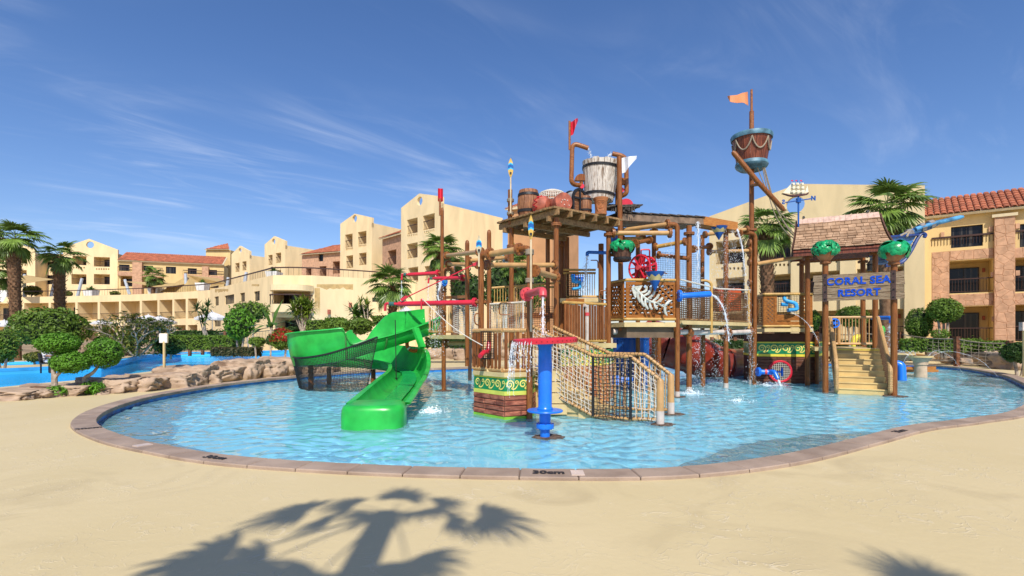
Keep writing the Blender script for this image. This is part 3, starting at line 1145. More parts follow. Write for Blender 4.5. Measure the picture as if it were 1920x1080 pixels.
for a, b_ in ((1398, 1426), (1484, 1500), (1576, 1605), (1696, 1734)):
 t0, t1 = on_face(GAv, GBv, a), on_face(GAv, GBv, b_)
 p0, p1 = lerp(GAv, GBv, t0), lerp(GAv, GBv, t1)
 q = MB()
 top = 9.2 if a != 1696 else 11.4
 q.prism([p0 + gn * .25, p1 + gn * .25, p1 + gn * .003, p0 + gn * .003], .3, top)
 q.build('pilaster', M_STUCCO_P, g1)
SA, SB = (30.0, 37.4), (45.0, 26.2)
g2 = thing('hotel_wing', 'terracotta stone clad hotel wing with a red tiled roof at the right edge', 'hotel wing', (34, 35, DECK_Z))
SAv, SBv = V((*SA, 0)), V((*SB, 0))
sops = [(1783, 1843, 423, 463, 'door'), (1780, 1862, 487, 549, 'log'), (1780, 1862, 574, 642, 'log'), (1903, 1965, 482, 546, 'log'), (1903, 1965, 571, 640, 'log'), (1912, 1960, 418, 462, 'door')]
facade(g2, SA, SB, .3, 10.4, sops, M_STUCCO_G, tdoor=(.05, .78), wallname='wall')
body(g2, SA, SB, 8, .3, 10.3, M_STUCCO_G)
sd_ = (SBv - SAv).normalized()
sn = V((sd_.y, -sd_.x, 0))
SL = (SBv - SAv).length
def flag_stones(bld, A, d, n, x0, x1, z0, z1, parent, holes=(), step=.58, proud=.0):
 seeds = []
 nx, nz = max(1, int(round((x1 - x0) / step))), max(1, int(round((z1 - z0) / step)))
 for i in range(-1, nx + 1):
  for k in range(-1, nz + 1):
   seeds.append((x0 + (i + .5 + rnd(-.36, .36)) * (x1 - x0) / nx, z0 + (k + .5 + rnd(-.36, .36)) * (z1 - z0) / nz))
 for s_ in seeds:
  poly = [(x0, z0), (x1, z0), (x1, z1), (x0, z1)]
  for t_ in seeds:
   if t_ is s_ or abs(t_[0] - s_[0]) > 3 * step or abs(t_[1] - s_[1]) > 3 * step:
    continue
   mx_, mz = (s_[0] + t_[0]) / 2, (s_[1] + t_[1]) / 2
   nx_, nz_ = t_[0] - s_[0], t_[1] - s_[1]
   ln = math.hypot(nx_, nz_)
   nx_, nz_ = nx_ / ln, nz_ / ln
   mx_, mz = mx_ - nx_ * .008, mz - nz_ * .008
   out = []
   for i in range(len(poly)):
    p, r_ = poly[i], poly[(i + 1) % len(poly)]
    dp = (p[0] - mx_) * nx_ + (p[1] - mz) * nz_
    dr = (r_[0] - mx_) * nx_ + (r_[1] - mz) * nz_
    if dp <= 0:
     out.append(p)
    if dp * dr < 0:
     t = dp / (dp - dr)
     out.append((p[0] + (r_[0] - p[0]) * t, p[1] + (r_[1] - p[1]) * t))
   poly = out
   if len(poly) < 3:
    break
  if len(poly) < 3:
   continue
  ar = abs(sum(poly[i][0] * poly[(i + 1) % len(poly)][1] - poly[(i + 1) % len(poly)][0] * poly[i][1] for i in range(len(poly)))) / 2
  if ar < .012:
   continue
  cx, cz = sum(p[0] for p in poly) / len(poly), sum(p[1] for p in poly) / len(poly)
  th = rnd(.022, .036)
  at = lambda p, dep: V((A.x, A.y, p[1])) + d * p[0] + n * dep
  b = MB()
  lo = [at(p, .012 + proud) for p in poly]
  hi = [at((p[0] + (cx - p[0]) * .08, p[1] + (cz - p[1]) * .08), th + proud) for p in poly]
  kk = len(poly)
  b.add(lo + hi, [tuple(range(kk, 2 * kk))] + [(i, (i + 1) % kk, kk + (i + 1) % kk, kk + i) for i in range(kk)])
  b.build('stone', M_TERRA, parent)
def sx(px):
 return on_face(SAv, SBv, px) * SL
def sz(px, py):
 return zpx(SAv, SBv, px, py)
clad = node('stone_cladding', g2)
cb = MB()
zones = []
zA = sz(1820, 551)
zB = sz(1820, 573)
zC = sz(1820, 468)
zD = sz(1820, 486)
x_l, x_m, x_p0, x_p1, x_r = sx(1747), sx(1780), sx(1863), sx(1902), sx(1966)
zones += [(x_l, x_m, .3, zC), (x_m, x_p0, zB, zA), (x_m, x_p0, zD, zC), (x_p0, x_p1, .3, sz(1880, 408)), (x_p1, x_r, sz(1930, 571), sz(1930, 549)), (x_p1, x_r, sz(1930, 482), sz(1930, 463))]
for zi, (a, b_, z0, z1) in enumerate(zones):
 pr = .30 if zi == 3 else .0
 cb.extr([V((SA[0], SA[1], z)) + sd_ * x + sn * (.004) for x, z in ((a, z0), (b_, z0), (b_, z1), (a, z1))], sn * (.008 + pr))
 flag_stones(g2, SAv, sd_, sn, a + .01, b_ - .01, z0 + .01, z1 - .01, clad, proud=pr, step=.5)
cb.build('joint_bed', M_GROUT, clad)
q = MB()
zt_ = sz(1880, 408)
xc = (x_p0 + x_p1) / 2
q.extr([V((SA[0], SA[1], zt_)) + sd_ * x + sn * .42 for x in (x_p0 - .12,)] + [V((SA[0], SA[1], zt_)) + sd_ * (x_p1 + .12) + sn * .42, V((SA[0], SA[1], zt_ + .2)) + sd_ * (x_p1 + .12) + sn * .42, V((SA[0], SA[1], zt_ + .2)) + sd_ * (x_p0 - .12) + sn * .42], -sn * .4)
q.build('pier_cap', M_CORN, g2)
for a, b_ in ((1747, 1862), (1903, 1968)):
 t0, t1 = sx(a), sx(b_)
 zr = sz(1800, 459) + .05
 terrace_rail(g2, [SAv + sd_ * t0 + sn * .03, SAv + sd_ * t1 + sn * .03], zr, .55, .17)
for px_, py_ in ((1767, 440), (1857, 430), (1908, 424), (1861, 515), (1863, 598), (1908, 512)):
 c = V((SA[0], SA[1], sz(px_, py_))) + sd_ * sx(px_)
 dep = -.1 if py_ < 470 else -.05
 q = MB()
 q.extr([c + sd_ * .1 + V((0, 0, .17)), c - sd_ * .1 + V((0, 0, .17)), c - sd_ * .1 - V((0, 0, .17)), c + sd_ * .1 - V((0, 0, .17))], sn * .1)
 q.build('wall_lamp', M_TERRA, g2)
rf = node('roof', g2)
z_e = 10.35
up = V((0, 0, 1.75)) - sn * 3.0
nu = up.normalized()
nr = sd_.cross(nu)
A0 = V((SA[0], SA[1], z_e)) + sn * .55
tm = MB()
step = .36
rows = 7
rl_ = up.length / rows
for a in range(0, 181, 30):
 pass
arc = [(-math.cos(R(a)) * step * .5, math.sin(R(a)) * .11) for a in (0, 36, 72, 108, 144, 180)]
vs = [sd_ * x + nr * (z + .045) for x, z in arc] + [sd_ * x * .86 + nr * (z * .86 + .015) + nu * (rl_ * 1.12) for x, z in arc]
vs += [sd_ * x * .84 + nr * (z * .84 + .03) for x, z in arc]
tm.add(vs, [(k, k + 1, k + 7, k + 6) for k in range(5)] + [(k + 1, k, k + 12, k + 13) for k in range(5)])
tme = tm.mesh('tile', M_TILE)
cnt = int(SL * .62 / step)
c0 = -.1
for i in range(cnt):
 for r_ in range(rows):
  o = bpy.data.objects.new('tile', tme)
  COL.objects.link(o)
  o.parent = rf
  o.location = A0 + sd_ * (c0 + (i + .5) * step) + nu * (r_ * rl_) + V((rnd(-.01, .01), rnd(-.01, .01), rnd(-.006, .006)))
s_ = MB()
s_.extr([A0 - nu * .0 - nr * .02 + sd_ * -.1, A0 + sd_ * SL - nr * .02, A0 + sd_ * SL + up - nr * .02, A0 + up - nr * .02 + sd_ * -.1], -nr * .16)
s_.build('roof_deck', M_CORN, rf)
def wing(label, pxl, Dl, pxr, Dr, ze, zp, depth, ops, hole, sidecol=None, mw=None):
 A, B = XY(pxl, Dl), XY(pxr, Dr)
 w = thing('hotel_wing', label, 'hotel wing', ((A[0] + B[0]) / 2, (A[1] + B[1]) / 2, 0))
 facade(w, A, B, .2, ze, ops, mw or M_STUCCO, (zp, .47), gable_hole=hole, rail=True, tdoor=(.25, .6))
 body(w, A, B, depth, .2, ze - .72, mw or M_STUCCO)
 return w, A, B
def holes(x0, x1, y0, y1, k=6, hw=.9, hh=2.2):
 return [(lerp(x0, x1, (i + .5) / k) - hw, lerp(x0, x1, (i + .5) / k) + hw, lerp(y0, y1, (i + .5) / k) - hh, lerp(y0, y1, (i + .5) / k) + hh, 'hole') for i in range(k)]
w7, A7, B7 = wing('tallest cream gabled hotel wing nearest the wooden play tower, palms in front', 752, 60, 828, 55, 16.75, 17.8, 9.5,
    [(763, 783, 410, 438, 'log'), (793, 815, 402, 430, 'log'), (763, 783, 456, 484, 'log'), (793, 815, 451, 478, 'log'), (765, 784, 501, 530, 'log'), (796, 816, 498, 525, 'log')]
    + holes(763, 783, 443, 440) + holes(794, 815, 436, 432), (787, 377, .5))
rb7 = thing('hotel_block', 'orange plastered hotel block half hidden behind the barrel tower', 'hotel block', (1, 64, 0))
A_, B_ = XY(952, 63), XY(1036, 60)
facade(rb7, A_, B_, .2, 17.4, [], mat('stucco_orange', (.50, .27, .13), .85, .06, .6, .2, 20))
body(rb7, A_, B_, 8, .2, 17.3, mat('stucco_orange', (1, 1, 1)))
tiled_roof(rb7, XY(950, 63.2), XY(985, 62), 17.3, 3, 1.4)
parapet(rb7, [XY(952, 62.8), XY(1036, 59.8)], 17.3, .35, .4)
w6, A6, B6 = wing('second cream gabled hotel wing from the play tower, four open loggias', 638, 71.9, 697, 68, 17.5, 18.5, 11,
    [(647, 661, 439, 464, 'log'), (671, 687, 434, 458, 'log'), (649, 662, 479, 503, 'log'), (673, 687, 474, 497, 'log')] + holes(648, 662, 468, 466) + holes(672, 687, 462, 460), (665, 410, .5))
w5, A5, B5 = wing('third cream gabled hotel wing from the play tower, above the curved terrace', 496, 85.4, 535, 82, 17.0, 18.1, 14,
    [(503, 511, 478, 497, 'log'), (517, 527, 474, 493, 'log'), (517, 527, 507, 530, 'log')], (513, 453, .5))
w4, A4, B4 = wing('smallest most distant cream gabled hotel wing beyond the terrace', 434, 95.6, 468, 92, 17.0, 18.3, 14,
    [(441, 449, 493, 510, 'log'), (454, 462, 490, 507, 'log')], (450, 470, .5))
def link_block(label, pxl, Dl, pxr, Dr, ze, ops, roofed=True, mw=None, hip=0.0, depth=7):
 A, B = XY(pxl, Dl), XY(pxr, Dr)
 w = thing('hotel_block', label, 'hotel block', ((A[0] + B[0]) / 2, (A[1] + B[1]) / 2, 0))
 facade(w, A, B, .2, ze, ops, mw or M_TERRA, tdoor=(.2, .7))
 body(w, A, B, depth, .2, ze - .1, mw or M_STUCCO_G)
 if roofed:
  tiled_roof(w, A, B, ze, 3.5, 1.8, hip=hip)
 return w
link_block('brown brick-faced hotel block with one tile roof corner beside the tallest gable', 717, 66, 757, 62, 14.2, [(727, 743, 469, 497, 'log')])
lb = link_block('tile-roofed hotel block with a corner balcony between two gabled wings', 566, 80, 641, 77, 14.4, [(597, 606, 474, 490, 'door'), (574, 584, 503, 520, 'log'), (599, 612, 499, 520, 'log'), (624, 637, 490, 513, 'log')], hip=3.0)
link_block('cream hotel block under a small hipped red roof far behind the terrace', 386, 104, 432, 104, 19.3, [(396, 406, 501, 515, 'win'), (414, 424, 501, 515, 'win')], mw=M_STUCCO_G, hip=2.5)
TA, TB = XY(222, 93), XY(420, 99)
lw = thing('hotel_wing', 'long cream hotel wing with a red tiled roof above the left terrace', 'hotel wing', (-63, 96, 0))
tops = [(223, 243, 496, 508, 'door'), (269, 287, 498, 509, 'door'), (311, 330, 500, 513, 'win'), (352, 369, 503, 514, 'door'), (392, 407, 506, 516, 'door'), (226, 254, 518, 537, 'log'), (268, 292, 521, 540, 'log'), (312, 332, 532, 545, 'win'), (354, 372, 530, 544, 'log'), (392, 410, 528, 540, 'log')]
facade(lw, TA, TB, .2, 15.55, tops, M_STUCCO_G, tdoor=(.05, .75))
body(lw, TA, TB, 9, .2, 15.4, M_STUCCO_G)
tiled_roof(lw, TA, TB, 15.5, 4, 2.0)
parapet(lw, [TA, TB], 15.4, .3, .5)
Tv, Uv = V((*TA, 0)), V((*TB, 0))
td = (Uv - Tv).normalized()
tn = V((td.y, -td.x, 0))
for a, b_, yt, yb in ((250, 268, 492, 560), (380, 392, 500, 560)):
 p0, p1 = lerp(Tv, Uv, on_face(Tv, Uv, a)), lerp(Tv, Uv, on_face(Tv, Uv, b_))
 q = MB()
 q.prism([p0 + tn * .6, p1 + tn * .6, p1 + tn * .01, p0 + tn * .01], .2, zpx(Tv, Uv, a, yt))
 q.build('stone_pier', M_TERRA, lw)
for a, b_, yt, yb in ((222, 250, 509, 517), (268, 306, 510, 519), (344, 420, 515, 524)):
 p0, p1 = lerp(Tv, Uv, on_face(Tv, Uv, a)), lerp(Tv, Uv, on_face(Tv, Uv, b_))
 q = MB()
 q.prism([p0 + tn * .45, p1 + tn * .45, p1 + tn * .012, p0 + tn * .012], zpx(Tv, Uv, a, yb), zpx(Tv, Uv, a, yt))
 q.build('balcony_front', M_TERRA, lw)
 terrace_rail(lw, [p0 + tn * .4, p1 + tn * .4], zpx(Tv, Uv, a, yt), .8, .3)
w2, A2, B2 = wing('cream gabled hotel wing at far left behind the two palms', 118, 92, 221, 94, 17.6, 19.4, 12,
    [(136, 162, 480, 497, 'log'), (176, 206, 482, 500, 'log'), (134, 162, 514, 533, 'log'), (176, 206, 514, 533, 'log')] + holes(179, 206, 504.5, 504.5, 6, 1.2, 1.4) + holes(136, 160, 502, 502, 5, 1.2, 1.4), (169, 459, .62))
e2, AE, BE = wing('cream hotel wing with stacked loggias at the left frame edge', -60, 90, 66, 92, 17.4, 19.0, 12,
    [(-20, 8, 474, 494, 'log'), (16, 50, 474, 494, 'log'), (16, 50, 506, 530, 'log'), (-20, 8, 506, 530, 'log')] + holes(34, 50, 497, 497, 3, 1.2, 1.4), (5, 452, .62))
link_block('narrow cream link under red tiles between two far left gables', 64, 95, 120, 95, 15.6, [(75, 101, 516, 533, 'win'), (88, 102, 490, 501, 'win')], mw=M_STUCCO)
tb = thing('terrace_building', 'low cream hotel building with a curved row of loggias and a roof terrace', 'hotel building', (-40, 66, 0))
arcp = [XY(-60, 83.5), XY(42, 81.8), XY(92, 81.0), XY(142, 80.0), XY(184, 79), XY(224, 77.8), XY(263, 76.4), XY(296, 75), XY(324, 73.6), XY(349, 72.2), XY(371, 71.2)]
arcp = [V((*p, 0)) for p in arcp]
ztop = [7.45, 7.45]
for i in range(len(arcp) - 1):
 A, B = arcp[i], arcp[i + 1]
 pl, pr_ = 960 + A.x / A.y * F, 960 + B.x / B.y * F
 L = (B - A).length
 s_ = (A.y + B.y) / 2 / 79
 z_f2, z_c2, z_f1, z_c1 = 3.55, 7.05, .9, 2.75
 z_f2, z_c2 = 4.2, 7.0
 facade(tb, A, B, .2, 8.0, [(.35, L - .1, z_c2, z_f2, 'log'), (.35, L - .1, 3.3, .9, 'log')], M_STUCCO, px=False, tdoor=(.35, .92) if i < 6 else (.55, .95))
pA, pB = arcp[-1], V((*XY(394, 69.5), 0))
facade(tb, pA, pB, .2, 8.0, [], M_STUCCO)
C1 = V((*XY(497, 54.5), 0))
C2 = V((*XY(512, 53), 0))
C3 = V((*XY(585, 53.2), 0))
C4 = V((*XY(740, 57.5), 0))
C5 = V((*XY(880, 60), 0))
ztf = 8.05
facade(tb, pB, C1, .2, ztf, [(402, 410, 556, 573, 'win'), (421, 439, 553, 570, 'win'), (450, 459, 549, 566, 'win'), (476, 487, 546, 564, 'win'), (401, 414, 600, 612, 'win'), (436, 446, 598, 612, 'win')], M_STUCCO)
facade(tb, C1, C2, .2, ztf, [], M_STUCCO)
facade(tb, C2, C3, .2, ztf, [(513, 582, 544, 570, 'open'), (516, 582, 595, 628, 'open')], M_STUCCO, tdoor=(.02, .45), rail=True)
facade(tb, C3, C4, .2, ztf, [(698, 710, 558, 566, 'win')], M_STUCCO)
facade(tb, C4, C5, .2, ztf, [], M_STUCCO)
q = MB()
front = [C2 + V((-.2, -.05, 0)), lerp(C2, C3, .12) + V((0, -1.5, 0)), lerp(C2, C3, .5) + V((0, -1.9, 0)), lerp(C2, C3, .9) + V((0, -1.4, 0)), C3 + V((.2, -.05, 0))]
front = catmull(front, 5)
zb0, zb1 = EYE + (HZ - 585) * 51.5 / F, EYE + (HZ - 570) * 51.5 / F
q.prism(front, zb0, zb1)
q.build('balcony', M_STUCCO, tb)
terrace_rail(tb, front[1:-1], zb1, .95, .25)
q = MB()
q.prism(front, EYE + (HZ - 544) * 51.5 / F, EYE + (HZ - 533) * 51.5 / F)
q.build('balcony_canopy', M_STUCCO, tb)
q = MB()
deckp = arcp + [pB, C1, C2, C3, C4, C5, V((0, 75, 0)), V((-20, 110, 0)), V((-95, 110, 0))]
tr = geometry.tessellate_polygon([deckp])
q.add([V((p.x, p.y, 7.6)) for p in deckp], [tuple(t) for t in tr])
q.build('roof_terrace', mat('terrace_paving', (.45, .36, .24), .9), tb)
terrace_rail(tb, [p + V((0, .25, 0)) for p in arcp + [pB]], 8.0, .9, .5)
terrace_rail(tb, catmull([p + V((0, .25, 0)) for p in (pB, C1, C2, C3, C4)], 4), ztf, .8, .5)
q = MB()
st = [P(630, 596, 55), P(646, 588, 55), P(665, 588, 55.3)]
q.tube(st, .07, 5)
q.build('stair_rail', M_RAIL, tb)
q = MB()
for px_, py_ in ((617, 585), (657, 572)):
 c = P(px_, py_, 53.9 if px_ < 640 else 55)
 q.box(c, (.25, .3, .5))
q.build('wall_lamp', M_CLAYR, tb)
M_STAIN = mat('worn_stucco', (.50, .34, .14), .9, .12, 2)
for (x0, x1, y0, y1, A, B) in ((594, 662, 533, 540, C3, C4), (403, 428, 542, 547, pB, C1), (472, 486, 533, 536, pB, C1), (590, 600, 540, 575, C3, C4)):
 n0 = V(((B - A).y, -(B - A).x, 0)).normalized()
 pts = []
 for k in range(12):
  xx = lerp(x0, x1, k / 11)
  pts.append((xx, y0))
 for k in range(11, -1, -1):
  xx = lerp(x0, x1, k / 11)
  pts.append((xx, y1 + rnd(-.45, .6) * (y1 - y0)))
 q = MB()
 q.quad(*[lerp(A, B, on_face(A, B, xx)) + n0 * .004 + V((0, 0, zpx(A, B, xx, yy_))) for xx, yy_ in pts])
 q.build('worn_patch', M_STAIN, tb)
POLE = mat('pole_grey', (.45, .50, .56), .4, .05)
SAIL = mat('sail_sand', (.62, .45, .20), .8, .05, 2, trans=.3)
for i, (a, b_, D_, lab) in enumerate((((46, 562), (46, 514), 84, 'upright pale terrace pole at the far left palm'), ((95, 560), (104, 518), 84, 'leaning pale terrace pole right of the second palm crown'), ((144, 561), (154, 522), 83, 'leaning pale terrace pole below the far left gable'),
         ((243, 552), (234, 524), 82, 'pale terrace pole leaning left in front of the long tiled wing'), ((349, 548), (348, 513), 78, 'upright pale terrace pole in the middle of the sand shade sail'), ((426, 536), (428, 520), 78, 'short pale terrace pole beside the smallest gable'), ((459, 530), (462, 510), 72, 'pale terrace pole left of the big planter'))):
 q = MB()
 q.tube([P(*a, D_), P(*b_, D_)], [.24, .2], 8)
 tag(q.build('terrace_pole', POLE, smooth=True), lab, 'pole', 'poles on the roof terrace')
for i, (pts, lab) in enumerate((([(352, 516, 79), (410, 522, 84), (424, 532, 80), (352, 548, 76), (300, 548, 80)], 'sand shade sail stretched over the middle of the roof terrace'), ([(236, 528, 82), (300, 531, 86), (352, 532, 78), (300, 540, 76)], 'narrow sand shade sail left of the middle terrace pole'), ([(-10, 530, 84), (46, 516, 84), (104, 524, 84), (40, 532, 78)], 'sand shade sail stretched at the far left palms'))):
 q = MB()
 q.extr([P(*p) for p in pts], (0, 0, .03))
 tag(q.build('shade_sail', SAIL), lab, 'shade sail', 'shade sails on the terrace')
# ================================================================ THE WATER PLAY STRUCTURE
X3 = V((1, 0, 0))
Z3 = V((0, 0, 1))
def pipe(parent, pts, r=.062, m=None, fl=(), name='pipe', flm=None, rb=.16, fr=None):
 o = MB().tube(bend(pts, rb), r, 10).build(name, m or M_TAN, parent, True)
 pts = [V(p) for p in pts]
 for i in fl:
  d = (pts[1] - pts[0]) if i == 0 else (pts[-1] - pts[-2])
  p = pts[0] if i == 0 else pts[-1]
  MB().flange(p, d, fr or r * 2.0).build('flange', flm or M_WOODH, o, True)
 return o
def post(parent, px, D, ztop, zbot=-.3, r=.068, collars=(), tip='flat', foot=False, name='post', elbow=None, m=None):
 x = (px - 960) * D / F
 b = MB()
 if elbow is not None:
  e = V(elbow)
  d = V((e.x - x, e.y - D, 0)).normalized()
  b.tube(bend([V((x, D, zbot)), V((x, D, ztop)), V((x, D, ztop)) + d * .3], .17, 6), r, 12)
  o = b.build(name, m or M_WOODP, parent, True)
  MB().flange(V((x, D, ztop)) + d * .3, d, r * 2.1).build('flange', M_WOODH, o, True)
 else:
  pr = [V((x, D, zbot)), V((x, D, ztop))]
  rr = [r, r]
  if tip == 'cap':
   pr += [V((x, D, ztop + .05)), V((x, D, ztop + .12)), V((x, D, ztop + .15))]
   rr += [r, r * .75, r * .2]
  b.tube(pr, rr, 12)
  o = b.build(name, m or M_WOODP, parent, True)
 for z in collars:
  MB().flange(V((x, D, z)), Z3, r * 2.0).build('flange', M_WOODH, o, True)
 if foot:
  q = MB()
  q.cyl(V((x, D, -.3)), V((x, D, .16)), r * 1.06, None, 12)
  q.build('foot_sleeve', M_PVC, o, True)
 return o
def slat_rail(parent, pts, z0, z1, gap=.11, w=.055, name='railing', skip=None, rope=True, railm=None, slm=None, top_r=.04, slat_only=None):
 nd = node(name, parent)
 for z, nm in ((z1, 'top_rail'), (z0, 'bottom_rail')):
  b = MB()
  for i in range(len(pts) - 1):
   b.tube([V((*pts[i][:2], z)), V((*pts[i + 1][:2], z))], top_r, 8)
   if rope:
    a, c = V((*pts[i][:2], z)), V((*pts[i + 1][:2], z))
    L = (c - a).length
    for k in range(int(L / .045)):
     p = lerp(a, c, (k + .5) / max(1, int(L / .045)))
     d = (c - a).normalized()
     b.cyl(p - d * .016, p + d * .016, top_r * 1.18, None, 8)
  b.build(nm, railm or (M_TANR if rope else M_TANY), nd, True)
 for i in range(len(pts) - 1):
  a, c = V((*pts[i][:2], 0)), V((*pts[i + 1][:2], 0))
  L = (c - a).length
  d = (c - a).normalized()
  n = V((d.y, -d.x, 0))
  k = max(1, int(L / gap))
  for q in range(k):
   t = (q + .5) / k
   p = lerp(a, c, t)
   if skip and skip(960 + p.x / p.y * F):
    continue
   za, zb = z0 + .03, z1 - rnd(.03, .07)
   if slat_only:
    za, zb = slat_only(960 + p.x / p.y * F, za, zb)
   MB().beam(V((p.x, p.y, za)) + n * .03, V((p.x, p.y, zb)) + n * .03, w, .028, n).build('slat', slm or M_SLAT, nd)
 return nd
def lattice(parent, a, b_, z0, z1, pitch=.17, w=.045, bw=.09, name='lattice_panel'):
 a, b_ = V((*a[:2], 0)), V((*b_[:2], 0))
 L = (b_ - a).length
 d = (b_ - a) / L
 n = V((d.y, -d.x, 0))
 at = lambda x, z, dep=0: V((a.x, a.y, z)) + d * x + n * dep
 nd = node(name, parent)
 for (p, q) in (((0, z0 + bw / 2), (L, z0 + bw / 2)), ((0, z1 - bw / 2), (L, z1 - bw / 2))):
  MB().beam(at(*p), at(*q), .05, bw).build('board', M_LATT, nd)
 for x in (bw / 2, L - bw / 2):
  MB().beam(at(x, z0 + bw), at(x, z1 - bw), bw, .048, n).build('board', M_LATT, nd)
 H = z1 - z0 - 2 * bw
 W_ = L - 2 * bw
 for s_, dep in ((1, .006), (-1, -.006)):
  k = int((W_ + H) / pitch) + 1
  for i in range(1, k):
   c = i * pitch
   x0, x1 = max(0, c - H), min(W_, c)
   if x1 - x0 < .03:
    continue
   f = (lambda x: c - x)
   p0, p1 = (x0, f(x0)), (x1, f(x1))
   if s_ < 0:
    p0, p1 = (W_ - p0[0], p0[1]), (W_ - p1[0], p1[1])
   MB().beam(at(bw + p0[0], z0 + bw + p0[1], dep), at(bw + p1[0], z0 + bw + p1[1], dep), .011, w, (n.x, n.y, 0) if False else (0, 0, 1)).build('slat', M_LATT, nd)
 return nd
def scroll_band(parent, a, b_, z0, z1, name='scroll_pattern', size=None, m=None):
 a, b_ = V((*a[:2], 0)), V((*b_[:2], 0))
 L = (b_ - a).length
 d = (b_ - a) / L
 n = V((d.y, -d.x, 0))
 H = z1 - z0
 st = size or H * 1.25
 k = max(1, int(round(L / st)))
 st = L / k
 mb = MB()
 def ribbon(pts, wd):
  pr = None
  for i, (x, z) in enumerate(pts):
   j0, j1 = pts[max(0, i - 1)], pts[min(len(pts) - 1, i + 1)]
   tx, tz = j1[0] - j0[0], j1[1] - j0[1]
   ln = math.hypot(tx, tz) or 1
   w_ = wd * (.55 + .45 * math.sin(math.pi * min(1, i / (len(pts) - 1) + .15)))
   nx, nz = -tz / ln * w_, tx / ln * w_
   cur = [V((a.x, a.y, z + nz)) + d * (x + nx) + n * .006, V((a.x, a.y, z - nz)) + d * (x - nx) + n * .006]
   if pr:
    mb.quad(pr[0], cur[0], cur[1], pr[1])
   pr = cur
 for i in range(k):
  cx, cz = (i + .40) * st, z0 + H * .54
  sp = []
  for q in range(31):
   t = q / 30
   ang = R(-70 + 590 * t)
   r_ = H * (.40 - .33 * t)
   sp.append((cx + r_ * math.cos(ang), cz + r_ * math.sin(ang)))
  ribbon(sp, H * .062)
  tail = []
  for q in range(14):
   t = q / 13
   tail.append((cx + H * .14 + (st * .98 - H * .5) * t, z0 + H * (.17 + .10 * t - .10 * math.sin(math.pi * t) + .42 * t ** 3)))
  ribbon(tail, H * .055)
  sm = []
  for q in range(14):
   t = q / 13
   ang = R(-40 + 420 * t)
   r_ = H * (.17 - .11 * t)
   sm.append((cx + st * .52 + r_ * math.cos(ang), z0 + H * .80 - H * .1 + r_ * math.sin(ang)))
  ribbon(sm, H * .042)
 return mb.build(name, m or M_SCROLL, parent, kind='stuff')
def brick_face(parent, a, b_, z0, z1, rows, mean, m=None, jm=None, name='brick', proud=.018):
 a, b_ = V((*a[:2], 0)), V((*b_[:2], 0))
 L = (b_ - a).length
 d = (b_ - a) / L
 n = V((d.y, -d.x, 0))
 h = (z1 - z0) / rows
 for r_ in range(rows):
  x = 0
  while x < L - .01:
   w = mean * rnd(.7, 1.35)
   if L - x - w < mean * .45:
    w = L - x
   pr = proud * rnd(.5, 1.4)
   g0 = .008
   za, zb = z0 + r_ * h + g0, z0 + (r_ + 1) * h - g0
   e = [V((a.x, a.y, z)) + d * xx for xx, z in ((x + g0, za), (x + w - g0, za), (x + w - g0, zb), (x + g0, zb))]
   f = [V((a.x, a.y, z)) + d * xx + n * pr for xx, z in ((x + g0 + .012, za + .012), (x + w - g0 - .012, za + .012), (x + w - g0 - .012, zb - .012), (x + g0 + .012, zb - .012))]
   MB().hexa(e, f).build(name, m or M_BRICK, parent)
   x += w
def jet(pts, r0, r1, name, label, m=None, n_drop=40, spread=.03, group=None, solid=True, seed=0, into=None):
 rg = random.Random(seed)
 pts = catmull(pts, 8)
 b = into or MB()
 m_ = len(pts)
 if solid:
  m_ = len(pts) if n_drop < 300 else int(len(pts) * .45)
  rs = [lerp(r0, r1, i / (m_ - 1)) * rg.uniform(.25, .75) for i in range(m_)]
  b.tube([p + V((rg.uniform(-1, 1), rg.uniform(-1, 1), 0)) * spread * .4 * i / m_ for i, p in enumerate(pts[:m_])], rs, 6)
  m_ = len(pts)
 for k in range(int(n_drop * 1.6)):
  t = rg.random() ** .8
  i = min(m_ - 2, int(t * (m_ - 1)))
  p = lerp(pts[i], pts[i + 1], rg.random())
  s_ = spread * (.3 + t)
  p = p + V((rg.gauss(0, s_), rg.gauss(0, s_), rg.gauss(0, s_)))
  q = rg.uniform(.004, .011)
  b.add([p + V((q, 0, 0)), p + V((-q * .5, q * .87, 0)), p + V((-q * .5, -q * .87, 0)), p + V((0, 0, q * rg.uniform(1, 3))), p - V((0, 0, q * rg.uniform(1, 2.5)))],
   [(0, 1, 3), (1, 2, 3), (2, 0, 3), (1, 0, 4), (2, 1, 4), (0, 2, 4)])
 if into:
  return b
 return tag(b.build(name, m or M_SPRAY, None, True, **({} if solid and n_drop < 150 else {'kind': 'stuff'})), label, 'water', group)
M_SPRAY = bpy.data.materials.new('spray_water')
M_SPRAY.use_nodes = True
_n, _l = M_SPRAY.node_tree.nodes, M_SPRAY.node_tree.links
_b = _n['Principled BSDF']
_b.inputs['Base Color'].default_value = (.86, .92, .97, 1)
_b.inputs['Roughness'].default_value = .12
_b.inputs['Specular IOR Level'].default_value = .6
_t = _n.new('ShaderNodeBsdfTransparent')
_m = _n.new('ShaderNodeMixShader')
_m.inputs[0].default_value = .62
_l.new(_t.outputs[0], _m.inputs[1])
_l.new(_b.outputs[0], _m.inputs[2])
_l.new(_m.outputs[0], _n['Material Output'].inputs[0])
et = thing('entry_tower', 'wooden entry tower over a green-banded brick base, red water gun in its rail', 'play tower', (-.2, 11.3, 0))
eL, eC, eR = (-.85, 11.5), (-.16, 10.72), (.40, 10.95)
eB, eBL = (.75, 12.7), (-.75, 12.9)
ring = [eL, eC, eR, eB, eBL]
def grow(poly, k):
 cx, cy = sum(p[0] for p in poly) / len(poly), sum(p[1] for p in poly) / len(poly)
 return [(cx + (p[0] - cx) * k, cy + (p[1] - cy) * k) for p in poly]
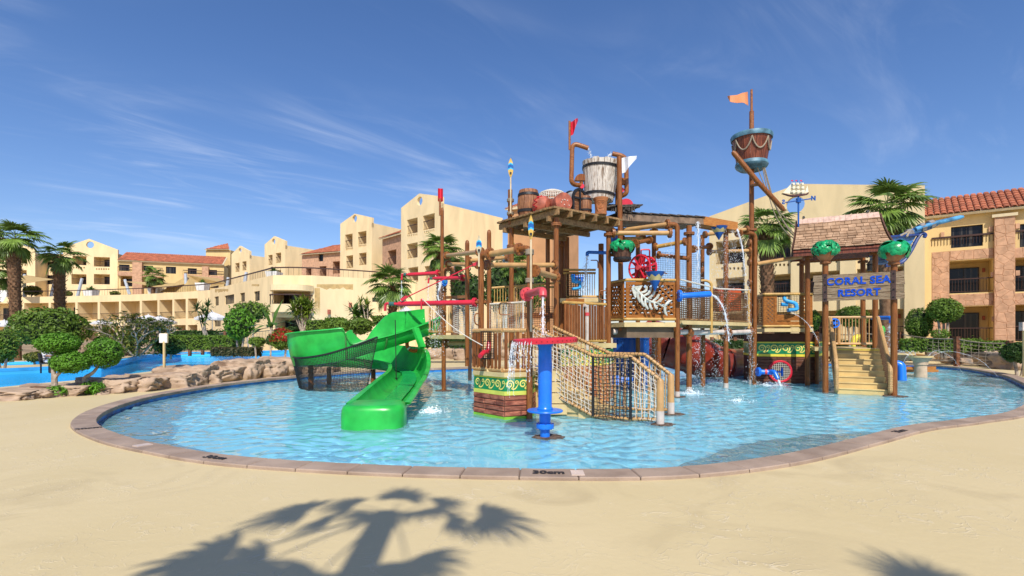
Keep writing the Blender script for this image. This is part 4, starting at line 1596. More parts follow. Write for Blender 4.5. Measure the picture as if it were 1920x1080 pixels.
MB().prism(ring, -.33, .53).build('base_core', M_BRICKJ, et)
MB().prism(grow(ring, 1.02), -.33, .05).build('waterline_band', M_LIME, et)
for i in range(5):
 brick_face(et, ring[i], ring[(i + 1) % 5], .05, .50, 4, .42)
MB().prism(grow(ring, 1.012), .50, .585).build('yellow_stripe', M_LIME if False else mat('pale_yellow_green', (.58, .60, .10), .5, .05), et)
MB().prism(grow(ring, 1.0), .585, .85).build('green_band', M_BAND, et)
MB().prism(grow(ring, 1.006), .85, .885).build('yellow_stripe', M_YELLOW, et)
MB().prism(grow(ring, 1.04), .885, .98).build('deck_edge', M_CREAM, et)
for i in range(5):
 scroll_band(et, ring[i], ring[(i + 1) % 5], .595, .845)
rl_pts = [(-.80, 12.7), (-.86, 11.55), (-.20, 10.80), (.30, 10.98)]
slat_rail(et, rl_pts, 1.03, 1.87, .112, .062, skip=lambda px: 948 < px < 962, slat_only=lambda px, a, b_: (a, 1.27) if 901 < px < 927 else (a, b_))
g0, g1_, g2_, g3 = P(902, 672, 11.25), P(926, 672, 10.98), P(926, 622, 10.98), P(902, 622, 11.25)
q = net(MB(), bil(g0, g1_, g2_, g3), 6, 11, .006, .1)
q.tube([g0, g1_, g2_, g3, g0], .016, 6)
q.build('hatch_net', M_BLACKNET, et)
q = MB()
q.tube(bend([P(917, 640, 11.3), P(915, 660, 11.2), P(905, 662, 10.9), P(900, 668, 10.75)], .06), [.05] * 14, 9)
q.cyl(P(908, 660, 10.95), P(902, 666, 10.78), .055, .045, 10)
q.build('water_gun', M_RED, et, True)
pB = post(et, 993, 10.85, 3.62, elbow=V((-.72, 11.9, 0)), r=.066, foot=False)
pC = post(et, 902, 11.9, 3.62, .98, elbow=V((.37, 10.85, 0)), r=.07)
bx, cx_ = V((.37, 10.85, 3.62)), V((-.72, 11.9, 3.62))
dd = (bx - cx_).normalized()
pipe(et, [cx_ + dd * .3, bx - dd * .3], .07, fl=(0, -1), flm=M_WOODH)
pipe(et, [P(913, 497, 12.0), P(1040, 497, 12.9)], .062, fl=(0, -1))
pipe(et, [P(1002, 508, 11.0), P(1041, 519, 12.6)], .068, fl=(0, -1))
for z0_, z1_ in ((469, 477), (523, 529)):
 p = P(993, 0, 10.85)
 q = MB()
 for k in range(5):
  zz = P(993, lerp(z0_, z1_, k / 4), 10.85).z
  q.tube([V((p.x + .082 * math.cos(a), p.y + .082 * math.sin(a), zz)) for a in [2 * math.pi * j / 12 for j in range(12)]], .014, 5, closed=True)
 q.build('rope_lashing', M_GREYROPE, et, True)
for pts in ([(900, 588, 11.75), (890, 588, 11.6), (890, 607, 11.6), (901, 611, 11.75)], [(958, 568, 13), (936, 568, 13), (936, 590, 13), (957, 590, 13)]):
 pipe(et, [P(*p) for p in pts], .016, M_WOODH, name='grab_handle', rb=.08)
MB().box((-.05, 11.75, 1.0), (1.0, 1.3, .06)).build('floor', M_CREAM, et)
for k in range(4):
 MB().box((.95, 11.6 + k * .02, .15 + k * .24), (.5 - k * .05, .9, .22)).build('step', M_CREAM, et)
sp = thing('spout', 'faded red elbow spout pouring onto the red disc', 'water spout', P(988, 551, 10.75))
pipe(sp, [P(988, 552, 10.75), P(1012, 545, 9.9), P(1018, 546, 9.4), P(1018, 556, 9.36)], .075, M_REDW, name='elbow_pipe', rb=.14)
MB().flange(P(988, 552, 10.75), P(1012, 545, 9.9) - P(988, 552, 10.75), .15).build('flange', M_REDW, sp, True)
jet([P(1018, 556, 9.36), P(1018, 590, 9.3), P(1018, 628, 9.26)], .04, .025, 'water_stream', 'water falling from the faded red elbow spout', n_drop=60, seed=3)
um = thing('umbrella_sprayer', 'blue column water sprayer topped by a thin red disc, blue ring low down', 'water sprayer', (.57, 8.84, 0))
ux, uy = .57, 8.84
MB().lathe([(0, -.3), (.085, -.3), (.085, .14), (.15, .16), (.155, .2), (.15, .24), (.098, .25), (.098, .42), (.13, .44), (.14, .50), (.118, .53), (.118, .62), (.122, 1.15), (.115, 1.55), (.135, 1.58), (.135, 1.63), (0, 1.63)], 24,
  Matrix.Translation((ux, uy, 0))).build('column', M_BLUE, um, True)
MB().lathe([(.12, .455), (.30, .445), (.312, .46), (.30, .478), (.12, .485)], 36, Matrix.Translation((ux, uy, 0))).build('splash_ring', M_BLUE, um, True)
tilt = Matrix.Translation((ux, uy, 1.67)) @ Matrix.Rotation(R(-2.2), 4, 'Y') @ Matrix.Rotation(R(1.0), 4, 'X')
MB().lathe([(0, -.02), (.50, -.03), (.535, -.045), (.555, -.04), (.56, .03), (.54, .045), (.2, .02), (0, .02)], 48, tilt).build('disc', M_RED, um, True)
q = MB()
for k in range(8):
 a = 2 * math.pi * k / 8
 q.cyl(V((ux + .135 * math.cos(a), uy + .135 * math.sin(a), .15)), V((ux + .135 * math.cos(a), uy + .135 * math.sin(a), .25)), .018, None, 6)
q.build('bolt_ring', M_BLUED, um)
q = MB()
hp = tilt
for k in range(40):
 a = 2 * math.pi * k / 40
 c = tilt @ V((.556 * math.cos(a), .556 * math.sin(a), 0))
 o = tilt @ V((.566 * math.cos(a), .566 * math.sin(a), 0))
 q.cyl(c, o, .008, None, 6)
q.build('nozzle_ring', mat('dark_red', (.2, .01, .02), .4), um, kind='stuff')
rg = random.Random(5)
drips = MB()
for k in range(16):
 a = R(150 + k * 6.2)
 s0 = tilt @ V((.56 * math.cos(a), .56 * math.sin(a), 0))
 dr = V((math.cos(a), math.sin(a), 0))
 L = rg.uniform(.25, .95)
 b = MB()
 m_ = 9
 pr = [s0 + dr * (.10 * t * L) + V((0, 0, -L * t * t)) for t in [i / m_ for i in range(m_ + 1)]]
 jet(pr, .007, .004, '', '', n_drop=12, spread=.012, seed=k, into=drips)
tag(drips.build('water_drips', M_SPRAY, None, True, kind='stuff'), 'thin water threads dripping off the rim of the red disc', 'water')
ls = thing('net_stair', 'tan pipe stair with white and black rope netting climbing left from the pool', 'stair', (2.3, 10.6, 0))
f0 = V((2.93, 10.12, 0))
f1 = V((2.42, 10.42, 0))
f2 = V((1.72, 10.82, 0))
f3 = V((.42, 11.55, 0))
off = V((.62, 1.32, 0))
def zt_(p, z):
 return V((p.x, p.y, z))
def stair_side(o, nm, lab):
 top = [zt_(f0 + o, .88), zt_(f1 + o, 1.33), zt_(f2 + o, 1.33), zt_(f3 + o, 1.98)]
 bot = [zt_(f0 + o, .10), zt_(f1 + o, .06), zt_(f2 + o, .06), zt_(f3 + o, .74)]
 nd = node(nm, ls)
 MB().tube(bend(top, .06), .042, 10).build('top_rail', M_TAN, nd, True)
 MB().tube(bend(bot, .06), .036, 10).build('bottom_rail', M_TAN, nd, True)
 b = MB()
 b.tube([zt_(f0 + o, -.3), zt_(f0 + o, .86), zt_(f0 + o, .90)], [.075, .075, .05], 14)
 b.build('newel', M_TAN, nd, True)
 b = MB()
 b.cyl(zt_(f0 + o, -.3), zt_(f0 + o, .27), .079, None, 14)
 b.build('newel_sleeve', M_PVC, nd, True)
 b = MB()
 for (ta, tb_, ba, bb) in ((top[0], top[1], bot[0], bot[1]), (top[1], top[2], bot[1], bot[2]), (top[2], top[3], bot[2], bot[3])):
  L = (V((tb_.x, tb_.y, 0)) - V((ta.x, ta.y, 0))).length
  k = max(2, int(L / .105))
  for i in range(1, k):
   t = i / k
   b.tube([lerp(ba, bb, t), lerp(ta, tb_, t)], .014, 6, False)
 b.build('bars', M_TAN, nd, True, kind='stuff')
 b = MB()
 for line in (top, bot):
  for i in range(3):
   a, c = line[i], line[i + 1]
   L = (c - a).length
   d = (c - a).normalized()
   for k in range(int(L / .085)):
    p = lerp(a, c, (k + .5) / int(L / .085))
    u = d.orthogonal().normalized()
    w_ = d.cross(u)
    s_ = .02 * (1 if k % 2 else -1)
    b.tube([p + (u * math.cos(t) + w_ * math.sin(t)) * .046 + d * s_ * math.cos(t) for t in [2 * math.pi * j / 8 for j in range(8)]], .0055, 4, closed=True)
 b.build('lashing', M_BLACKNET, nd, True, kind='stuff')
 return top, bot, nd
top, bot, nd = stair_side(V((0, 0, 0)), 'front_side', '')
nrm = V((off.x, off.y, 0)).normalized() * -.03
fw = lambda i, j: bil(bot[i] + nrm, bot[j] + nrm, top[j] + nrm, top[i] + nrm)
def wavy(fn, s_):
 return lambda u, v: fn(u, v) + V((.012 * math.sin(v * 7 + s_ + u * 5), .0, .016 * math.sin(u * 9 + s_ + v * 4)))
q = net(MB(), wavy(fw(2, 3), 1), 16, 13, .0072, .22, n=4)
q.build('white_net', M_WHITENET, nd)
q = net(MB(), wavy(fw(1, 2), 2), 11, 16, .009, .12, n=4)
for i in (1, 2):
 q.tube([bot[i] + nrm, top[i] + nrm], .03, 6)
q.build('black_net', M_BLACKNET, nd)
q = net(MB(), wavy(fw(0, 1), 3), 6, 10, .0072, .25, n=4)
q.build('white_net', M_WHITENET, nd)
top, bot, nd = stair_side(off, 'rear_side', '')
q = net(MB(), wavy(bil(bot[0], bot[1], top[1], top[0]), 4), 7, 10, .0055, .2, n=4)
q2 = net(q, wavy(bil(bot[1], bot[2], top[2], top[1]), 4), 8, 12, .0055, .2, n=4)
q2 = net(q, wavy(bil(bot[2], bot[3], top[3], top[2]), 4), 14, 12, .0055, .2, n=4)
q.build('white_net', M_WHITENET, nd)
dx = (f3 - f2)
for k in range(4):
 c = lerp(f2, f3, (k + .5) / 4.6) + off * .5
 w_ = off.length - .1
 ang = math.atan2(off.y, off.x)
 MB().box(zt_(c, .02 + .17 * k), (w_, .38, .2), ang).build('tread', M_CREAM, ls)
sp_ = [zt_(f2 + off * .06, -.3), zt_(f3 + off * .06, -.3), zt_(f3 + off * .06, .68), zt_(f2 + off * .06, .02)]
MB().extr(sp_, off.normalized() * .05).build('stringer', M_CREAM, ls)
MB().hexa([zt_(p, -.30) for p in (f1, f2, f2 + off, f1 + off)], [zt_(p, -.02) for p in (f1, f2, f2 + off, f1 + off)]).build('landing', M_CREAM, ls)
bt = thing('barrel_tower', 'tall wooden tower carrying the plank platform with the barrels', 'play tower', (1.3, 14.6, 0))
PN, PL, PR, PF = V((1.08, 13.0, 0)), V((-.37, 14.8, 0)), V((3.0, 14.36, 0)), V((1.67, 16.4, 0))
ZP = 5.05
post(bt, 1043, 13.2, 4.80, collars=(4.62,))
post(bt, 959, 14.6, 4.83, collars=(4.3,))
post(bt, 1141, 14.5, 4.83, collars=(4.62,))
post(bt, 1054, 16.2, 4.83, r=.11, collars=(4.6,))
post(bt, 1062, 16.0, 4.83, r=.09)
post(bt, 1027, 15.8, 4.8)
post(bt, 1127, 16.4, 4.7, r=.085)
pc_ = (PN + PL + PR + PF) / 4
ux_ = (PR - PN).normalized()
uy_ = (PL - PN).normalized()
pl = node('platform', bt)
A0 = PN - ux_ * .05 - uy_ * .05
Lx, Ly = (PR - PN).length + .1, (PL - PN).length + .1
for k in range(6):
 a = A0 + ux_ * (.12 + k * (Lx - .24) / 5)
 MB().beam(zt_(a - uy_ * .02, ZP - .14), zt_(a + uy_ * (Ly + .02), ZP - .14), .07, .15).build('joist', M_PLANK, pl)
for t in (.12, .5, .88):
 a = A0 + uy_ * (Ly * t)
 MB().beam(zt_(a + ux_ * .02, ZP - .28), zt_(a + ux_ * (Lx - .02), ZP - .28), .09, .13).build('beam', M_PLANK, pl)
k = 17
for i in range(k):
 a = A0 + uy_ * (Ly * (i + .5) / k)
 MB().beam(zt_(a - ux_ * rnd(.0, .05), ZP - .03), zt_(a + ux_ * (Lx + rnd(0, .06)), ZP - .03), Ly / k - .02, .05).build('plank', M_PLANK, pl)
slat_rail(bt, [(1.33, 13.35), (2.62, 14.3)], 1.62, 2.63, .10, .062, rope=False)
MB().prism([(1.1, 13.2), (2.95, 14.45), (1.8, 16.3), (-.2, 14.8)], 1.42, 1.55).build('floor', M_CREAM, bt)
q = MB()
q.tube([P(1095, 572, 13.7), P(1100, 575, 13.75), P(1101, 690, 13.75)], .05, 10)
q.build('drain_pipe', M_PVC, bt, True)
MB().cyl(P(1101, 586, 13.75), P(1101, 592, 13.75), .06, None, 12).build('pipe_collar', M_REDW, bt, True)
u0 = node('upper_rail', bt)
for a, c in (((1056, 506), (1117, 506)), ((1056, 512), (1117, 512)), ((1062, 556), (1128, 556))):
 MB().tube([P(*a, 15.8), P(*c, 15.6)], .035, 8).build('rail', M_TANY, u0, True)
q = MB()
for k in range(13):
 px = 1062 + k * 4.4
 q.tube([P(px, 512, 15.75), P(px, 556, 15.7)], .012, 5, False)
q.build('bars', M_TANY, u0, True, kind='stuff')
q = net(MB(), bil(P(1063, 555, 15.65), P(1088, 555, 15.6), P(1088, 512, 15.6), P(1063, 512, 15.65)), 8, 12, .007, .1)
q.build('black_net', M_BLACKNET, u0)
q = MB()
q.tube(bend([P(1072, 517, 15.5), P(1077, 530, 15.4), P(1088, 528, 15.4), P(1088, 540, 15.3), P(1073, 542, 15.2)], .06), .045, 9)
q.cyl(P(1072, 527, 15.45), P(1084, 527, 15.45), .06, None, 10)
q.build('water_gun', M_CYAN, u0, True)
MB().prism([P(1050, 0, 15.6).to_tuple()[:2], P(1128, 0, 15.4).to_tuple()[:2], P(1128, 0, 17).to_tuple()[:2], P(1050, 0, 17).to_tuple()[:2]], 2.78, 2.9).build('upper_floor', M_CREAM, bt)
MB().box(P(1078, 565, 15.2), (.55, .06, .16)).build('sign_board', M_LATT, bt)
for pts in ([(1108, 488, 15.2), (1121, 488, 15.0), (1121, 503, 15.0)], [(1136, 545, 14.4), (1124, 545, 14.4), (1124, 562, 14.4), (1137, 562, 14.4)]):
 pipe(bt, [P(*p) for p in pts], .016, M_WOODH, name='grab_handle', rb=.07)
hl = [P(1050, 0, 13.0), P(1142, 0, 13.6), P(1150, 0, 15.2), P(1060, 0, 15.4)]
MB().prism(hl, -.33, .98).build('base_core', mat('orange_brick_joint', (.30, .11, .045), .8), bt)
M_OB = mat('orange_brick', (.50, .17, .055), .65, .2, 6, .4, 18, orand=.2)
brick_face(bt, hl[0], hl[1], .0, .95, 6, .3, M_OB)
brick_face(bt, hl[1], hl[2], .0, .95, 6, .3, M_OB)
MB().prism(grow(hl, 1.015), .98, 1.04).build('yellow_stripe', M_YELLOW, bt)
MB().prism(hl, 1.04, 1.38).build('leaf_band', M_BAND, bt)
q = MB()
d = (hl[1] - hl[0]).normalized()
n = V((d.y, -d.x, 0))
Lh = (hl[1] - hl[0]).length
rg = random.Random(9)
for k in range(90):
 c = hl[0] + d * rg.uniform(.04, Lh - .04) + n * .006
 z = rg.uniform(1.07, 1.35)
 a = rg.uniform(0, 3.1)
 s_ = rg.uniform(.022, .05)
 q.quad(*[V((c.x, c.y, z)) + d * (s_ * math.cos(t + a) * (1.5 if i % 2 == 0 else .6)) + V((0, 0, s_ * math.sin(t + a) * (1.0 if i % 2 == 0 else .7))) + n * .0004 * k * .1 for i, t in enumerate([2 * math.pi * j / 6 for j in range(6)])])
q.build('leaf_pattern', M_YELLOW, bt)
for px, D, zt in ((917, 14.2, 4.55), (876, 14.4, 4.3)):
 post(bt, px, D, zt, .9, tip='cap', r=.062)
for a, b_, r_ in (((838, 479, 15.9), (900, 472, 12.4), .06), ((840, 495, 16.1), (897, 497, 14.5), .06), ((881, 489, 14.6), (951, 483, 14.3), .058)):
 pipe(bt, [P(*a), P(*b_)], r_, fl=(0, -1))
for a, b_ in (((922, 540, 15.5), (1050, 530, 16)), ((925, 568, 15), (982, 568, 15.2)), ((965, 540, 17), (1045, 538, 17))):
 q = MB()
 q.tube([P(*a), P(*b_)], .035, 8)
 k = int(abs(b_[0] - a[0]) / 5)
 for i in range(1, k):
  t = i / k
  p = lerp(P(*a), P(*b_), t)
  q.tube([p, p - V((0, 0, .95))], .013, 5, False)
 q.build('bar_rail', M_TANY, bt, True)
q = net(MB(), bil(P(918, 620, 13.5), P(985, 622, 13.6), P(985, 568, 13.6), P(918, 572, 13.5)), 22, 16, .0055, .1)
q.tube([P(918, 570, 13.5), P(985, 566, 13.6)], .02, 6)
q.tube([P(981, 560, 13.0), P(981, 640, 13.0)], .02, 6)
q.build('white_net', M_WHITENET, bt)
q = net(MB(), bil(P(985, 655, 13), P(1038, 655, 13.2), P(1038, 575, 13.2), P(985, 572, 13)), 16, 22, .005, .1)
q.build('black_net', M_BLACKNET, bt)
MB().box(P(1010, 592, 14.2), (1.0, .05, .16)).build('cross_board', M_SLAT, bt)
sdk = thing('slide_deck', 'small raised slide deck with tan rails and a white net bridge beside the green slide', 'play deck', (-2, 17, 0))
post(sdk, 832, 16.4, 3.9, elbow=V((2, 16.4, 0)), r=.07)
post(sdk, 829, 16.55, 5.75, 3.2, r=.058, tip='cap')
MB().beam(P(881, 640, 20.3), V((P(881, 0, 20.3).x, 20.3, -.3)), .14, .14, (0, 1, 0)).build('dark_leg', mat('dark_leg', (.05, .035, .028), .6), sdk)
MB().prism([P(806, 0, 17.0), P(884, 0, 14.6), P(884, 0, 17), P(806, 0, 19.2)], 1.66, 1.78).build('floor', M_CREAM, sdk)
pipe(sdk, [P(838, 644, 16.5), P(880, 643, 16.2)], .07, fl=(0,), flm=M_WOODH)
q = MB()
q.tube([P(806, 572, 17), P(806, 622, 17)], .035, 8)
q.tube([P(845, 572, 16.2), P(845, 622, 16.2)], .035, 8)
q.tube([P(876, 560, 15.2), P(876, 635, 15.2)], .035, 8)
q.tube([P(805, 622, 17), P(850, 622, 16.2)], .035, 8)
for k in range(1, 8):
 px = 806 + k * 5
 q.tube([P(px, 575, 17 - k * .1), P(px, 620, 17 - k * .1)], .013, 5, False)
q.build('rail_frame', M_TAN, sdk, True)
q = MB()
q.beam(P(836, 558, 16.6), P(880, 556, 15.6), .06, .09)
q.build('top_board', M_WOODH, sdk)
q = net(MB(), bil(P(850, 622, 16), P(902, 626, 14.6), P(902, 562, 14.6), P(850, 562, 16), .05), 18, 16, .0075, .08)
q.tube([P(848, 562, 16), P(875, 566, 15.4), P(902, 562, 14.6)], .022, 6)
q.build('white_net', M_WHITENET, sdk)
rs_ = thing('red_vane', 'dark red curved plate standing on top of the far left post', 'vane', P(827, 384, 16.5))
q = MB()
for y0, y1 in ((352, 384),):
 n_ = 9
 a = []
 for k in range(n_ + 1):
  t = k / n_
  px = 821 + 9.5 * t
  a.append((P(px, 353 + .6 * t, 16.5 + .10 * math.sin(t * 3.1)), P(px, 379 + (1 - t) * -2 + 4 * t - 6 * t * t, 16.5 + .10 * math.sin(t * 3.1))))
 for k in range(n_):
  q.hexa([a[k][1], a[k + 1][1], a[k + 1][1] + V((0, .02, 0)), a[k][1] + V((0, .02, 0))], [a[k][0], a[k + 1][0], a[k + 1][0] + V((0, .02, 0)), a[k][0] + V((0, .02, 0))])
q.build('plate', M_RED, rs_, True)
MB().tube([P(825, 372, 16.55), P(825, 404, 16.5)], .035, 8).build('stem', M_WOODH, rs_, True)
def arm(label, a, b_, r, spout=None, bracket=None):
 t = thing('swing_pipe', label, 'red pipe', b_)
 a, b_ = V(a), V(b_)
 MB().tube([a, a + (b_ - a) * .01, b_], [r * .8, r, r], 14).build('tube', M_RED, t, True)
 MB().flange(b_, b_ - a, r * 1.8).build('flange', M_RED, t, True)
 d = (b_ - a).normalized()
 MB().cyl(b_ + d * .03, b_ + d * .3, r * .7, None, 10).build('stub', M_WOODH, t, True)
 if spout:
  MB().tube(bend([a, spout[0], spout[1]], .05), r * .55, 8).build('spout', M_RED, t, True)
  MB().cyl(lerp(a, V(spout[0]), .3), lerp(a, V(spout[0]), .7), r * .75, None, 8).build('valve', mat('valve_green', (.05, .14, .13), .4, .2), t, True)
 return t
a1 = arm('long thick red arm pipe nearest the camera above the green slide', P(747, 570, 12.6), P(890, 567, 12.05), .062, (P(723, 569, 12.7), P(722, 583, 12.7)))
q = MB()
q.tube([P(757, 560, 12.5), P(893, 494, 12.2)], .014, 6)
q.beam(P(752, 563, 12.5), P(763, 556, 12.5), .05, .07)
q.beam(P(887, 497, 12.2), P(897, 493, 12.2), .05, .07)
q.build('tie_rod', M_RED, a1, True)
MB().tube(bend([P(794, 562, 12.35), P(790, 561, 12.35), P(790, 580, 12.35)], .03), .022, 8).build('hose_hook', M_RED, a1, True)
arm('short red arm pipe fixed high on the far left post', P(766, 515, 17.0), P(821, 512, 16.6), .062, (P(754, 514, 17.1), P(753, 525, 17.1)))
arm('red arm pipe behind the far left post and the blue wheel', P(815, 522, 15.6), P(867, 521, 14.8), .055, (P(804, 522, 15.8), P(803, 531, 15.8)))
bwheel = thing('hand_wheel', 'small blue wheel between the red arms on the far left post', 'hand wheel', P(832, 528, 16.2))
MB().lathe([(0, -.05), (.13, -.05), (.16, 0), (.13, .05), (0, .05)], 18, frame(P(832, 528, 16.2), V((.6, .8, 0)), Z3)).build('rim', M_BLUE, bwheel, True)
MB().lathe([(.0, -.07), (.06, -.07), (.06, .07), (0, .07)], 12, frame(P(832, 528, 16.2), V((.6, .8, 0)), Z3)).build('hub', M_CYAN, bwheel, True)
jet([P(826, 524, 16), P(822, 560, 15.9), P(818, 600, 15.8), P(815, 655, 15.7)], .10, .02, 'water_stream', 'thick splash of water falling beside the far left post', n_drop=380, spread=.13, seed=11)
jet([P(753, 526, 17.1), P(753, 548, 17.1), P(752, 570, 17)], .018, .01, 'water_stream', 'short water trickle from the high red arm on the far left post', n_drop=40, spread=.03, seed=12)
jet([P(803, 531, 15.8), P(803, 550, 15.8), P(802, 566, 15.8)], .008, .004, 'water_stream', 'thin trickle from the red arm behind the far left post', n_drop=30, spread=.02, seed=13)
ro = MB()
ro.tube([P(795, 563, 12.3) + (P(905, 648, 11.0) - P(795, 563, 12.3)) * (k / 14) - Z3 * .10 * math.sin(math.pi * k / 14) for k in range(15)], .011, 6)
tag(ro.build('rope', M_WHITENET, None, True), 'white rope from the thick red arm down to the red water gun', 'rope')
ro = MB()
ro.tube([P(741, 600, 16.2), P(742, 650, 16), P(743, 712, 15.8), P(743, 725, 15.8)], .016, 6)
ro.tube([P(743, 708, 15.8), P(743, 716, 15.8)], .035, 6)
tag(ro.build('rope', M_BLACKNET, None, True), 'black rope hanging down in front of the green slide', 'rope')
gs = thing('water_slide', 'green open water slide curling down to a rounded end in the pool', 'slide', (-2.7, 10, 0))
st_ = [(-2.85, 18.2, 1.88, .55, .85, .50), (-3.4, 17.75, 1.68, .46, .95, .50), (-4.0, 17.35, 1.46, .42, 1.05, .52), (-4.55, 17.05, 1.28, .42, .66, .54), (-4.9, 16.92, 1.17, .44, .42, .55), (-5.25, 16.82, 1.07, .46, .78, .56), (-5.42, 16.79, 1.02, .96, .92, .57),
 (-5.8, 16.75, .92, 1.04, .72, .58), (-6.35, 16.85, .84, 1.06, .55, .6), (-6.85, 17.25, .78, 1.06, .4, .6), (-7.1, 17.9, .73, 1.05, .4, .6), (-7.05, 18.6, .69, 1.02, .4, .6), (-6.7, 19.1, .66, 1.0, .4, .58),
 (-6.0, 19.3, .62, .9, .38, .56), (-5.2, 19.2, .58, .85, .36, .54), (-4.4, 18.8, .53, .85, .34, .54), (-3.75, 18.0, .47, .85, .34, .54), (-3.4, 16.9, .40, .80, .36, .54),
 (-3.15, 15.6, .34, .55, .36, .54), (-2.98, 14.0, .27, .40, .36, .54), (-2.85, 12.4, .20, .36, .34, .53), (-2.75, 11.2, .14, .33, .33, .52), (-2.70, 10.35, .10, .30, .30, .52)]
cen = catmull([V(s[:3]) for s in st_], 5)
lw_ = catmull([V((s[3], s[4], s[5])) for s in st_], 5)
L = []
for i, c in enumerate(cen):
 t = (cen[min(i + 1, len(cen) - 1)] - cen[max(i - 1, 0)])
 t.z = 0
 t.normalize()
 lf = V((-t.y, t.x, 0))      # left of travel
 hl_, hr_, hw = lw_[i]
 sec = []
 lip = .07
 sec += [lf * (hw + .13) + Z3 * (hl_ - .03), lf * (hw + .12) + Z3 * hl_, lf * (hw + .035) + Z3 * (hl_ + .01)]
 for a in (0, .25, .5, .75, 1):
  sec.append(lf * (hw - .0 - .18 * a ** 2) + Z3 * (hl_ * (1 - a) + 0.03 * a))
 sec += [lf * (hw - .32), -lf * (hw - .32)]
 for a in (1, .75, .5, .25, 0):
  sec.append(-lf * (hw - .18 * a ** 2) + Z3 * (hr_ * (1 - a) + .03 * a))
 sec += [-lf * (hw + .035) + Z3 * (hr_ + .01), -lf * (hw + .12) + Z3 * hr_, -lf * (hw + .13) + Z3 * (hr_ - .03), -lf * (hw + .045) + Z3 * (hr_ - .035)]
 for a in (.25, .5, .75, 1):
  sec.append(-lf * (hw + .045 - .2 * a ** 2) + Z3 * ((hr_ - .035) * (1 - a) - .03 * a))
 sec += [-lf * (hw - .34) - Z3 * .05, lf * (hw - .34) - Z3 * .05]
 for a in (1, .75, .5, .25, 0):
  sec.append(lf * (hw + .045 - .2 * a ** 2) + Z3 * ((hl_ - .035) * (1 - a) - .03 * a))
 L.append([c + p for p in sec])
k = len(L[0])
b = MB()
cut = [0, 13, 28, 50, 70, 88, len(L) - 1]
for s_ in range(len(cut) - 1):
 b = MB()
 i0, i1 = cut[s_], cut[s_ + 1]
 vs = [p for r_ in L[i0:i1 + 1] for p in r_]
 fs = []
 for i in range(i1 - i0):
  for q in range(k):
   q2 = (q + 1) % k
   fs.append((i * k + q, i * k + q2, (i + 1) * k + q2, (i + 1) * k + q))
 b.add(vs, fs)
 so = b.build('flume_section', M_GREEN, gs, True)
 WM[so.name] = Matrix()
 if s_ > 0:
  f = MB()
  cc = cen[i0]
  tt = (cen[i0 + 1] - cen[i0 - 1]).normalized()
  grow_ = [cc + (p - cc) * 1.0 + (p - cc).normalized() * .05 for p in L[i0][18:]] + []
  inn = [p for p in L[i0][18:]]
  n_ = len(inn)
  for q in range(n_ - 1):
   f.hexa([inn[q] - tt * .025, inn[q + 1] - tt * .025, grow_[q + 1] - tt * .025, grow_[q] - tt * .025],
    [inn[q] + tt * .025, inn[q + 1] + tt * .025, grow_[q + 1] + tt * .025, grow_[q] + tt * .025])
  f.build('joint_flange', mat('slide_seam', (.06, .22, .05), .5, .2, 6), gs)
b = MB()
for i in range(76, len(L) - 1):
 a, c = L[i], L[i + 1]
 u = Z3 * .045
 b.quad(a[8] + u, c[8] + u, c[9] + u, a[9] + u)
b.build('water_film', M_GREENW, gs, True)
e = cen[-1]
tt = (cen[-1] - cen[-4]).normalized()
rt = V((tt.y, -tt.x, 0))
b = MB()
rows = []
nn = 22
for j, (zz, k_) in enumerate(((-.2, 1.0), (.06, 1.0), (.22, 1.0), (.36, .985), (.43, .94), (.465, .84), (.47, .65))):
 row = []
 for i in range(nn):
  a = 2 * math.pi * i / nn
  x, y = math.cos(a), math.sin(a)
  x = math.copysign(abs(x) ** .55, x)
  y = math.copysign(abs(y) ** .55, y)
  row.append(e + tt * (.36 + .46 * y * k_) + rt * (.60 * x * k_) + Z3 * (zz - e.z))
 rows.append(row)
vs = [p for r_ in rows for p in r_]
fs = [(j * nn + i, j * nn + (i + 1) % nn, (j + 1) * nn + (i + 1) % nn, (j + 1) * nn + i) for j in range(len(rows) - 1) for i in range(nn)]
fs.append(tuple((len(rows) - 1) * nn + i for i in range(nn)))
b.add(vs, fs)
b.build('end_bumper', M_GREEN, gs, True)
for px, D, zz in ((583, 17.05, .75), (617, 18.8, .6), (700, 19.2, .5)):
 x = (px - 960) * D / F
 MB().cyl((x, D, -.3), (x, D, zz), .085, None, 12).build('leg', M_WOODP, gs, True)
b = MB()
b.beam(P(779, 616, 16.9), P(792, 652, 16.6), .2, .12)
b.build('bracket', M_GREEN, gs)
sn_ = thing('safety_net', 'black mesh net hanging below the outer curve of the green slide', 'net', (-6, 16.4, 0))
edge = [P(547, 668, 17.2), P(558, 671, 16.3), P(585, 669, 15.95), P(620, 662, 15.9), P(665, 648, 15.95), P(708, 632, 16.1)]
low = [P(562, 730, 17.1), P(575, 732, 16.5), P(600, 734, 16.25), P(628, 735, 16.15), P(660, 735, 16.15), P(687, 734, 16.3)]
E_, W_ = catmull(edge, 9), catmull(low, 9)
def nfn(u, v):
 x = u * (len(E_) - 1)
 i = min(len(E_) - 2, int(x))
 a, c = lerp(E_[i], E_[i + 1], x - i), lerp(W_[i], W_[i + 1], x - i)
 return lerp(c, a, v)
q = MB()
net(q, nfn, 62, 26, .0085, .08)
q.tube(E_, .03, 6)
q.tube(W_, .014, 6)
q.tube([nfn(1, t / 6) for t in range(7)], .014, 6)
q.tube([nfn(0, t / 6) for t in range(7)], .02, 6)
q.build('mesh', M_BLACKNET, sn_, kind='stuff')
lr_ = thing('life_ring', 'orange life ring hung behind the upper end of the green slide', 'life ring', P(777, 644, 18.6))
c = P(777, 644, 18.6)
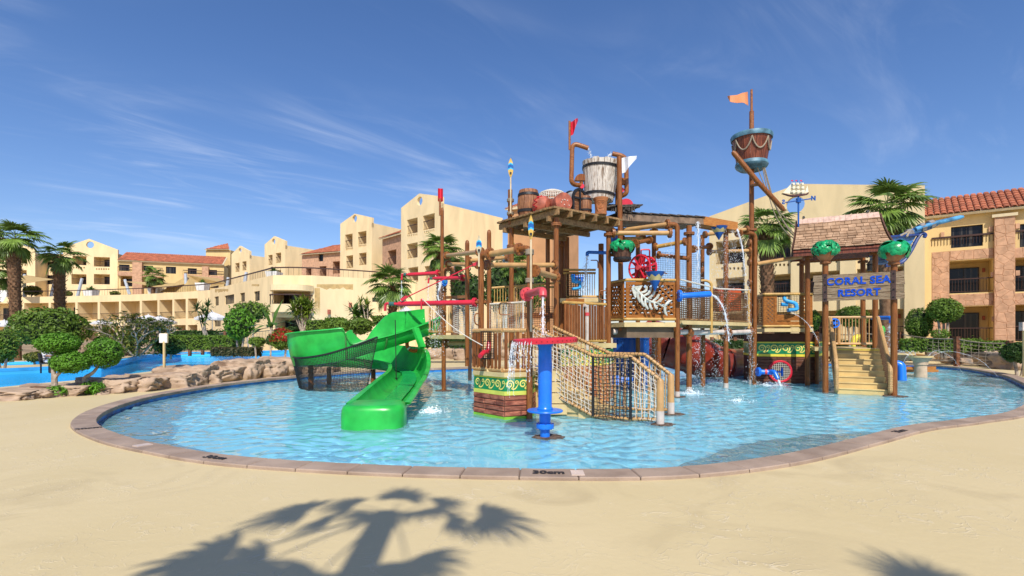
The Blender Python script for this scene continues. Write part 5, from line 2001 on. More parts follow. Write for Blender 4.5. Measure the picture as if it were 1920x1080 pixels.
MB().tube([c + V((.27 * math.cos(a), .06 * math.sin(a), .27 * math.sin(a))) for a in [2 * math.pi * j / 24 for j in range(24)]], .068, 10, closed=True).build('ring', M_ORANGE, lr_, True)
q = MB()
for a in (45, 135, 225, 315):
 q.tube([c + V((.27 * math.cos(R(a + d)), .06 * math.sin(R(a + d)), .27 * math.sin(R(a + d)))) for d in (-7, 7)], .071, 10)
q.build('band', M_WHITE, lr_, True)
MB().cyl((c.x + .15, c.y + .12, -.3), (c.x + .15, c.y + .12, c.z + .3), .05, None, 8).build('hook_post', M_WOODP, lr_, True)
ft = thing('fish_balcony', 'raised square balcony with orange lattice panels between the barrel tower and the net bridge', 'play tower', (3.9, 14.8, 0))
fa, fb, fc = (2.95, 15.4), (3.25, 14.62), (4.72, 14.72)
zf = 2.2
lattice(ft, fb, fc, zf + .07, zf + 1.1)
lattice(ft, fa, (3.2, 14.66), zf + .07, zf + 1.1, .15)
for z in (zf + 1.15, zf + .03):
 MB().tube(bend([V((*fa, z)), V((fb[0], fb[1] - .02, z)), V((fc[0] + .03, fc[1] - .02, z))], .05), .045, 10).build('rail', M_TANY, ft, True)
MB().prism([fa, (3.2, 14.58), (4.75, 14.66), (4.75, 16.4), (2.95, 16.4)], zf - .19, zf - .06).build('floor', M_CREAM, ft)
MB().prism([(3.0, 15.4), (3.3, 14.72), (4.68, 14.8), (4.68, 16.3), (3.0, 16.3)], zf - .5, zf - .2).build('floor_frame', mat('shade_beam', (.15, .10, .06), .7), ft)
post(ft, 1270, 14.7, 4.95, foot=True, r=.07, elbow=V((2.9, 14.5, 0)))
post(ft, 1226, 16.8, 5.55, r=.07, collars=(5.2,))
post(ft, 1196, 17.6, 5.5, r=.075)
post(ft, 1292, 16.0, 5.2, foot=True, collars=(4.95,), r=.085)
post(ft, 1361, 17.3, 5.35, foot=True, r=.08)
post(ft, 1317, 19.0, 5.5, foot=True, r=.075)
post(ft, 1200, 20.0, 2.0, r=.09)
post(ft, 1235, 19.2, 2.0, r=.09)
post(ft, 1318, 17.9, 1.95, r=.08, m=M_WOODP)
pipe(ft, [P(1150, 437, 14.5), P(1256, 437, 14.5)], .07, fl=(0, -1))
e_ = V(((1270 - 960) * 14.7 / F, 14.7, 4.95))
pipe(ft, [e_ + (V((2.9, 14.5, 4.95)) - e_).normalized() * .3, P(1165, 432, 15.6)], .065, fl=(-1,))
for a, b_, m_ in (((1190, 456, 15.4), (1217, 450, 16.2), M_WOODH), ((1230, 463, 16.2), (1284, 453, 15.7), M_TANY), ((1235, 478, 16.5), (1292, 485, 16), M_WOODH), ((1165, 448, 16), (1205, 447, 17), M_TANY), ((1322, 440, 18), (1400, 430, 18.2), M_TAN), ((1300, 467, 17), (1330, 462, 18), M_WOODH), ((1330, 472, 18), (1404, 470, 18.4), M_TAN)):
 pipe(ft, [P(*a), P(*b_)], .065, m_, fl=(0, -1))
q = net(MB(), bil(P(1232, 560, 17.8), P(1312, 560, 18.8), P(1312, 478, 18.8), P(1232, 472, 17.8)), 26, 22, .006, .06)
q.build('rope_net', M_GREYROPE, ft)
MB().tube([P(1150, 622, 15.2), P(1262, 622, 15.2)], .085, 12).build('feed_pipe', M_PVC, ft, True)
for i in range(9):
 z = zf + .12 + i * .115
 MB().beam(V((2.98, 16.3, z)), V((4.7, 16.3, z)), .04, .085).build('back_board', M_SLAT, ft)
 MB().beam(V((4.70, 15.0, z)), V((4.70, 16.25, z)), .04, .085).build('back_board', M_SLAT, ft)
fs_ = thing('fish_skeleton', 'silver fish skeleton fixed across the orange lattice balcony', 'fish sculpture', P(1215, 560, 14.5))
spn = [P(1190, 540, 14.48), P(1201, 551, 14.47), P(1212, 561, 14.46), P(1222, 566, 14.46), P(1232, 568, 14.46), P(1240, 573, 14.46), P(1248, 576, 14.46)]
spn = catmull(spn, 4)
MB().tube(spn, [.045 - .025 * i / len(spn) for i in range(len(spn))], 8).build('spine', M_SILVER, fs_, True)
hd = [P(*p, 14.46) for p in ((1184, 541), (1187, 537), (1196, 536), (1205, 535), (1203, 539), (1198, 546), (1192, 559), (1189, 555), (1187, 549))]
MB().extr(hd, (0, .05, 0)).build('head', M_SILVER, fs_)
for pts in (((1196, 546), (1196, 556), (1200, 567)), ((1203, 553), (1203, 565), (1208, 575)), ((1210, 559), (1210, 571), (1215, 580)), ((1218, 564), (1219, 575), (1223, 580)), ((1226, 567), (1229, 576), (1233, 578)),
   ((1200, 549), (1210, 546), (1213, 536)), ((1206, 555), (1217, 549), (1221, 538)), ((1213, 561), (1224, 553), (1228, 543)), ((1222, 566), (1231, 559), (1236, 552)), ((1231, 568), (1239, 562), (1243, 558))):
 MB().tube(catmull([P(*p, 14.45) for p in pts], 4), [.018 + .022 * math.sin(math.pi * (k / 8) * .9) for k in range(9)], 6).build('rib', M_SILVER, fs_, True)
for pts in (((1246, 575), (1252, 567), (1260, 563)), ((1246, 575), (1247, 585), (1251, 592))):
 MB().tube(catmull([P(*p, 14.46) for p in pts], 4), [.03, .035, .04, .04, .04, .038, .03, .02, .012], 6).build('tail_fin', M_SILVER, fs_, True)
def cone(px, py0, py1, D, r, label, band=True):
 p0, p1 = P(px, py0, D), P(px, py1, D)
 t = thing('spill_cone', label, 'spill cone', p0)
 H = p0.z - p1.z
 Mx = Matrix.Translation(p1)
 MB().lathe([(.01, 0), (r * .55, H * .55), (r * .55 - .02, H * .56), (.01, .05)], 28, Mx).build('tip', M_BLUED, t, True)
 b = MB()
 n_ = 28
 vs = []
 for i in range(n_):
  a = 2 * math.pi * i / n_
  vs.append(Mx @ V((r * .55 * math.cos(a), r * .55 * math.sin(a), H * .55)))
  f = .74 if i % 4 < 2 and i % 2 == 0 else .86
  f = (.72, .79, .86, .79)[i % 4]
  vs.append(Mx @ V((r * f * 1.006 * math.cos(a), r * f * 1.006 * math.sin(a), H * f)))
  vs.append(Mx @ V((r * math.cos(a), r * math.sin(a), H)))
 b.add(vs, [(3 * i, 3 * ((i + 1) % n_), 3 * ((i + 1) % n_) + 1, 3 * i + 1) for i in range(n_)])
 b.build('zigzag_band', mat('cone_cream', (.62, .50, .22), .45, .08), t, True)
 b = MB()
 b.add(vs, [(3 * i + 1, 3 * ((i + 1) % n_) + 1, 3 * ((i + 1) % n_) + 2, 3 * i + 2) for i in range(n_)])
 b.lathe([(r * .97, H), (r * .6, H * .65)], n_, Mx)
 b.build('top_band', M_BLUED, t, True)
 q = MB()
 q.tube([p0 + V((r, .02, -.02)), p0 + V((r + .12, .2, -.02))], .02, 6)
 q.build('pivot', M_WOODH, t)
 return t
cone(1228, 510, 546, 14.3, .265, 'blue and cream zigzag spill cone hanging in front of the lattice balcony')
cone(1348, 425, 450, 17.0, .27, 'dripping blue and cream spill cone under the tilted orange plank')
ww = thing('waterwheel', 'red paddle water wheel standing above the lattice balcony rail', 'water wheel', P(1203, 503, 15.0))
c = P(1205, 503, 15.0)
axd = V((.75, .66, 0))
Mw = frame(c, V((-axd.y, axd.x, 0)), Z3)
r_ = .36
for o_ in (-.16, .16):
 b = MB()
 b.tube([Mw @ V((r_ * math.cos(a), r_ * math.sin(a), o_)) for a in [2 * math.pi * j / 24 for j in range(24)]], .03, 6, closed=True)
 for k in range(6):
  a = math.pi * k / 3
  b.beam(Mw @ V((0, 0, o_)), Mw @ V((r_ * math.cos(a), r_ * math.sin(a), o_)), .07, .02)
 b.build('rim', M_RED, ww, True)
b = MB()
for k in range(6):
 a = math.pi * k / 3 + .2
 p, q_ = V((.14 * math.cos(a), .14 * math.sin(a), 0)), V(((r_ + .04) * math.cos(a + .35), (r_ + .04) * math.sin(a + .35), 0))
 pts = catmull([Mw @ p, Mw @ lerp(p, q_, .5) + V((0, 0, .01)), Mw @ q_], 3)
 nz_ = Mw.to_3x3() @ V((0, 0, 1))
 for i in range(len(pts) - 1):
  b.hexa([pts[i] - nz_ * .15, pts[i + 1] - nz_ * .15, pts[i + 1] + nz_ * .15, pts[i] + nz_ * .15], [p_ + V((.012, 0, .012)) for p_ in (pts[i] - nz_ * .15, pts[i + 1] - nz_ * .15, pts[i + 1] + nz_ * .15, pts[i] + nz_ * .15)])
b.build('paddles', M_RED, ww)
MB().cyl(Mw @ V((0, 0, -.25)), Mw @ V((0, 0, .25)), .07, None, 12).build('hub', M_REDW, ww, True)
q = MB()
q.tube(bend([P(1202, 476, 15), P(1202, 468, 15), P(1218, 468, 15), P(1218, 495, 15)], .04), .022, 8)
q.beam(P(1214, 500, 14.8), P(1229, 494, 14.7), .03, .06)
q.build('crank', M_RED, ww, True)
MB().tube([c + V((0, .1, 0)), c + V((0, .1, -1.1))], .05, 8).build('stand', M_WOODP, ww, True)
bc = thing('spout', 'long straight blue pipe spout pouring in front of the net bridge', 'water spout', P(1275, 554, 14.55))
MB().tube([P(1272, 555, 14.55), P(1331, 551, 14.5), P(1333, 550.6, 14.5)], [.075, .085, .06], 14).build('barrel', M_BLUE, bc, True)
MB().flange(P(1274, 554.8, 14.55), X3, .17).build('flange', M_BLUE, bc, True)
jet([P(1333, 552, 14.5), P(1345, 560, 14.45), P(1357, 580, 14.4), P(1364, 615, 14.4), P(1367, 640, 14.4)], .05, .03, 'water_stream', 'arc of water falling from the long blue pipe spout', n_drop=150, spread=.05, seed=21)
b2_ = thing('spout', 'thin blue pipe spout beside the barrel tower above the slatted rail', 'water spout', P(1104, 473, 15.5))
MB().tube(bend([P(1136, 474, 15.3), P(1104, 473, 15.5), P(1101, 474, 15.5), P(1101, 480, 15.5)], .07), .05, 10).build('bent_pipe', M_BLUE, b2_, True)
jet([P(1101, 480, 15.5), P(1099, 500, 15.5), P(1098, 520, 15.5), P(1094, 548, 15.5)], .05, .02, 'water_stream', 'splash falling from the thin blue spout by the barrel tower', n_drop=230, spread=.09, seed=22)
nb = thing('net_bridge', 'rope net bridge on a cream beam between lattice balcony and mast', 'bridge', (6.5, 16.5, 0))
d0, d1 = P(1274, 600, 15.4), P(1405, 605, 18.3)
zb = 2.12
bl0, bl1 = V((d0.x, d0.y, zb)), V((d1.x, d1.y, zb))
MB().beam(bl0 + V((0, 0, .04)), bl1 + V((0, 0, .04)), .16, .12).build('beam', M_CREAM, nb)
MB().beam(bl0 + V((.3, .9, -.0)), bl1 + V((.3, .9, 0)), .16, .22).build('beam', M_CREAM, nb)
k = 16
for i in range(k):
 p = lerp(bl0, bl1, (i + .5) / k) + V((0, 0, .14))
 MB().beam(p + V((-.1, -.1, 0)), p + V((.4, 1.1, 0)), .2, .04).build('plank', M_PLANK, nb)
for o_, nm in ((V((0, -.02, 0)), 'front_net'), (V((.35, 1.0, 0)), 'rear_net')):
 a, c = bl0 + o_ + V((0, 0, .15)), bl1 + o_ + V((0, 0, .15))
 q = net(MB(), bil(a, c, c + V((0, 0, 1.0)), a + V((0, 0, 1.0)), .05), 44, 15, .013, .06)
 q.tube([lerp(a, c, t / 10) + V((0, 0, .98 - .05 * 4 * (t / 10) * (1 - t / 10))) for t in range(11)], .018, 6)
 q.build(nm, mat('brown_net', (.20, .105, .05), .7), nb)
q = MB()
q.tube([bl0 + V((-.0, -.06, 1.32 - 0)), lerp(bl0, bl1, .5) + V((0, -.06, 1.18)), bl1 + V((0, -.06, 1.26))], .026, 6)
q.build('white_handrope', M_WHITENET, nb, True)
for t in (.40, .97):
 p = lerp(bl0, bl1, t) + V((0, -.09, 0))
 pipe(nb, [p + V((0, 0, -.28)), p + V((0, 0, 1.32)), p + V((-.12, .05, 1.42)), p + V((-.3, .1, 1.42))] if t < .5 else [p + V((0, 0, -.1)), p + V((0, 0, 1.25))], .042, M_TANY, name='stanchion', rb=.1)
for x0, x1, D0, D1 in ((1266, 1288, 15.6, 16), (1292, 1356, 16.2, 17.2), (1364, 1406, 17.3, 18.2)):
 pipe(nb, [P(x0, 624, D0), P(x1, 622, D1)], .085, M_PVC, fl=(0, -1), flm=M_WOODH, name='feed_pipe', fr=.17)
oc = thing('orange_panel', 'orange plastic panel standing behind the rope net of the bridge', 'panel', P(1366, 585, 18.0))
b = MB()
for k in range(9):
 z0, z1 = P(0, 583 - k * 4.8, 18.0).z, P(0, 583 - k * 4.8 - 4.3, 18.0).z
 b.hexa([V((P(1338, 0, 18).x, 18.0, z0)), V((P(1392, 0, 18).x, 18.1, z0)), V((P(1392, 0, 18).x, 18.2, z0)), V((P(1338, 0, 18).x, 18.1, z0))],
  [V((P(1338, 0, 18).x, 18.0, z1)), V((P(1392, 0, 18).x, 18.1, z1)), V((P(1392, 0, 18).x, 18.2, z1)), V((P(1338, 0, 18).x, 18.1, z1))])
b.build('ribs', mat('orange_red', (.56, .085, .02), .5, .1), oc)
ts = thing('tube_slide', 'dark red ribbed tube slide winding under the net bridge', 'tube slide', (8, 22, 0))
tp = catmull([P(1215, 640, 22.5), P(1250, 648, 22), P(1300, 664, 22), P(1350, 684, 22.5), P(1395, 682, 24), P(1430, 680, 25)], 8)
rr_ = [lerp(1.0, .62, i / (len(tp) - 1)) for i in range(len(tp))]
for i in range(0, len(tp) - 1, 8):
 j = min(len(tp) - 1, i + 8)
 o = MB().tube(tp[i:j + 1], rr_[i:j + 1], 24, False).build('tube_section', mat('tube_dark_red', (.26, .035, .018), .3, .15, 3), ts, True)
 MB().flange(tp[j], tp[j] - tp[j - 1], rr_[j] * 1.06, .04, 16).build('joint_ring', mat('tube_dark_red', (0, 0, 0)), ts, True)
bd = thing('blue_drum', 'big blue ribbed drum behind the net stair under the lattice balcony', 'drum', P(1182, 700, 18))
c = P(1183, 700, 18.5)
MB().lathe([(0, 0), (.62, 0), (.62, 1.72), (.66, 1.76), (.66, 1.86), (.6, 1.88), (0, 1.9)], 28, Matrix.Translation((c.x, c.y, -.1))).build('shell', M_BLUED, bd, True)
b = MB()
for k in range(14):
 a = 2 * math.pi * k / 14
 b.beam((c.x + .63 * math.cos(a), c.y + .63 * math.sin(a), 0), (c.x + .63 * math.cos(a), c.y + .63 * math.sin(a), 1.66), .05, .03, (math.cos(a), math.sin(a), 0))
b.build('rib', M_BLUED, bd)
for i, (px, py, D, lab) in enumerate(((1171, 712, 13.2, 'blue water gun low behind the black net of the stair'), (1085, 520, 21, 'blue handle far behind the upper rail'))):
 t = thing('water_gun', lab, 'water gun', P(px, py, D))
 q = MB()
 c = P(px, py, D)
 q.tube([c + V((-.2, 0, 0)), c + V((.2, 0, 0))], .075, 10)
 q.cyl(c + V((-.22, 0, -.12)), c + V((-.22, 0, .12)), .1, None, 10)
 q.tube([c + V((.1, 0, .02)), c + V((.15, -.05, -.2))], .05, 8)
 q.build('barrel', M_BLUE, t, True)
 MB().tube([c, c + V((0, .05, -c.z - .3))] if i == 0 else [c, c - V((0, 0, .5))], .04, 8).build('stand', M_WOODP, t, True)
mt = thing('mast_tower', 'tall mast and lattice balcony over a dark planked hull with a red porthole', 'play tower', (9.5, 18.8, 0))
MX, MD = 8.75, 18.7
b = MB()
b.tube([V((MX, MD, -.3)), V((MX, MD, 5.55)), V((MX, MD, 5.75)), V((MX, MD, 7.9))], [.10, .10, .085, .085], 14)
b.build('mast', M_WOODP, mt, True)
b = MB()
b.tube([V((MX, MD, 8.9)), V((MX, MD, 9.95)), V((MX, MD, 9.98)), V((MX, MD, 10.75))], [.085, .08, .045, .04], 12)
b.build('topmast', M_WOODH, mt, True)
MB().flange(V((MX, MD, 5.62)), Z3, .19).build('flange', M_WOODH, mt, True)
MB().cyl((MX, MD, -.3), (MX, MD, .16), .106, None, 14).build('foot_sleeve', M_PVC, mt, True)
pipe(mt, [V((MX + .02, MD - .16, -.2)), V((MX + .06, MD - .16, 5.45)), P(1396, 436, 18.4), P(1385, 437, 18.2)], .075, M_WOODP, fl=(-1,), rb=.2)
pipe(mt, [P(1418, 495, 18.6), P(1506, 481, 19.2)], .075, fl=(-1,), flm=M_WOODH)
for y in (455, 475, 492, 530, 612, 626):
 MB().flange(P(1405, y, 18.6), X3, .13, .03).build('flange', M_WOODH, mt, True)
h0, h1, h2 = P(1420, 0, 19.4), P(1533, 0, 18.9), P(1541, 0, 20.5)
h0.z = h1.z = h2.z = 0
h3 = V((h0.x + .3, h0.y + 1.8, 0))
hp_ = [h0, h1, h2, h3]
M_HULL = mat('hull_plank', (.17, .062, .03), .5, .25, 4, .4, 14, col2=(.08, .026, .013), stretch=(1, 1, 4), orand=.2)
MB().prism(hp_, -.33, 1.85).build('hull_core', M_BRICKJ, mt)
brick_face(mt, h0, h1, -.1, .98, 9, .75, M_HULL, proud=.014, name='plank')
brick_face(mt, h1, h2, -.1, .98, 9, .75, M_HULL, proud=.014, name='plank')
MB().prism(grow([(p.x, p.y) for p in hp_], 1.012), .98, 1.07).build('yellow_stripe', M_YELLOW, mt)
MB().prism(grow([(p.x, p.y) for p in hp_], 1.008), 1.07, 1.48).build('green_band', M_BAND, mt)
scroll_band(mt, h0 + (h0 - h2) * .004, h1 + (h1 - h3) * .004, 1.09, 1.46, size=.42)
MB().prism(grow([(p.x, p.y) for p in hp_], 1.012), 1.48, 1.53).build('yellow_stripe', M_YELLOW, mt)
dh = (h1 - h0).normalized()
nh = V((dh.y, -dh.x, 0))
c = lerp(h0, h1, .38) + nh * .04 + Z3 * .42
Mp = frame(c, dh, Z3)
MB().tube([Mp @ V((.38 * math.cos(a), .38 * math.sin(a), 0)) for a in [2 * math.pi * j / 28 for j in range(28)]], .05, 8, closed=True).build('porthole_ring', M_RED, mt, True)
b = MB()
b.quad(*[Mp @ V((.36 * math.cos(a), .36 * math.sin(a), -.01)) for a in [2 * math.pi * j / 24 for j in range(24)]])
b.build('porthole', mat('porthole_dark', (.05, .035, .03), .6), mt)
b = MB()
for k in range(-5, 6):
 x = k * .065
 h_ = math.sqrt(max(0, .36 ** 2 - x * x))
 b.tube([Mp @ V((x, -h_, .02)), Mp @ V((x, h_, .02))], .008, 4, False)
 b.tube([Mp @ V((-h_, x, .02)), Mp @ V((h_, x, .02))], .008, 4, False)
b.build('porthole_net', M_WHITENET, mt)
ba, bb = P(1432, 0, 18.8), P(1523, 0, 18.6)
bs = P(1420, 0, 19.6)
z0 = 2.08
dm = lerp(ba, bb, .0)
d = (bb - ba)
lattice(mt, bs, ba, z0 + .08, z0 + 1.15, .15)
lattice(mt, ba, ba + d * .27, z0 + .08, z0 + 1.15, .14)
lattice(mt, ba + d * .76, bb, z0 + .08, z0 + 1.15, .14)
MB().beam(zt_(ba + d * .27, z0 + .14), zt_(ba + d * .76, z0 + .14), .05, .12).build('board', M_LATT, mt)
MB().beam(zt_(ba + d * .27, z0 + .34), zt_(ba + d * .76, z0 + .34), .045, .22).build('board', M_LATT, mt)
a_, c_ = zt_(ba + d * .30, z0 + .46), zt_(ba + d * .74, z0 + .46)
q = net(MB(), bil(a_, c_, c_ + Z3 * .72, a_ + Z3 * .72), 8, 9, .007, .1)
q.tube([a_, c_, c_ + Z3 * .72, a_ + Z3 * .72, a_], .014, 5)
q.build('hatch_net', M_BLACKNET, mt)
q = MB()
m0 = lerp(a_, c_, .3)
nn_ = V((d.y, -d.x, 0)).normalized()
q.tube(bend([m0 + Z3 * .62 - nn_ * .05, m0 + Z3 * .5 + nn_ * .05, m0 + Z3 * .42 + d.normalized() * .35 + nn_ * .1, m0 + Z3 * .2 + d.normalized() * .38 + nn_ * .15, m0 + Z3 * .14 + d.normalized() * .02 + nn_ * .25], .08), .07, 9)
q.cyl(m0 + Z3 * .36 - d.normalized() * .12, m0 + Z3 * .36 + d.normalized() * .1, .07, None, 9)
q.build('water_gun', M_CYAN, mt, True)
b = MB()
for z in (z0 + .03, z0 + 1.2):
 b = MB().tube(bend([zt_(bs, z), zt_(ba + nn_ * .04, z), zt_(bb + nn_ * .04, z)], .05), .045, 10)
 if z < z0 + 1:
  b.build('rail', M_TANY, mt, True)
L_ = (bb - ba).length
for k in range(30):
 p = zt_(lerp(ba, bb, (k + .5) / 30) + nn_ * .04, z0 + 1.2)
 b.cyl(p - d.normalized() * .02, p + d.normalized() * .02, .053, None, 8)
b.build('rail', M_TANY, mt, True)
MB().prism([bs, ba + nn_ * .08, bb + nn_ * .08, bb - nn_ * 2, bs - nn_ * .6], z0 - .18, z0 - .05).build('floor', M_CREAM, mt)
MB().cyl(zt_(lerp(h0, h1, .97) + nh * .12, -.3), zt_(lerp(h0, h1, .97) + nh * .12, z0 - .18), .07, None, 10).build('post', M_WOODP, mt, True)
jet([zt_(m0 + nn_ * .25 + d.normalized() * .1, z0 + .55), zt_(m0 + nn_ * .7 + d.normalized() * .5, z0 + .1), zt_(m0 + nn_ * .95 + d.normalized() * .85, z0 - .8), zt_(m0 + nn_ * 1.1 + d.normalized() * 1.1, .05)], .015, .01, 'water_stream', 'thin arc of water from the cyan gun of the mast balcony', n_drop=60, spread=.035, seed=31)
vn = thing('water_valve', 'blue valve nozzle with a round wheel beside the red porthole', 'water valve', P(1437, 700, 18.3))
c = P(1422, 697, 18.3)
q = MB()
q.flange(c, X3, .16, .04)
q.tube([c, c + V((.45, -.1, -.02))], .09, 10)
q.build('body', M_BLUE, vn, True)
q = MB()
q.tube(bend([c + V((.36, -.1, 0)), c + V((.40, -.3, .05)), c + V((.46, -.45, -.22))], .1), .075, 10)
q.build('nozzle', M_BLUE, vn, True)
MB().cyl(c + V((.2, -.05, 0)), c + V((.27, -.07, 0)), .105, None, 12).build('collar', M_REDW, vn, True)
Mv = frame(c + V((.78, -.12, 0)), V((.35, .94, 0)), Z3)
q = MB()
q.tube([Mv @ V((.15 * math.cos(a), .15 * math.sin(a), 0)) for a in [2 * math.pi * j / 20 for j in range(20)]], .022, 6, closed=True)
for k in range(3):
 a = math.pi * k / 3
 q.tube([Mv @ V((.15 * math.cos(a), .15 * math.sin(a), 0)), Mv @ V((-.15 * math.cos(a), -.15 * math.sin(a), 0))], .016, 6)
q.tube([c + V((.4, -.1, 0)), c + V((.78, -.12, 0))], .03, 6)
q.build('wheel', M_BLUE, vn, True)
jet([c + V((.47, -.48, -.25)), c + V((.5, -.56, -.45)), c + V((.5, -.6, -.7))], .07, .1, 'water_stream', 'short gush below the blue valve by the porthole', n_drop=140, spread=.1, seed=32)
cn = thing('crows_nest', 'dark red crow\'s nest tub with blue rims and rope swags on the mast', 'crow\'s nest', (MX, MD, 7.9))
zl, zh, rl0, rh0 = 7.95, 9.0, .505, .665
for k in range(18):
 a0, a1 = 2 * math.pi * (k + .03) / 18, 2 * math.pi * (k + .97) / 18
 b = MB()
 lo = [V((MX + r_ * math.cos(a), MD + r_ * math.sin(a), zl + .1)) for r_, a in ((rl0, a0), (rl0, a1), (rl0 - .05, a1), (rl0 - .05, a0))]
 hi = [V((MX + r_ * math.cos(a), MD + r_ * math.sin(a), zh - .05)) for r_, a in ((rh0, a0), (rh0, a1), (rh0 - .05, a1), (rh0 - .05, a0))]
 b.hexa(lo, hi)
 b.build('stave', M_NEST, cn)
Mc = Matrix.Translation((MX, MD, 0))
MB().lathe([(rh0 - .05, zh - .08), (rh0 + .035, zh - .1), (rh0 + .055, zh + .02), (rh0 + .03, zh + .07), (rh0 - .06, zh + .06)], 36, Mc).build('top_rim', M_NESTB, cn, True)
MB().lathe([(0, zl - .12), (.42, zl - .14), (.5, zl - .08), (rl0 + .02, zl - .06), (rl0 + .06, zl + .02), (rl0 + .03, zl + .14), (rl0 - .04, zl + .15)], 36, Mc).build('bottom_rim', M_NESTB, cn, True)
MB().lathe([(0, zl + .3), (rl0, zl + .3)], 24, Mc).build('inside_floor', M_NEST, cn)
for k in range(7):
 a0, a1 = R(195 + k * 360 / 7), R(195 + (k + 1) * 360 / 7)
 pts = []
 for i in range(13):
  t = i / 12
  a = lerp(a0, a1, t)
  sag = .42 * (1 - (2 * t - 1) ** 2) ** .8 if i not in (0, 12) else 0
  z = zh - .16 - sag
  rr0 = lerp(rl0, rh0, (z - zl - .1) / (zh - zl - .15)) + .03
  pts.append(V((MX + rr0 * math.cos(a), MD + rr0 * math.sin(a), z)))
 MB().tube(pts, .026, 6).build('rope_swag', M_GREYROPE, cn, True)
bm_ = thing('boom', 'slanting brown boom crossing the mast below the crow\'s nest', 'boom', P(1420, 340, 18.3))
MB().tube([P(1373, 284, 18.2), P(1376, 287, 18.2), P(1420, 340, 18.2), P(1467, 391, 18.2), P(1471, 395, 18.2)], [.05, .09, .085, .08, .045], 12).build('spar', M_WOODP, bm_, True)
MB().cyl(P(1410, 347, 18.65), P(1424, 345, 18.25), .07, None, 10).build('bracket', M_WOODH, bm_, True)
rp = MB()
for x0, x1, y1, s_ in ((1420, 1497, 430, .25), (1432, 1492, 441, .3), (1434, 1499, 452, .35), (1430, 1488, 447, .45)):
 a, c = P(x0, 314, 18.4), P(x1, y1, 18.9)
 rp.tube([lerp(a, c, t / 14) - Z3 * s_ * math.sin(math.pi * t / 14) + V((-.1 * math.sin(math.pi * t / 14), 0, 0)) for t in range(15)], .018, 5)
tag(rp.build('rigging_rope', M_GREYROPE, None, True), 'grey rigging ropes sagging from the crow\'s nest to the shingle roof', 'rope')
def flag(label, cat, px, pyt, D, outline, m, pole=None, wave=.06):
 t = thing('flag', label, 'flag', P(px, pyt, D))
 b = MB()
 top, bot = outline
 n_ = 14
 def ev(line, s_):
  x = s_ * (len(line) - 1)
  i = min(len(line) - 2, int(x))
  return lerp(V((*line[i], 0)), V((*line[i + 1], 0)), x - i)
 pr = None
 for i in range(n_ + 1):
  s_ = i / n_
  a, c = ev(top, s_), ev(bot, s_)
  w_ = wave * math.sin(s_ * 7)
  cur = [P(px + a.x, pyt + a.y, D + w_), P(px + c.x, pyt + c.y, D + w_ * 1.2)]
  if pr:
   b.hexa([pr[1], cur[1], cur[1] + V((0, .012, 0)), pr[1] + V((0, .012, 0))], [pr[0], cur[0], cur[0] + V((0, .012, 0)), pr[0] + V((0, .012, 0))])
  pr = cur
 b.build('cloth', m, t, True)
 if pole:
  MB().tube([P(*p) for p in pole[0]], pole[1], 10).build('pole', M_WOODH, t, True)
 return t
flag('pale orange flag streaming left from the top of the mast', 'flag', 1402, 172, 18.7, ([(0, 0), (-10, 2), (-20, 6), (-32, 7), (-38, 8)], [(1, 26), (-8, 20), (-20, 21), (-33, 19), (-37, 11)]), mat('flag_orange', (.80, .32, .14), .6, .05, 3, trans=.2))
flag('red metal flag on the pipe left of the white tipping bucket', 'flag', 1069, 228, 15.3, ([(0, 2), (5, -1), (10, -5), (14, -7)], [(0, 27), (6, 24), (10, 10), (15, -2)]), M_RED, ([(1068, 227, 15.3), (1068, 281, 15.3)], .035))
flag('white metal flag on the post right of the white tipping bucket', 'flag', 1163, 297, 15.0, ([(0, 0), (8, -2), (18, -4), (31, -5)], [(0, 29), (10, 26), (17, 15), (30, 1)]), mat('flag_white', (.70, .73, .78), .35, .05))
lt = thing('landing_tower', 'stair landing on brown posts under a shingled ridge roof', 'play tower', (11.4, 18.3, 0))
RT = [V((10.55, 18.3, 0)), V((12.25, 17.3, 0)), V((13.15, 19.2, 0)), V((11.35, 20.1, 0))]
names = ((1514, 18.3), (1641, 17.4), (1618, 19.3), (1503, 20.0))
for px, D in names:
 post(lt, px, D, 4.72, collars=(4.55,), r=.085)
post(lt, 1642, 18.6, 1.9, r=.085)
zl_ = 1.36
MB().prism([(10.35, 17.5), (11.65, 16.65), (12.9, 18.9), (11.5, 19.8)], zl_ - .12, zl_).build('floor', M_CREAM, lt)
ra, rb_ = P(1487, 0, 17.9), P(1672, 0, 16.6)      # eave line, front
ra.z = rb_.z = 0
du = (rb_ - ra).normalized()
dn = V((-du.y, du.x, 0))
Wd = (rb_ - ra).length
zr_, ze_ = 5.93, 4.72
half = 1.25
rfn = node('roof', lt)
def rp_(x, s_, side=1):
 z = ze_ + (zr_ - ze_) * (s_ + .10 * math.sin(math.pi * s_) * -1)
 xin = lerp(0, .06 * Wd, s_)
 xx = lerp(xin, Wd - xin, x)
 off_ = half * s_ if side > 0 else 2 * half - half * s_
 return ra + du * xx + dn * off_ + Z3 * z
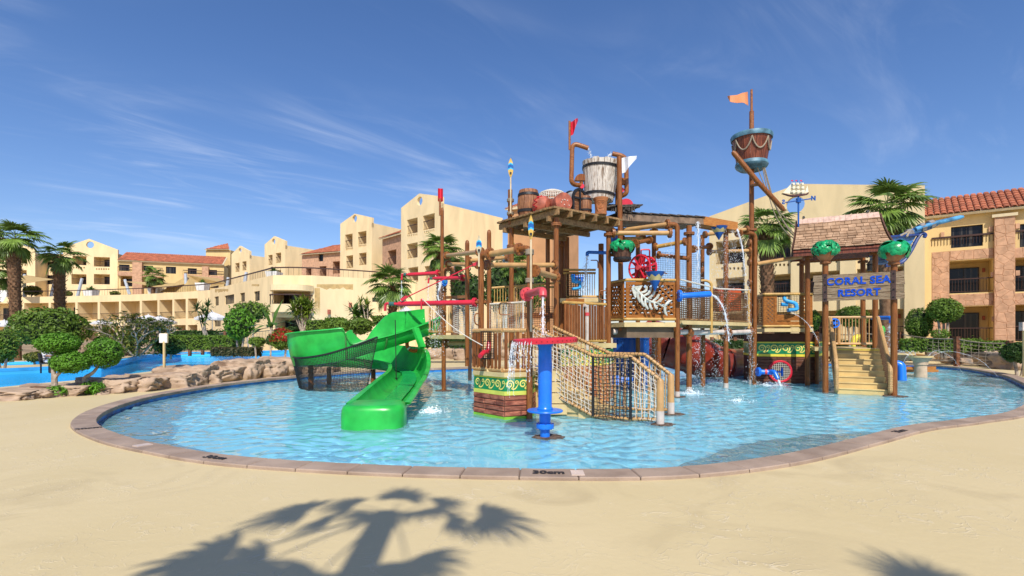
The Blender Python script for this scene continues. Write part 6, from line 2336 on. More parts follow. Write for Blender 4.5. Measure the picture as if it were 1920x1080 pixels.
for side in (1, -1):
 rows = 11 if side > 0 else 6
 for r_ in range(rows):
  s0, s1 = r_ / rows, (r_ + 1.25) / rows
  s1 = min(s1, 1.0)
  x = 0.0
  first = True
  while x < .999:
   w_ = rnd(.055, .115) if side > 0 else rnd(.14, .2)
   if first and r_ % 2:
    w_ *= .5
   first = False
   x1 = min(1, x + w_)
   if 1 - x1 < .03:
    x1 = 1
   g0 = .0022
   a0, a1 = rp_(x + g0, s0, side), rp_(x1 - g0, s0, side)
   c0, c1 = rp_(x + g0, s1, side), rp_(x1 - g0, s1, side)
   nr_ = (a1 - a0).cross(c0 - a0).normalized()
   if nr_.z < 0:
    nr_ = -nr_
   lift = nr_ * (.05 + rnd(-.008, .012))
   lf2 = nr_ * .022
   jx = du * rnd(-.003, .003)
   dr_ = (a0 - c0).normalized() * rnd(0, .02)
   b = MB()
   b.hexa([a0 + lift + dr_, a1 + lift + dr_, c1 + lf2, c0 + lf2], [a0 + lift + nr_ * .022 + dr_, a1 + lift + nr_ * .022 + dr_, c1 + lf2 + nr_ * .022, c0 + lf2 + nr_ * .022])
   b.build('shingle', M_SHINGLE, rfn)
   x = x1
b = MB()
for side in (1, -1):
 n_ = 10
 for i in range(n_):
  b.extr([rp_(0, i / n_, side), rp_(1, i / n_, side), rp_(1, (i + 1) / n_, side), rp_(0, (i + 1) / n_, side)], -Z3 * .06)
b.build('roof_board', M_NEST, rfn)
k = 15
for i in range(k):
 b = MB()
 p0, p1 = rp_(i / k + .001, 1), rp_((i + 1) / k - .001, 1)
 for sgn in (1, -1):
  q0, q1 = rp_(i / k + .001, .87, sgn), rp_((i + 1) / k - .001, .87, sgn)
  b.extr([q0 + Z3 * .085, q1 + Z3 * .085, p1 + Z3 * .11, p0 + Z3 * .11], Z3 * .025)
 b.build('ridge_tile', M_RIDGE, rfn)
for x in (0, 1):
 b = MB()
 pts = [rp_(x, t / 8) for t in range(9)] + [rp_(x, 1 - t / 8, -1) for t in range(1, 9)]
 for i in range(len(pts) - 1):
  b.beam(pts[i] + du * (-.03 if x == 0 else .03), pts[i + 1] + du * (-.03 if x == 0 else .03), .04, .22)
 b.build('barge_board', M_DARKBARREL, rfn)
MB().beam(rp_(0, .06) - Z3 * .14, rp_(1, .06) - Z3 * .14, .08, .2).build('fascia', M_NEST, rfn)
MB().beam(zt_(RT[0], 4.66), zt_(RT[1], 4.66), .12, .1).build('beam', M_WOODH, lt)
MB().beam(zt_(RT[3], 4.66), zt_(RT[2], 4.66), .12, .1).build('beam', M_WOODH, lt)
for a, b_ in ((.01, 0), (.8, 0)):
 p = rp_(a + .07, 1) + Z3 * .15
 MB().cyl(p, p + Z3 * .08, .05, .03, 8).build('vent_cap', M_IRON, rfn)
ga, gb = V((11.3, 19.75, 0)), V((12.75, 18.85, 0))
q = MB()
for z in (zl_ + 1.05, zl_ + .12):
 q.tube([zt_(P(1548, 0, 18.2), z), zt_(P(1636, 0, 17.9), z)], .045, 8)
for k in range(1, 14):
 p = lerp(P(1548, 0, 18.2), P(1636, 0, 17.9), k / 14)
 q.tube([zt_(p, zl_ + .12), zt_(p, zl_ + 1.05)], .016 if k != 4 else .06, 6, False)
q.build('bar_rail', M_TAN, lt, True)
hw = thing('hand_wheel', 'small blue spoked wheel on the bar rail above the right stair', 'hand wheel', P(1565, 607, 17.9))
Mv = frame(P(1565, 606, 17.9), V((1, -.1, 0)), Z3)
q = MB()
q.tube([Mv @ V((.15 * math.cos(a), .15 * math.sin(a), 0)) for a in [2 * math.pi * j / 20 for j in range(20)]], .025, 6, closed=True)
q.build('rim', M_BLUE, hw, True)
for k in range(5):
 a = 2 * math.pi * k / 5
 MB().tube([Mv @ V((.15 * math.cos(a), .15 * math.sin(a), 0)), Mv @ V((0, 0, 0))], .018, 6).build('spoke', M_BLUE, hw, True)
M_STEP = mat('golden_step', (.58, .42, .17), .55, .08, 3, .1, 12)
rs2 = thing('stair', 'cream eight-step stair with rope-netted sides under the blue lettered sign', 'stair', (10.5, 15.5, 0))
s0, s1 = V((9.93, 15.62, 0)), V((11.03, 15.0, 0))
up_ = V((.46, .888, 0))
ns = 8
for k in range(ns):
 a, c = s0 + up_ * (.215 * k), s1 + up_ * (.215 * k)
 z = zl_ * (k + 1) / ns
 MB().hexa([zt_(p, -.3 if k == 0 else z - zl_ / ns - .06) for p in (a, c, c + up_ * .26, a + up_ * .26)], [zt_(p, z - .035) for p in (a, c, c + up_ * .26, a + up_ * .26)]).build('riser', M_STEP, rs2)
 MB().hexa([zt_(p, z - .034) for p in (a - up_ * .025, c - up_ * .025, c + up_ * .22, a + up_ * .22)], [zt_(p, z) for p in (a - up_ * .02, c - up_ * .02, c + up_ * .22, a + up_ * .22)]).build('tread', M_STEP, rs2)
c, a = s1 + up_ * (.215 * 7 - .03), s0 + up_ * (.215 * 7 - .03)
MB().extr([zt_(a, zl_ - .07), zt_(c, zl_ - .07), zt_(c, zl_ - .045), zt_(a, zl_ - .045)], -up_ * .01).build('yellow_nosing', M_YELLOW, rs2)
for o, nm in ((s0, 'rail_left'), (s1, 'rail_right')):
 sd2 = (s1 - s0).normalized() * (.03 if nm == 'rail_right' else -.03)
 e_ = o + sd2
 t_ = o + up_ * 2.0 + sd2
 loop = [zt_(e_, .06), zt_(e_ - up_ * .1, .15), zt_(e_ - up_ * .1, .78), zt_(e_ + up_ * .1, 1.0), zt_(t_, zl_ + 1.0)]
 nd = node('side_rail', rs2)
 b = MB()
 b.tube(bend(loop, .1), .05, 10)
 b.tube([zt_(e_, .06), zt_(t_, zl_ + .05)], .04, 10)
 pts = bend(loop, .1)
 for i in range(len(pts) - 1):
  L_ = (pts[i + 1] - pts[i]).length
  d_ = (pts[i + 1] - pts[i]).normalized()
  for k in range(max(1, int(L_ / .06))):
   p = lerp(pts[i], pts[i + 1], (k + .5) / max(1, int(L_ / .06)))
   b.cyl(p - d_ * .02, p + d_ * .02, .06, None, 8)
 b.build('handrail', M_TANR, nd, True)
 q = net(MB(), bil(zt_(e_, .08), zt_(t_, zl_ + .06), zt_(t_, zl_ + .98), zt_(e_ - up_ * .05, .84)), 26, 12, .009, .1, n=4)
 q.build('rope_net', mat('brown_rope', (.20, .115, .06), .8), nd)
MB().beam(zt_(s1 + (s1 - s0).normalized() * .05, .42), V((11.05, 14.92, .42)), .08, .1).build('bracket', M_TANY, rs2)
sg = thing('sign', 'grey weathered plank sign reading CORAL SEA RESORT in blue', 'sign', (10.4, 15.2, 0))
q0, q1 = V((9.70, 15.85, 0)), V((11.13, 14.92, 0))
dq = (q1 - q0).normalized()
nq = V((dq.y, -dq.x, 0))
for p_, zt2 in ((q0, 4.02), (q1, 3.86)):
 o = MB().tube([zt_(p_, -.3), zt_(p_, zt2)], .085, 14).build('post', M_WOODP, sg, True)
 MB().flange(zt_(p_, zt2), Z3, .15).build('flange', M_WOODH, sg, True)
zs0, zs1 = 2.82, 3.62
x0_, x1_ = -.30, (q1 - q0).length + .24
L_ = x1_ - x0_
for i, (za, zb) in enumerate(((zs0, zs0 + .20), (zs0 + .205, zs0 + .405), (zs0 + .41, zs0 + .60), (zs0 + .605, zs1))):
 pts = []
 n_ = 16
 for k in range(n_ + 1):
  pts.append((x0_ + L_ * k / n_ + (rnd(-.03, .02) if k in (0, n_) else 0), za + .006 + (rnd(-.006, .008) if i == 0 else 0)))
 for k in range(n_, -1, -1):
  pts.append((x0_ + L_ * k / n_ + (rnd(-.03, .02) if k in (0, n_) else 0), zb - .004 + (rnd(-.006, .008) if i == 3 else 0)))
 MB().extr([V((q0.x, q0.y, z)) + dq * x + nq * .16 for x, z in pts], -nq * .06).build('plank', M_SIGN, sg)
for x in (-.0, (q1 - q0).length - .02):
 c = V((q0.x, q0.y, 0)) + dq * x
 MB().beam(zt_(c + nq * .172, zs0 - .02), zt_(c + nq * .172, zs1 + .03), .11, .03, nq).build('iron_strap', mat('rust_iron', (.06, .03, .025), .7, .2, 10, .4), sg)
 for z in (zs0 + .06, zs0 + .28, zs0 + .5, zs0 + .74):
  MB().cyl(zt_(c + nq * .18, z), zt_(c + nq * .205, z), .028, .018, 8).build('rivet', M_IRON, sg, True)
mid = (q0 + q1) / 2 + dq * .0 + nq * .168
text('lettering', 'CORAL SEA', M_SIGNBLUE, frame(zt_(mid - dq * .03, zs0 + .575), dq, Z3), .295, sg, .010, .009, 1.05)
text('lettering', 'RESORT', M_SIGNBLUE, frame(zt_(mid + dq * .0, zs0 + .22), dq, Z3), .285, sg, .010, .009, 1.05)
def leaf_blob(mb, c, r, rz, n, size, seed, up=.0):
 rg = random.Random(seed)
 for k in range(n):
  a = rg.uniform(0, 2 * math.pi)
  s_ = rg.uniform(-.25, 1)
  d = V((math.cos(a) * math.sqrt(max(0, 1 - s_ * s_ * .9)), math.sin(a) * math.sqrt(max(0, 1 - s_ * s_ * .9)), s_))
  p = V(c) + V((d.x * r, d.y * r, d.z * rz))
  t = d.cross(Z3)
  t = t.normalized() if t.length > .01 else X3
  dn_ = (t.cross(d) * -1).normalized()
  if dn_.z > 0:
   dn_ = -dn_
  dn_ = (dn_ + t * rg.uniform(-.8, .8)).normalized()
  t = d.cross(dn_).normalized()
  L_ = size * rg.uniform(.7, 1.25)
  w_ = L_ * .36
  rows = []
  for j in range(6):
   u = j / 5
   ww_ = w_ * math.sin(math.pi * (.08 + .9 * u)) ** .8
   q = p + dn_ * (L_ * (u - .3)) + d * (.06 * math.sin(math.pi * u))
   rows.append([q - t * ww_ + d * .0, q + d * .035 * (1 - u * .5), q + t * ww_])
  vs = [x for r_ in rows for x in r_]
  under = [x - d * .02 for x in vs]
  m_ = len(vs)
  fs = []
  for j in range(5):
   for e in range(2):
    i0 = j * 3 + e
    fs.append((i0, i0 + 1, i0 + 4, i0 + 3))
  mb.add(vs, fs)
def bowl_pot(p, label, seed, broad=False):
 t = thing('flower_bowl', label, 'planter bowl', p)
 Mx = Matrix.Translation(p)
 MB().lathe([(0, 0), (.12, 0), (.14, .03), (.20, .10), (.275, .22), (.29, .30), (.31, .31), (.31, .35), (.27, .35), (.25, .26), (0, .24)], 28, Mx).build('bowl', M_CLAY, t, True)
 b = MB()
 leaf_blob(b, p + Z3 * .34, .31, .24, 85 if not broad else 52, .19 if not broad else .30, seed)
 b.build('leaves', M_LEAFP, t, True)
 MB().lathe([(0, .57), (.2, .51), (.29, .39), (.29, .32)], 16, Mx).build('leaf_core', M_LEAFP, t, True)
bowl_pot(zt_(q0, 4.06), 'clay bowl of green plastic leaves on the left sign post', 3)
bowl_pot(zt_(q1, 3.90), 'clay bowl of broad green plastic leaves on the right sign post', 4, True)
hl2 = thing('hanging_lantern', 'small dark lantern hanging under the shingle roof', 'lantern', P(1634, 498, 18.2))
p = P(1633, 500, 18.2)
MB().lathe([(0, .26), (.03, .24), (.13, .1), (.15, .08), (.12, .06), (.12, -.12), (.14, -.14), (0, -.15)], 10, Matrix.Translation(p)).build('body', M_IRON, hl2)
MB().tube([p + Z3 * .25, p + Z3 * .75], .014, 5).build('chain', M_IRON, hl2)
wv = thing('weathervane', 'blue weathervane with a white-sailed model ship above the shingle roof', 'weathervane', P(1497, 412, 18.6))
DW = 18.7
MB().tube([P(1497, 425, DW), P(1497, 365, DW)], .03, 8).build('rod', M_BLUED, wv, True)
q = MB()
q.tube([P(1473, 379.5, DW), P(1521, 372.5, DW)], .022, 8)
q.cyl(P(1497, 380, DW), P(1497, 372, DW), .085, None, 10)
q.build('arm', M_BLUED, wv, True)
text('letter', 'N', M_BLUED, frame(P(1525, 372, DW), X3, Z3), .22, wv, .012, .01)
text('letter', 'S', M_BLUED, frame(P(1469, 379, DW), -X3, Z3), .22, wv, .012, .01)
hull = [P(x, y, DW) for x, y in ((1466, 363), (1480, 366), (1510, 364), (1515, 361), (1514, 365), (1500, 368), (1487, 369), (1478, 367))]
MB().extr([p + V((0, -.06, 0)) for p in hull], (0, .12, 0)).build('hull', mat('vane_hull', (.09, .03, .03), .5), wv)
M_CAN = mat('sail_cream', (.72, .68, .52), .6, .06)
for i, x in enumerate((1487, 1495, 1504)):
 MB().tube([P(x, 365, DW), P(x, 340 if i != 1 else 338, DW)], .012, 6).build('mast', M_BLUED, wv)
 for (ya, yb, hw) in ((364, 356.5, 5.2), (355.5, 349.5, 4.2), (348.5, 342.5, 3.3)):
  n_ = 4
  for j in range(n_):
   pass
  b = MB()
  rows = []
  for j in range(6):
   u = j / 5
   y = lerp(ya, yb, u)
   bulge = .09 * math.sin(math.pi * u)
   hh_ = hw * (1 - .12 * u)
   rows.append([P(x - hh_, y, DW - .02), P(x, y, DW - .05 - bulge), P(x + hh_, y, DW - .02)])
  b.add([p for r_ in rows for p in r_], [(j * 3 + e, j * 3 + e + 1, j * 3 + e + 4, j * 3 + e + 3) for j in range(5) for e in range(2)])
  b.build('sail', M_CAN, wv, True)
 q = MB()
 q.extr([P(x, 340, DW), P(x - 3.5, 339.6, DW), P(x - 3.5, 337.5, DW), P(x, 337.8, DW)], (0, .01, 0))
 q.build('pennant', M_RED, wv)
MB().extr([P(1468, 362, DW), P(1482, 363, DW), P(1483, 345, DW)], (0, .015, 0)).build('sail', M_CAN, wv)
MB().extr([P(1509, 362, DW), P(1516, 360, DW), P(1514, 347, DW)], (0, .015, 0)).build('sail', M_CAN, wv)
bw = thing('ship_bow', 'blue ship bow with a bowsprit pointing right of the shingle roof', 'ship bow', P(1690, 450, 18.5))
DB = 18.2
M_BOW = mat('bow_blue', (.04, .17, .42), .4, .25, 5, .3, 14)
M_BOWD = mat('bow_navy', (.02, .05, .20), .4, .2, 5)
bt_ = [P(1663, 446, DB), P(1700, 444, DB - .2), P(1720, 438, DB - .3)]
for i in range(6):
 t0, t1 = i / 6, (i + .9) / 6
 a0 = lerp(P(1664, 447, DB - .45), P(1664, 492, DB - .1), t0)
 a1 = lerp(P(1664, 447, DB - .45), P(1664, 492, DB - .1), t1)
 e0, e1 = lerp(P(1718, 442, DB), P(1688, 492, DB), t0), lerp(P(1718, 442, DB), P(1688, 492, DB), t1)
 MB().hexa([a0, e0, e0 + V((0, .5, 0)), a0 + V((0, .9, 0))], [a1, e1, e1 + V((0, .5, 0)), a1 + V((0, .9, 0))]).build('plank', M_BOW, bw)
MB().tube(catmull([P(1660, 498, DB), P(1690, 492, DB), P(1706, 474, DB), P(1720, 448, DB), P(1728, 438, DB), P(1735, 440, DB), P(1733, 445, DB)], 5), .06, 8).build('stem_post', M_BOWD, bw, True)
MB().tube([P(1662, 445, DB - .45), P(1722, 440, DB - .05)], .05, 8).build('gunwale', M_BOWD, bw, True)
b = MB()
b.tube([P(1680, 450, DB), P(1714, 434, DB), P(1745, 424, DB), P(1746, 423.5, DB)], [.12, .12, .11, .06], 10)
b.tube([P(1736, 427, DB + .02), P(1756, 419, DB + .02)], .09, 10)
b.build('bowsprit_base', M_BOW, bw, True)
MB().tube([P(1716, 430, DB - .1), P(1752, 419, DB - .1), P(1800, 407.5, DB - .1), P(1806, 406.5, DB - .1)], [.08, .085, .075, .045], 10).build('bowsprit', mat('bow_light_blue', (.07, .27, .50), .45, .25, 5, .3, 14), bw, True)
for x, y in ((1728, 427), (1745, 421), (1704, 438)):
 d_ = V((1, 0, .36)).normalized()
 c = P(x, y, DB - .03)
 MB().cyl(c - d_ * .08, c + d_ * .08, .155, None, 10).build('iron_band', mat('dull_iron', (.22, .2, .19), .5, .2, 8), bw)
MB().tube(catmull([P(1680, 446, DB - .3), P(1692, 440, DB - .3), P(1704, 434, DB - .25), P(1700, 444, DB - .3)], 6), .035, 6).build('rope', M_GREYROPE, bw, True)
bk = thing('tipping_bucket', 'huge weathered white wooden tipping bucket with two black hoops', 'tipping bucket', P(1127, 372, 15.5))
DK = 15.6
c0, c1 = P(1123, 377, DK), P(1128, 306, DK)
ax = (c1 - c0).normalized()
H = (c1 - c0).length
Mk = frame(c0, V((ax.z, 0, -ax.x)), V((0, 1, 0)))
Mk = Matrix.Translation(c0) @ ax.to_track_quat('Z', 'Y').to_matrix().to_4x4()
rb0, rt0 = .43, .585
ns = 20
for k in range(ns):
 a0, a1 = 2 * math.pi * (k + .02) / ns, 2 * math.pi * (k + .98) / ns
 top = H + rnd(-.02, .02)
 bot = rnd(-.03, .02)
 lo = [Mk @ V((r_ * math.cos(a), r_ * math.sin(a), bot)) for r_, a in ((rb0, a0), (rb0, a1), (rb0 - .05, a1), (rb0 - .05, a0))]
 hi = [Mk @ V((r_ * math.cos(a), r_ * math.sin(a), top)) for r_, a in ((rt0, a0), (rt0, a1), (rt0 - .05, a1), (rt0 - .05, a0))]
 MB().hexa(lo, hi).build('stave', M_WEATHER, bk)
for z, h_ in ((.13, .075), (H - .22, .075)):
 r_ = lerp(rb0, rt0, z / H)
 MB().lathe([(r_ - .01, z), (r_ + .016, z), (r_ + .024, z + h_), (r_ - .01, z + h_)], 40, Mk).build('hoop', M_IRON, bk, True)
MB().lathe([(0, .03), (rb0 - .02, .03)], 24, Mk).build('bottom_board', M_WEATHER, bk)
MB().lathe([(0, H * .55), (lerp(rb0, rt0, .55) - .03, H * .55)], 24, Mk).build('water_inside', M_LAGW, bk)
bf = thing('bucket_frame', 'brown pipe frame and dark ragged thatch mat holding the white tipping bucket', 'frame', P(1130, 390, 15.8))
pipe(bf, [P(1103, 278, 15.3), P(1073, 268, 15.3), P(1071, 345, 15.3), P(1089, 348, 15.5)], .07, M_WOODH, name='fill_pipe', rb=.2)
pipe(bf, [P(1148, 288, 15.5), P(1174, 294, 15.5), P(1175, 363, 15.5), P(1164, 368, 15.6)], .07, M_WOODH, name='fill_pipe', rb=.2)
for a, b_ in (((1090, 341, 15.5), (1090, 400, 15.6)), ((1157, 340, 15.6), (1157, 420, 15.8)), ((1161, 294, 15.0), (1165, 620, 15.0))):
 MB().tube([P(*a), P(*b_)], .06 if a[0] != 1161 else .075, 10).build('post', M_WOODP, bf, True)
for px, py in ((1090, 338), (1165, 345)):
 c = P(px, py, 15.45)
 b = MB()
 b.extr([c + V((.2 * math.cos(a), 0, .2 * math.sin(a))) for a in [math.pi * j / 10 for j in range(11)]], (0, .14, 0))
 b.build('half_wheel', M_SLAT, bf)
 MB().tube([c + V((.02, -.02, -.18)), c + V((.02, .1, -.18))], .07, 10).build('red_coupling', M_RED, bf, True)
tr_ = MB()
for k in range(26):
 x0 = lerp(1128, 1196, rnd(0, 1))
 D0 = rnd(15.0, 16.6)
 tr_.beam(P(x0, 388 + (D0 - 15) * -3, D0), P(x0 + rnd(4, 14), 390 + (D0 - 15) * -3, D0 + .3), .16, .03)
b = MB()
for k in range(12):
 t = k / 12
 b.extr([P(lerp(1116, 1150, t), lerp(394, 386, t), 15.0), P(lerp(1180, 1206, t), lerp(398, 384, t), 15.8), P(lerp(1180, 1206, t) + 2, lerp(398, 384, t), 16.1), P(lerp(1116, 1150, t) + 2, lerp(394, 386, t), 15.3)], Z3 * .04)
b.build('mat_board', mat('thatch_dark', (.10, .085, .07), .9, .3, 8, .5, 20), bf)
for k in range(46):
 px = rnd(1144, 1194)
 yy0 = lerp(389, 390, rnd(0, 1))
 tr_.tube([P(px, yy0, 15.1), P(px + rnd(-1, 1), yy0 + rnd(3, 8), 15.1)], .012, 4, False)
tr_.build('thatch', mat('thatch_dark', (0, 0, 0)), bf, kind='stuff')
rwl = thing('red_dial', 'red round plate peeking up behind the white tipping bucket', 'disc', P(1174, 385, 16.5))
c = P(1174, 386, 16.5)
MB().lathe([(0, -.06), (.22, -.06), (.24, 0), (.22, .06), (0, .06)], 20, frame(c, X3, Z3)).build('disc', M_RED, rwl, True)
MB().tube([c, c - Z3 * .5], .04, 6).build('stand', M_WOODH, rwl)
jet([P(1103, 279, 15.4), P(1106, 287, 15.5), P(1109, 300, 15.55), P(1110, 318, 15.6)], .025, .02, 'water_stream', 'thin stream filling the white bucket from the left pipe', n_drop=70, spread=.05, seed=41)
jet([P(1147, 288, 15.5), P(1141, 293, 15.5), P(1138, 304, 15.55), P(1137, 318, 15.6)], .03, .02, 'water_stream', 'stream filling the white bucket from the right pipe', n_drop=80, spread=.06, seed=42)
fl_ = thing('flume', 'long dark-slated wooden flume running from the tipping bucket to the right', 'flume', P(1240, 410, 15.8))
fa_, fb_ = P(1163, 407, 15.2), P(1318, 415, 16.6)
d = (fb_ - fa_).normalized()
n = V((-d.y, d.x, 0)).normalized()
MB().beam(fa_, fb_, .05, .2).build('side_board', mat('flume_board', (.22, .15, .10), .7, .2, 5, .3, 20), fl_)
MB().beam(fa_ + n * .9, fb_ + n * .9, .05, .2).build('side_board', mat('flume_board', (0, 0, 0)), fl_)
MB().hexa([fa_ - Z3 * .09, fb_ - Z3 * .09, fb_ + n * .9 - Z3 * .09, fa_ + n * .9 - Z3 * .09], [fa_ - Z3 * .05, fb_ - Z3 * .05, fb_ + n * .9 - Z3 * .05, fa_ + n * .9 - Z3 * .05]).build('bottom_board', mat('flume_board', (0, 0, 0)), fl_)
k = 9
for i in range(k):
 p, q = lerp(fa_, fb_, i / k) + Z3 * (.11 + .03), lerp(fa_, fb_, (i + 1.15) / k) + Z3 * .115
 MB().hexa([p - n * .06, q - n * .06, q + n * .98, p + n * .98], [x + Z3 * .03 for x in (p - n * .06, q - n * .06, q + n * .98, p + n * .98)]).build('slate', mat('slate_dark', (.075, .06, .05), .8, .3, 6, .5, 20, orand=.2), fl_)
tp_ = thing('tilted_plank', 'tilted bright orange wood-grain trough dripping beside the flume end', 'trough', P(1350, 415, 16.9))
a, c = P(1316, 413, 16.6), P(1382, 424.5, 17.2)
MB().beam(a, c, .06, .27).build('front_board', M_WOODO, tp_)
MB().beam(a + V((0, .5, 0)), c + V((0, .5, 0)), .06, .27).build('back_board', M_WOODO, tp_)
MB().hexa([a + Z3 * -.12 + V((0, .03, 0)), c + Z3 * -.12 + V((0, .03, 0)), c + V((0, .47, -.12)), a + V((0, .47, -.12))], [a + Z3 * -.09 + V((0, .03, 0)), c + Z3 * -.09 + V((0, .03, 0)), c + V((0, .47, -.09)), a + V((0, .47, -.09))]).build('bottom_board', M_WOODO, tp_)
jet([P(1308, 416, 16.4), P(1309, 440, 16.4), P(1308, 500, 16.4), P(1308, 560, 16.4), P(1309, 640, 16.4), P(1309, 728, 16.4)], .07, .02, 'water_stream', 'long curtain of water falling from the flume end into the pool', n_drop=700, spread=.085, seed=43)
jet([P(1382, 430, 17.1), P(1390, 455, 17), P(1397, 510, 16.9), P(1402, 570, 16.9), P(1407, 640, 16.9), P(1412, 712, 16.9)], .055, .02, 'water_stream', 'long arc of water from the tilted orange plank past the mast', n_drop=480, spread=.06, seed=44)
for i, (px, D, y0, y1, lab) in enumerate(((1338, 17, 448, 640, 'broken drops falling left of the dripping cone'), (1358, 17, 430, 560, 'broken drops falling right of the dripping cone'), (1374, 17, 432, 520, 'short veil of drops under the orange plank'), (1255, 15.5, 430, 600, 'fine drops falling between pipes above the lattice balcony'), (1345, 17.5, 580, 715, 'drops falling below the net bridge near its middle'), (1222, 16, 610, 715, 'drops falling under the lattice balcony'))):
 jet([P(px, y0, D), P(px + 1, lerp(y0, y1, .5), D), P(px + 2, y1, D)], .01, .01, 'water_drops', lab, n_drop=220, spread=.14, solid=False, seed=50 + i)
def barrel(label, px, D, r, h, m=M_BARREL, nst=16, hoops=(.2, .78), bulge=.16, z=ZP, mouth=False):
 c = V(((px - 960) * D / F, D, z))
 t = thing('barrel', label, 'barrel', c)
 for k in range(nst):
  a0, a1 = 2 * math.pi * (k + .02) / nst, 2 * math.pi * (k + .98) / nst
  b = MB()
  vs = []
  n_ = 7
  for i in range(n_):
   u = i / (n_ - 1)
   rr = r * (1 - bulge + bulge * math.sin(math.pi * u)) 
   for q, a in ((0, a0), (0, a1), (-.035, a1), (-.035, a0)):
    vs.append(c + V(((rr + q) * math.cos(a), (rr + q) * math.sin(a), h * u)))
  fs = [(3, 2, 1, 0), tuple((n_ - 1) * 4 + j for j in range(4))]
  for i in range(n_ - 1):
   for j in range(4):
    j2 = (j + 1) % 4
    fs.append((i * 4 + j, i * 4 + j2, i * 4 + 4 + j2, i * 4 + 4 + j))
  b.add(vs, fs)
  b.build('stave', m, t)
 for u in hoops:
  rr = r * (1 - bulge + bulge * math.sin(math.pi * u)) + .012
  rr2 = r * (1 - bulge + bulge * math.sin(math.pi * (u + .09))) + .012
  MB().lathe([(rr - .03, h * (u - .0)), (rr, h * u), (rr2, h * (u + .095)), (rr2 - .03, h * (u + .095))], 32, Matrix.Translation(c)).build('hoop', M_IRON, t, True)
 MB().lathe([(0, h - .05), (r * (1 - bulge) - .02, h - .05)], 20, Matrix.Translation(c)).build('head', m, t)
 return t
barrel('large banded barrel, leftmost of the load on the plank platform', 991, 14.45, .315, .80)
barrel('small banded barrel between the chest and the tiki mug', 1096, 14.05, .20, .52)
nj = thing('netted_bundle', 'round bundle under a white net behind the red jars on the platform', 'bundle', V((1.12, 14.9, ZP)))
c = V((1.17, 15.0, ZP))
prof = [(0, .94), (.2, .935), (.35, .87), (.42, .70), (.38, .4), (.3, 0)]
MB().lathe(prof, 28, Matrix.Translation(c)).build('jar', M_CLAY, nj, True)
b = MB()
def jn(u, v):
 x = v * (len(prof) - 2) + .4
 i = min(len(prof) - 2, int(x))
 r_, z = lerp(V((*prof[i], 0)), V((*prof[i + 1], 0)), x - i)[:2]
 a = 2 * math.pi * u
 return c + V(((r_ + .012) * math.cos(a), (r_ + .012) * math.sin(a), z + .008))
net(b, jn, 40, 14, .011, .05, n=4)
b.build('net', M_WHITENET, nj)
MB().cyl(c + V((.34, -.05, .66)), c + V((.5, -.05, .68)), .15, .17, 12).build('jar_mouth', M_CLAY, nj, True)
def lying_jar(label, p0, p1, prof, zig=False):
 p0, p1 = V(p0), V(p1)
 t = thing('clay_jar', label, 'jar', p0)
 Mx = Matrix.Translation(p0) @ (p1 - p0).to_track_quat('Z', 'Y').to_matrix().to_4x4()
 MB().lathe(prof, 28, Mx).build('body', M_CLAYR, t, True)
 return t, Mx
t, Mx = lying_jar('red clay jar with a zigzag lying on its side beside the large barrel', (.82, 14.1, ZP + .27), (1.15, 13.75, ZP + .25), [(0, -.3), (.12, -.28), (.24, -.15), (.27, 0), (.24, .16), (.16, .24), (.14, .27), (.17, .3), (0, .3)])
b = MB()
pz = []
for k in range(25):
 a = 2 * math.pi * k / 24
 z = .0 + (.07 if k % 2 else -.07)
 pz.append(Mx @ V((.276 * math.cos(a), .276 * math.sin(a), z)))
b.tube(pz, .016, 5)
b.build('zigzag', M_RED, t, True)
t, Mx = lying_jar('red clay jar with its round base facing the pool on the platform edge', (1.28, 13.75, ZP + .25), (1.42, 13.38, ZP + .24), [(0, -.32), (.14, -.3), (.2, -.2), (.22, .0), (.245, .2), (.245, .26), (0, .262)])
b = MB()
rg = random.Random(4)
for k in range(7):
 a, r_ = rg.uniform(0, 6.28), rg.uniform(.04, .2)
 b.cyl(Mx @ V((r_ * math.cos(a), r_ * math.sin(a), .255)), Mx @ V((r_ * math.cos(a), r_ * math.sin(a), .275)), .016, None, 6)
b.build('speckles', M_PVC, t)
ch = thing('treasure_chest', 'black-banded wooden treasure chest with a domed grey lid on the platform', 'chest', V((1.75, 13.9, ZP)))
ca, cd = V((1.62, 13.62, ZP)), V((.62, -.78, 0)).normalized()      # cd: towards the seen end
cs = V((.78, .62, 0)).normalized()
cl_, cw_ = .62, .46
base = ca + V((.02, .1, 0))
M_CH = mat('chest_wood', (.26, .12, .05), .6, .25, 6, .4, 16, col2=(.12, .045, .02), stretch=(1, 1, 6), orand=.15)
for i in range(5):
 z0, z1 = i * .085, i * .085 + .08
 b = MB()
 b.hexa([base + cs * x + cd * y + Z3 * z0 for x, y in ((0, 0), (cw_, 0), (cw_, -cl_), (0, -cl_))], [base + cs * x + cd * y + Z3 * z1 for x, y in ((0, 0), (cw_, 0), (cw_, -cl_), (0, -cl_))])
 b.build('plank', M_CH, ch)
arc_ = [(cw_ / 2 - cw_ / 2 * math.cos(math.pi * k / 12), .42 + .24 * math.sin(math.pi * k / 12)) for k in range(13)]
MB().extr([base + cs * x + Z3 * z for x, z in arc_], -cd * cl_).build('lid', mat('chest_lid', (.34, .33, .32), .5, .2, 5), ch, True)
MB().extr([base + cd * .004 + cs * (cw_ / 2 + (x - cw_ / 2) * .86) + Z3 * (.42 + (z - .42) * .86) for x, z in arc_], cd * .01).build('lid_end', M_CH, ch)
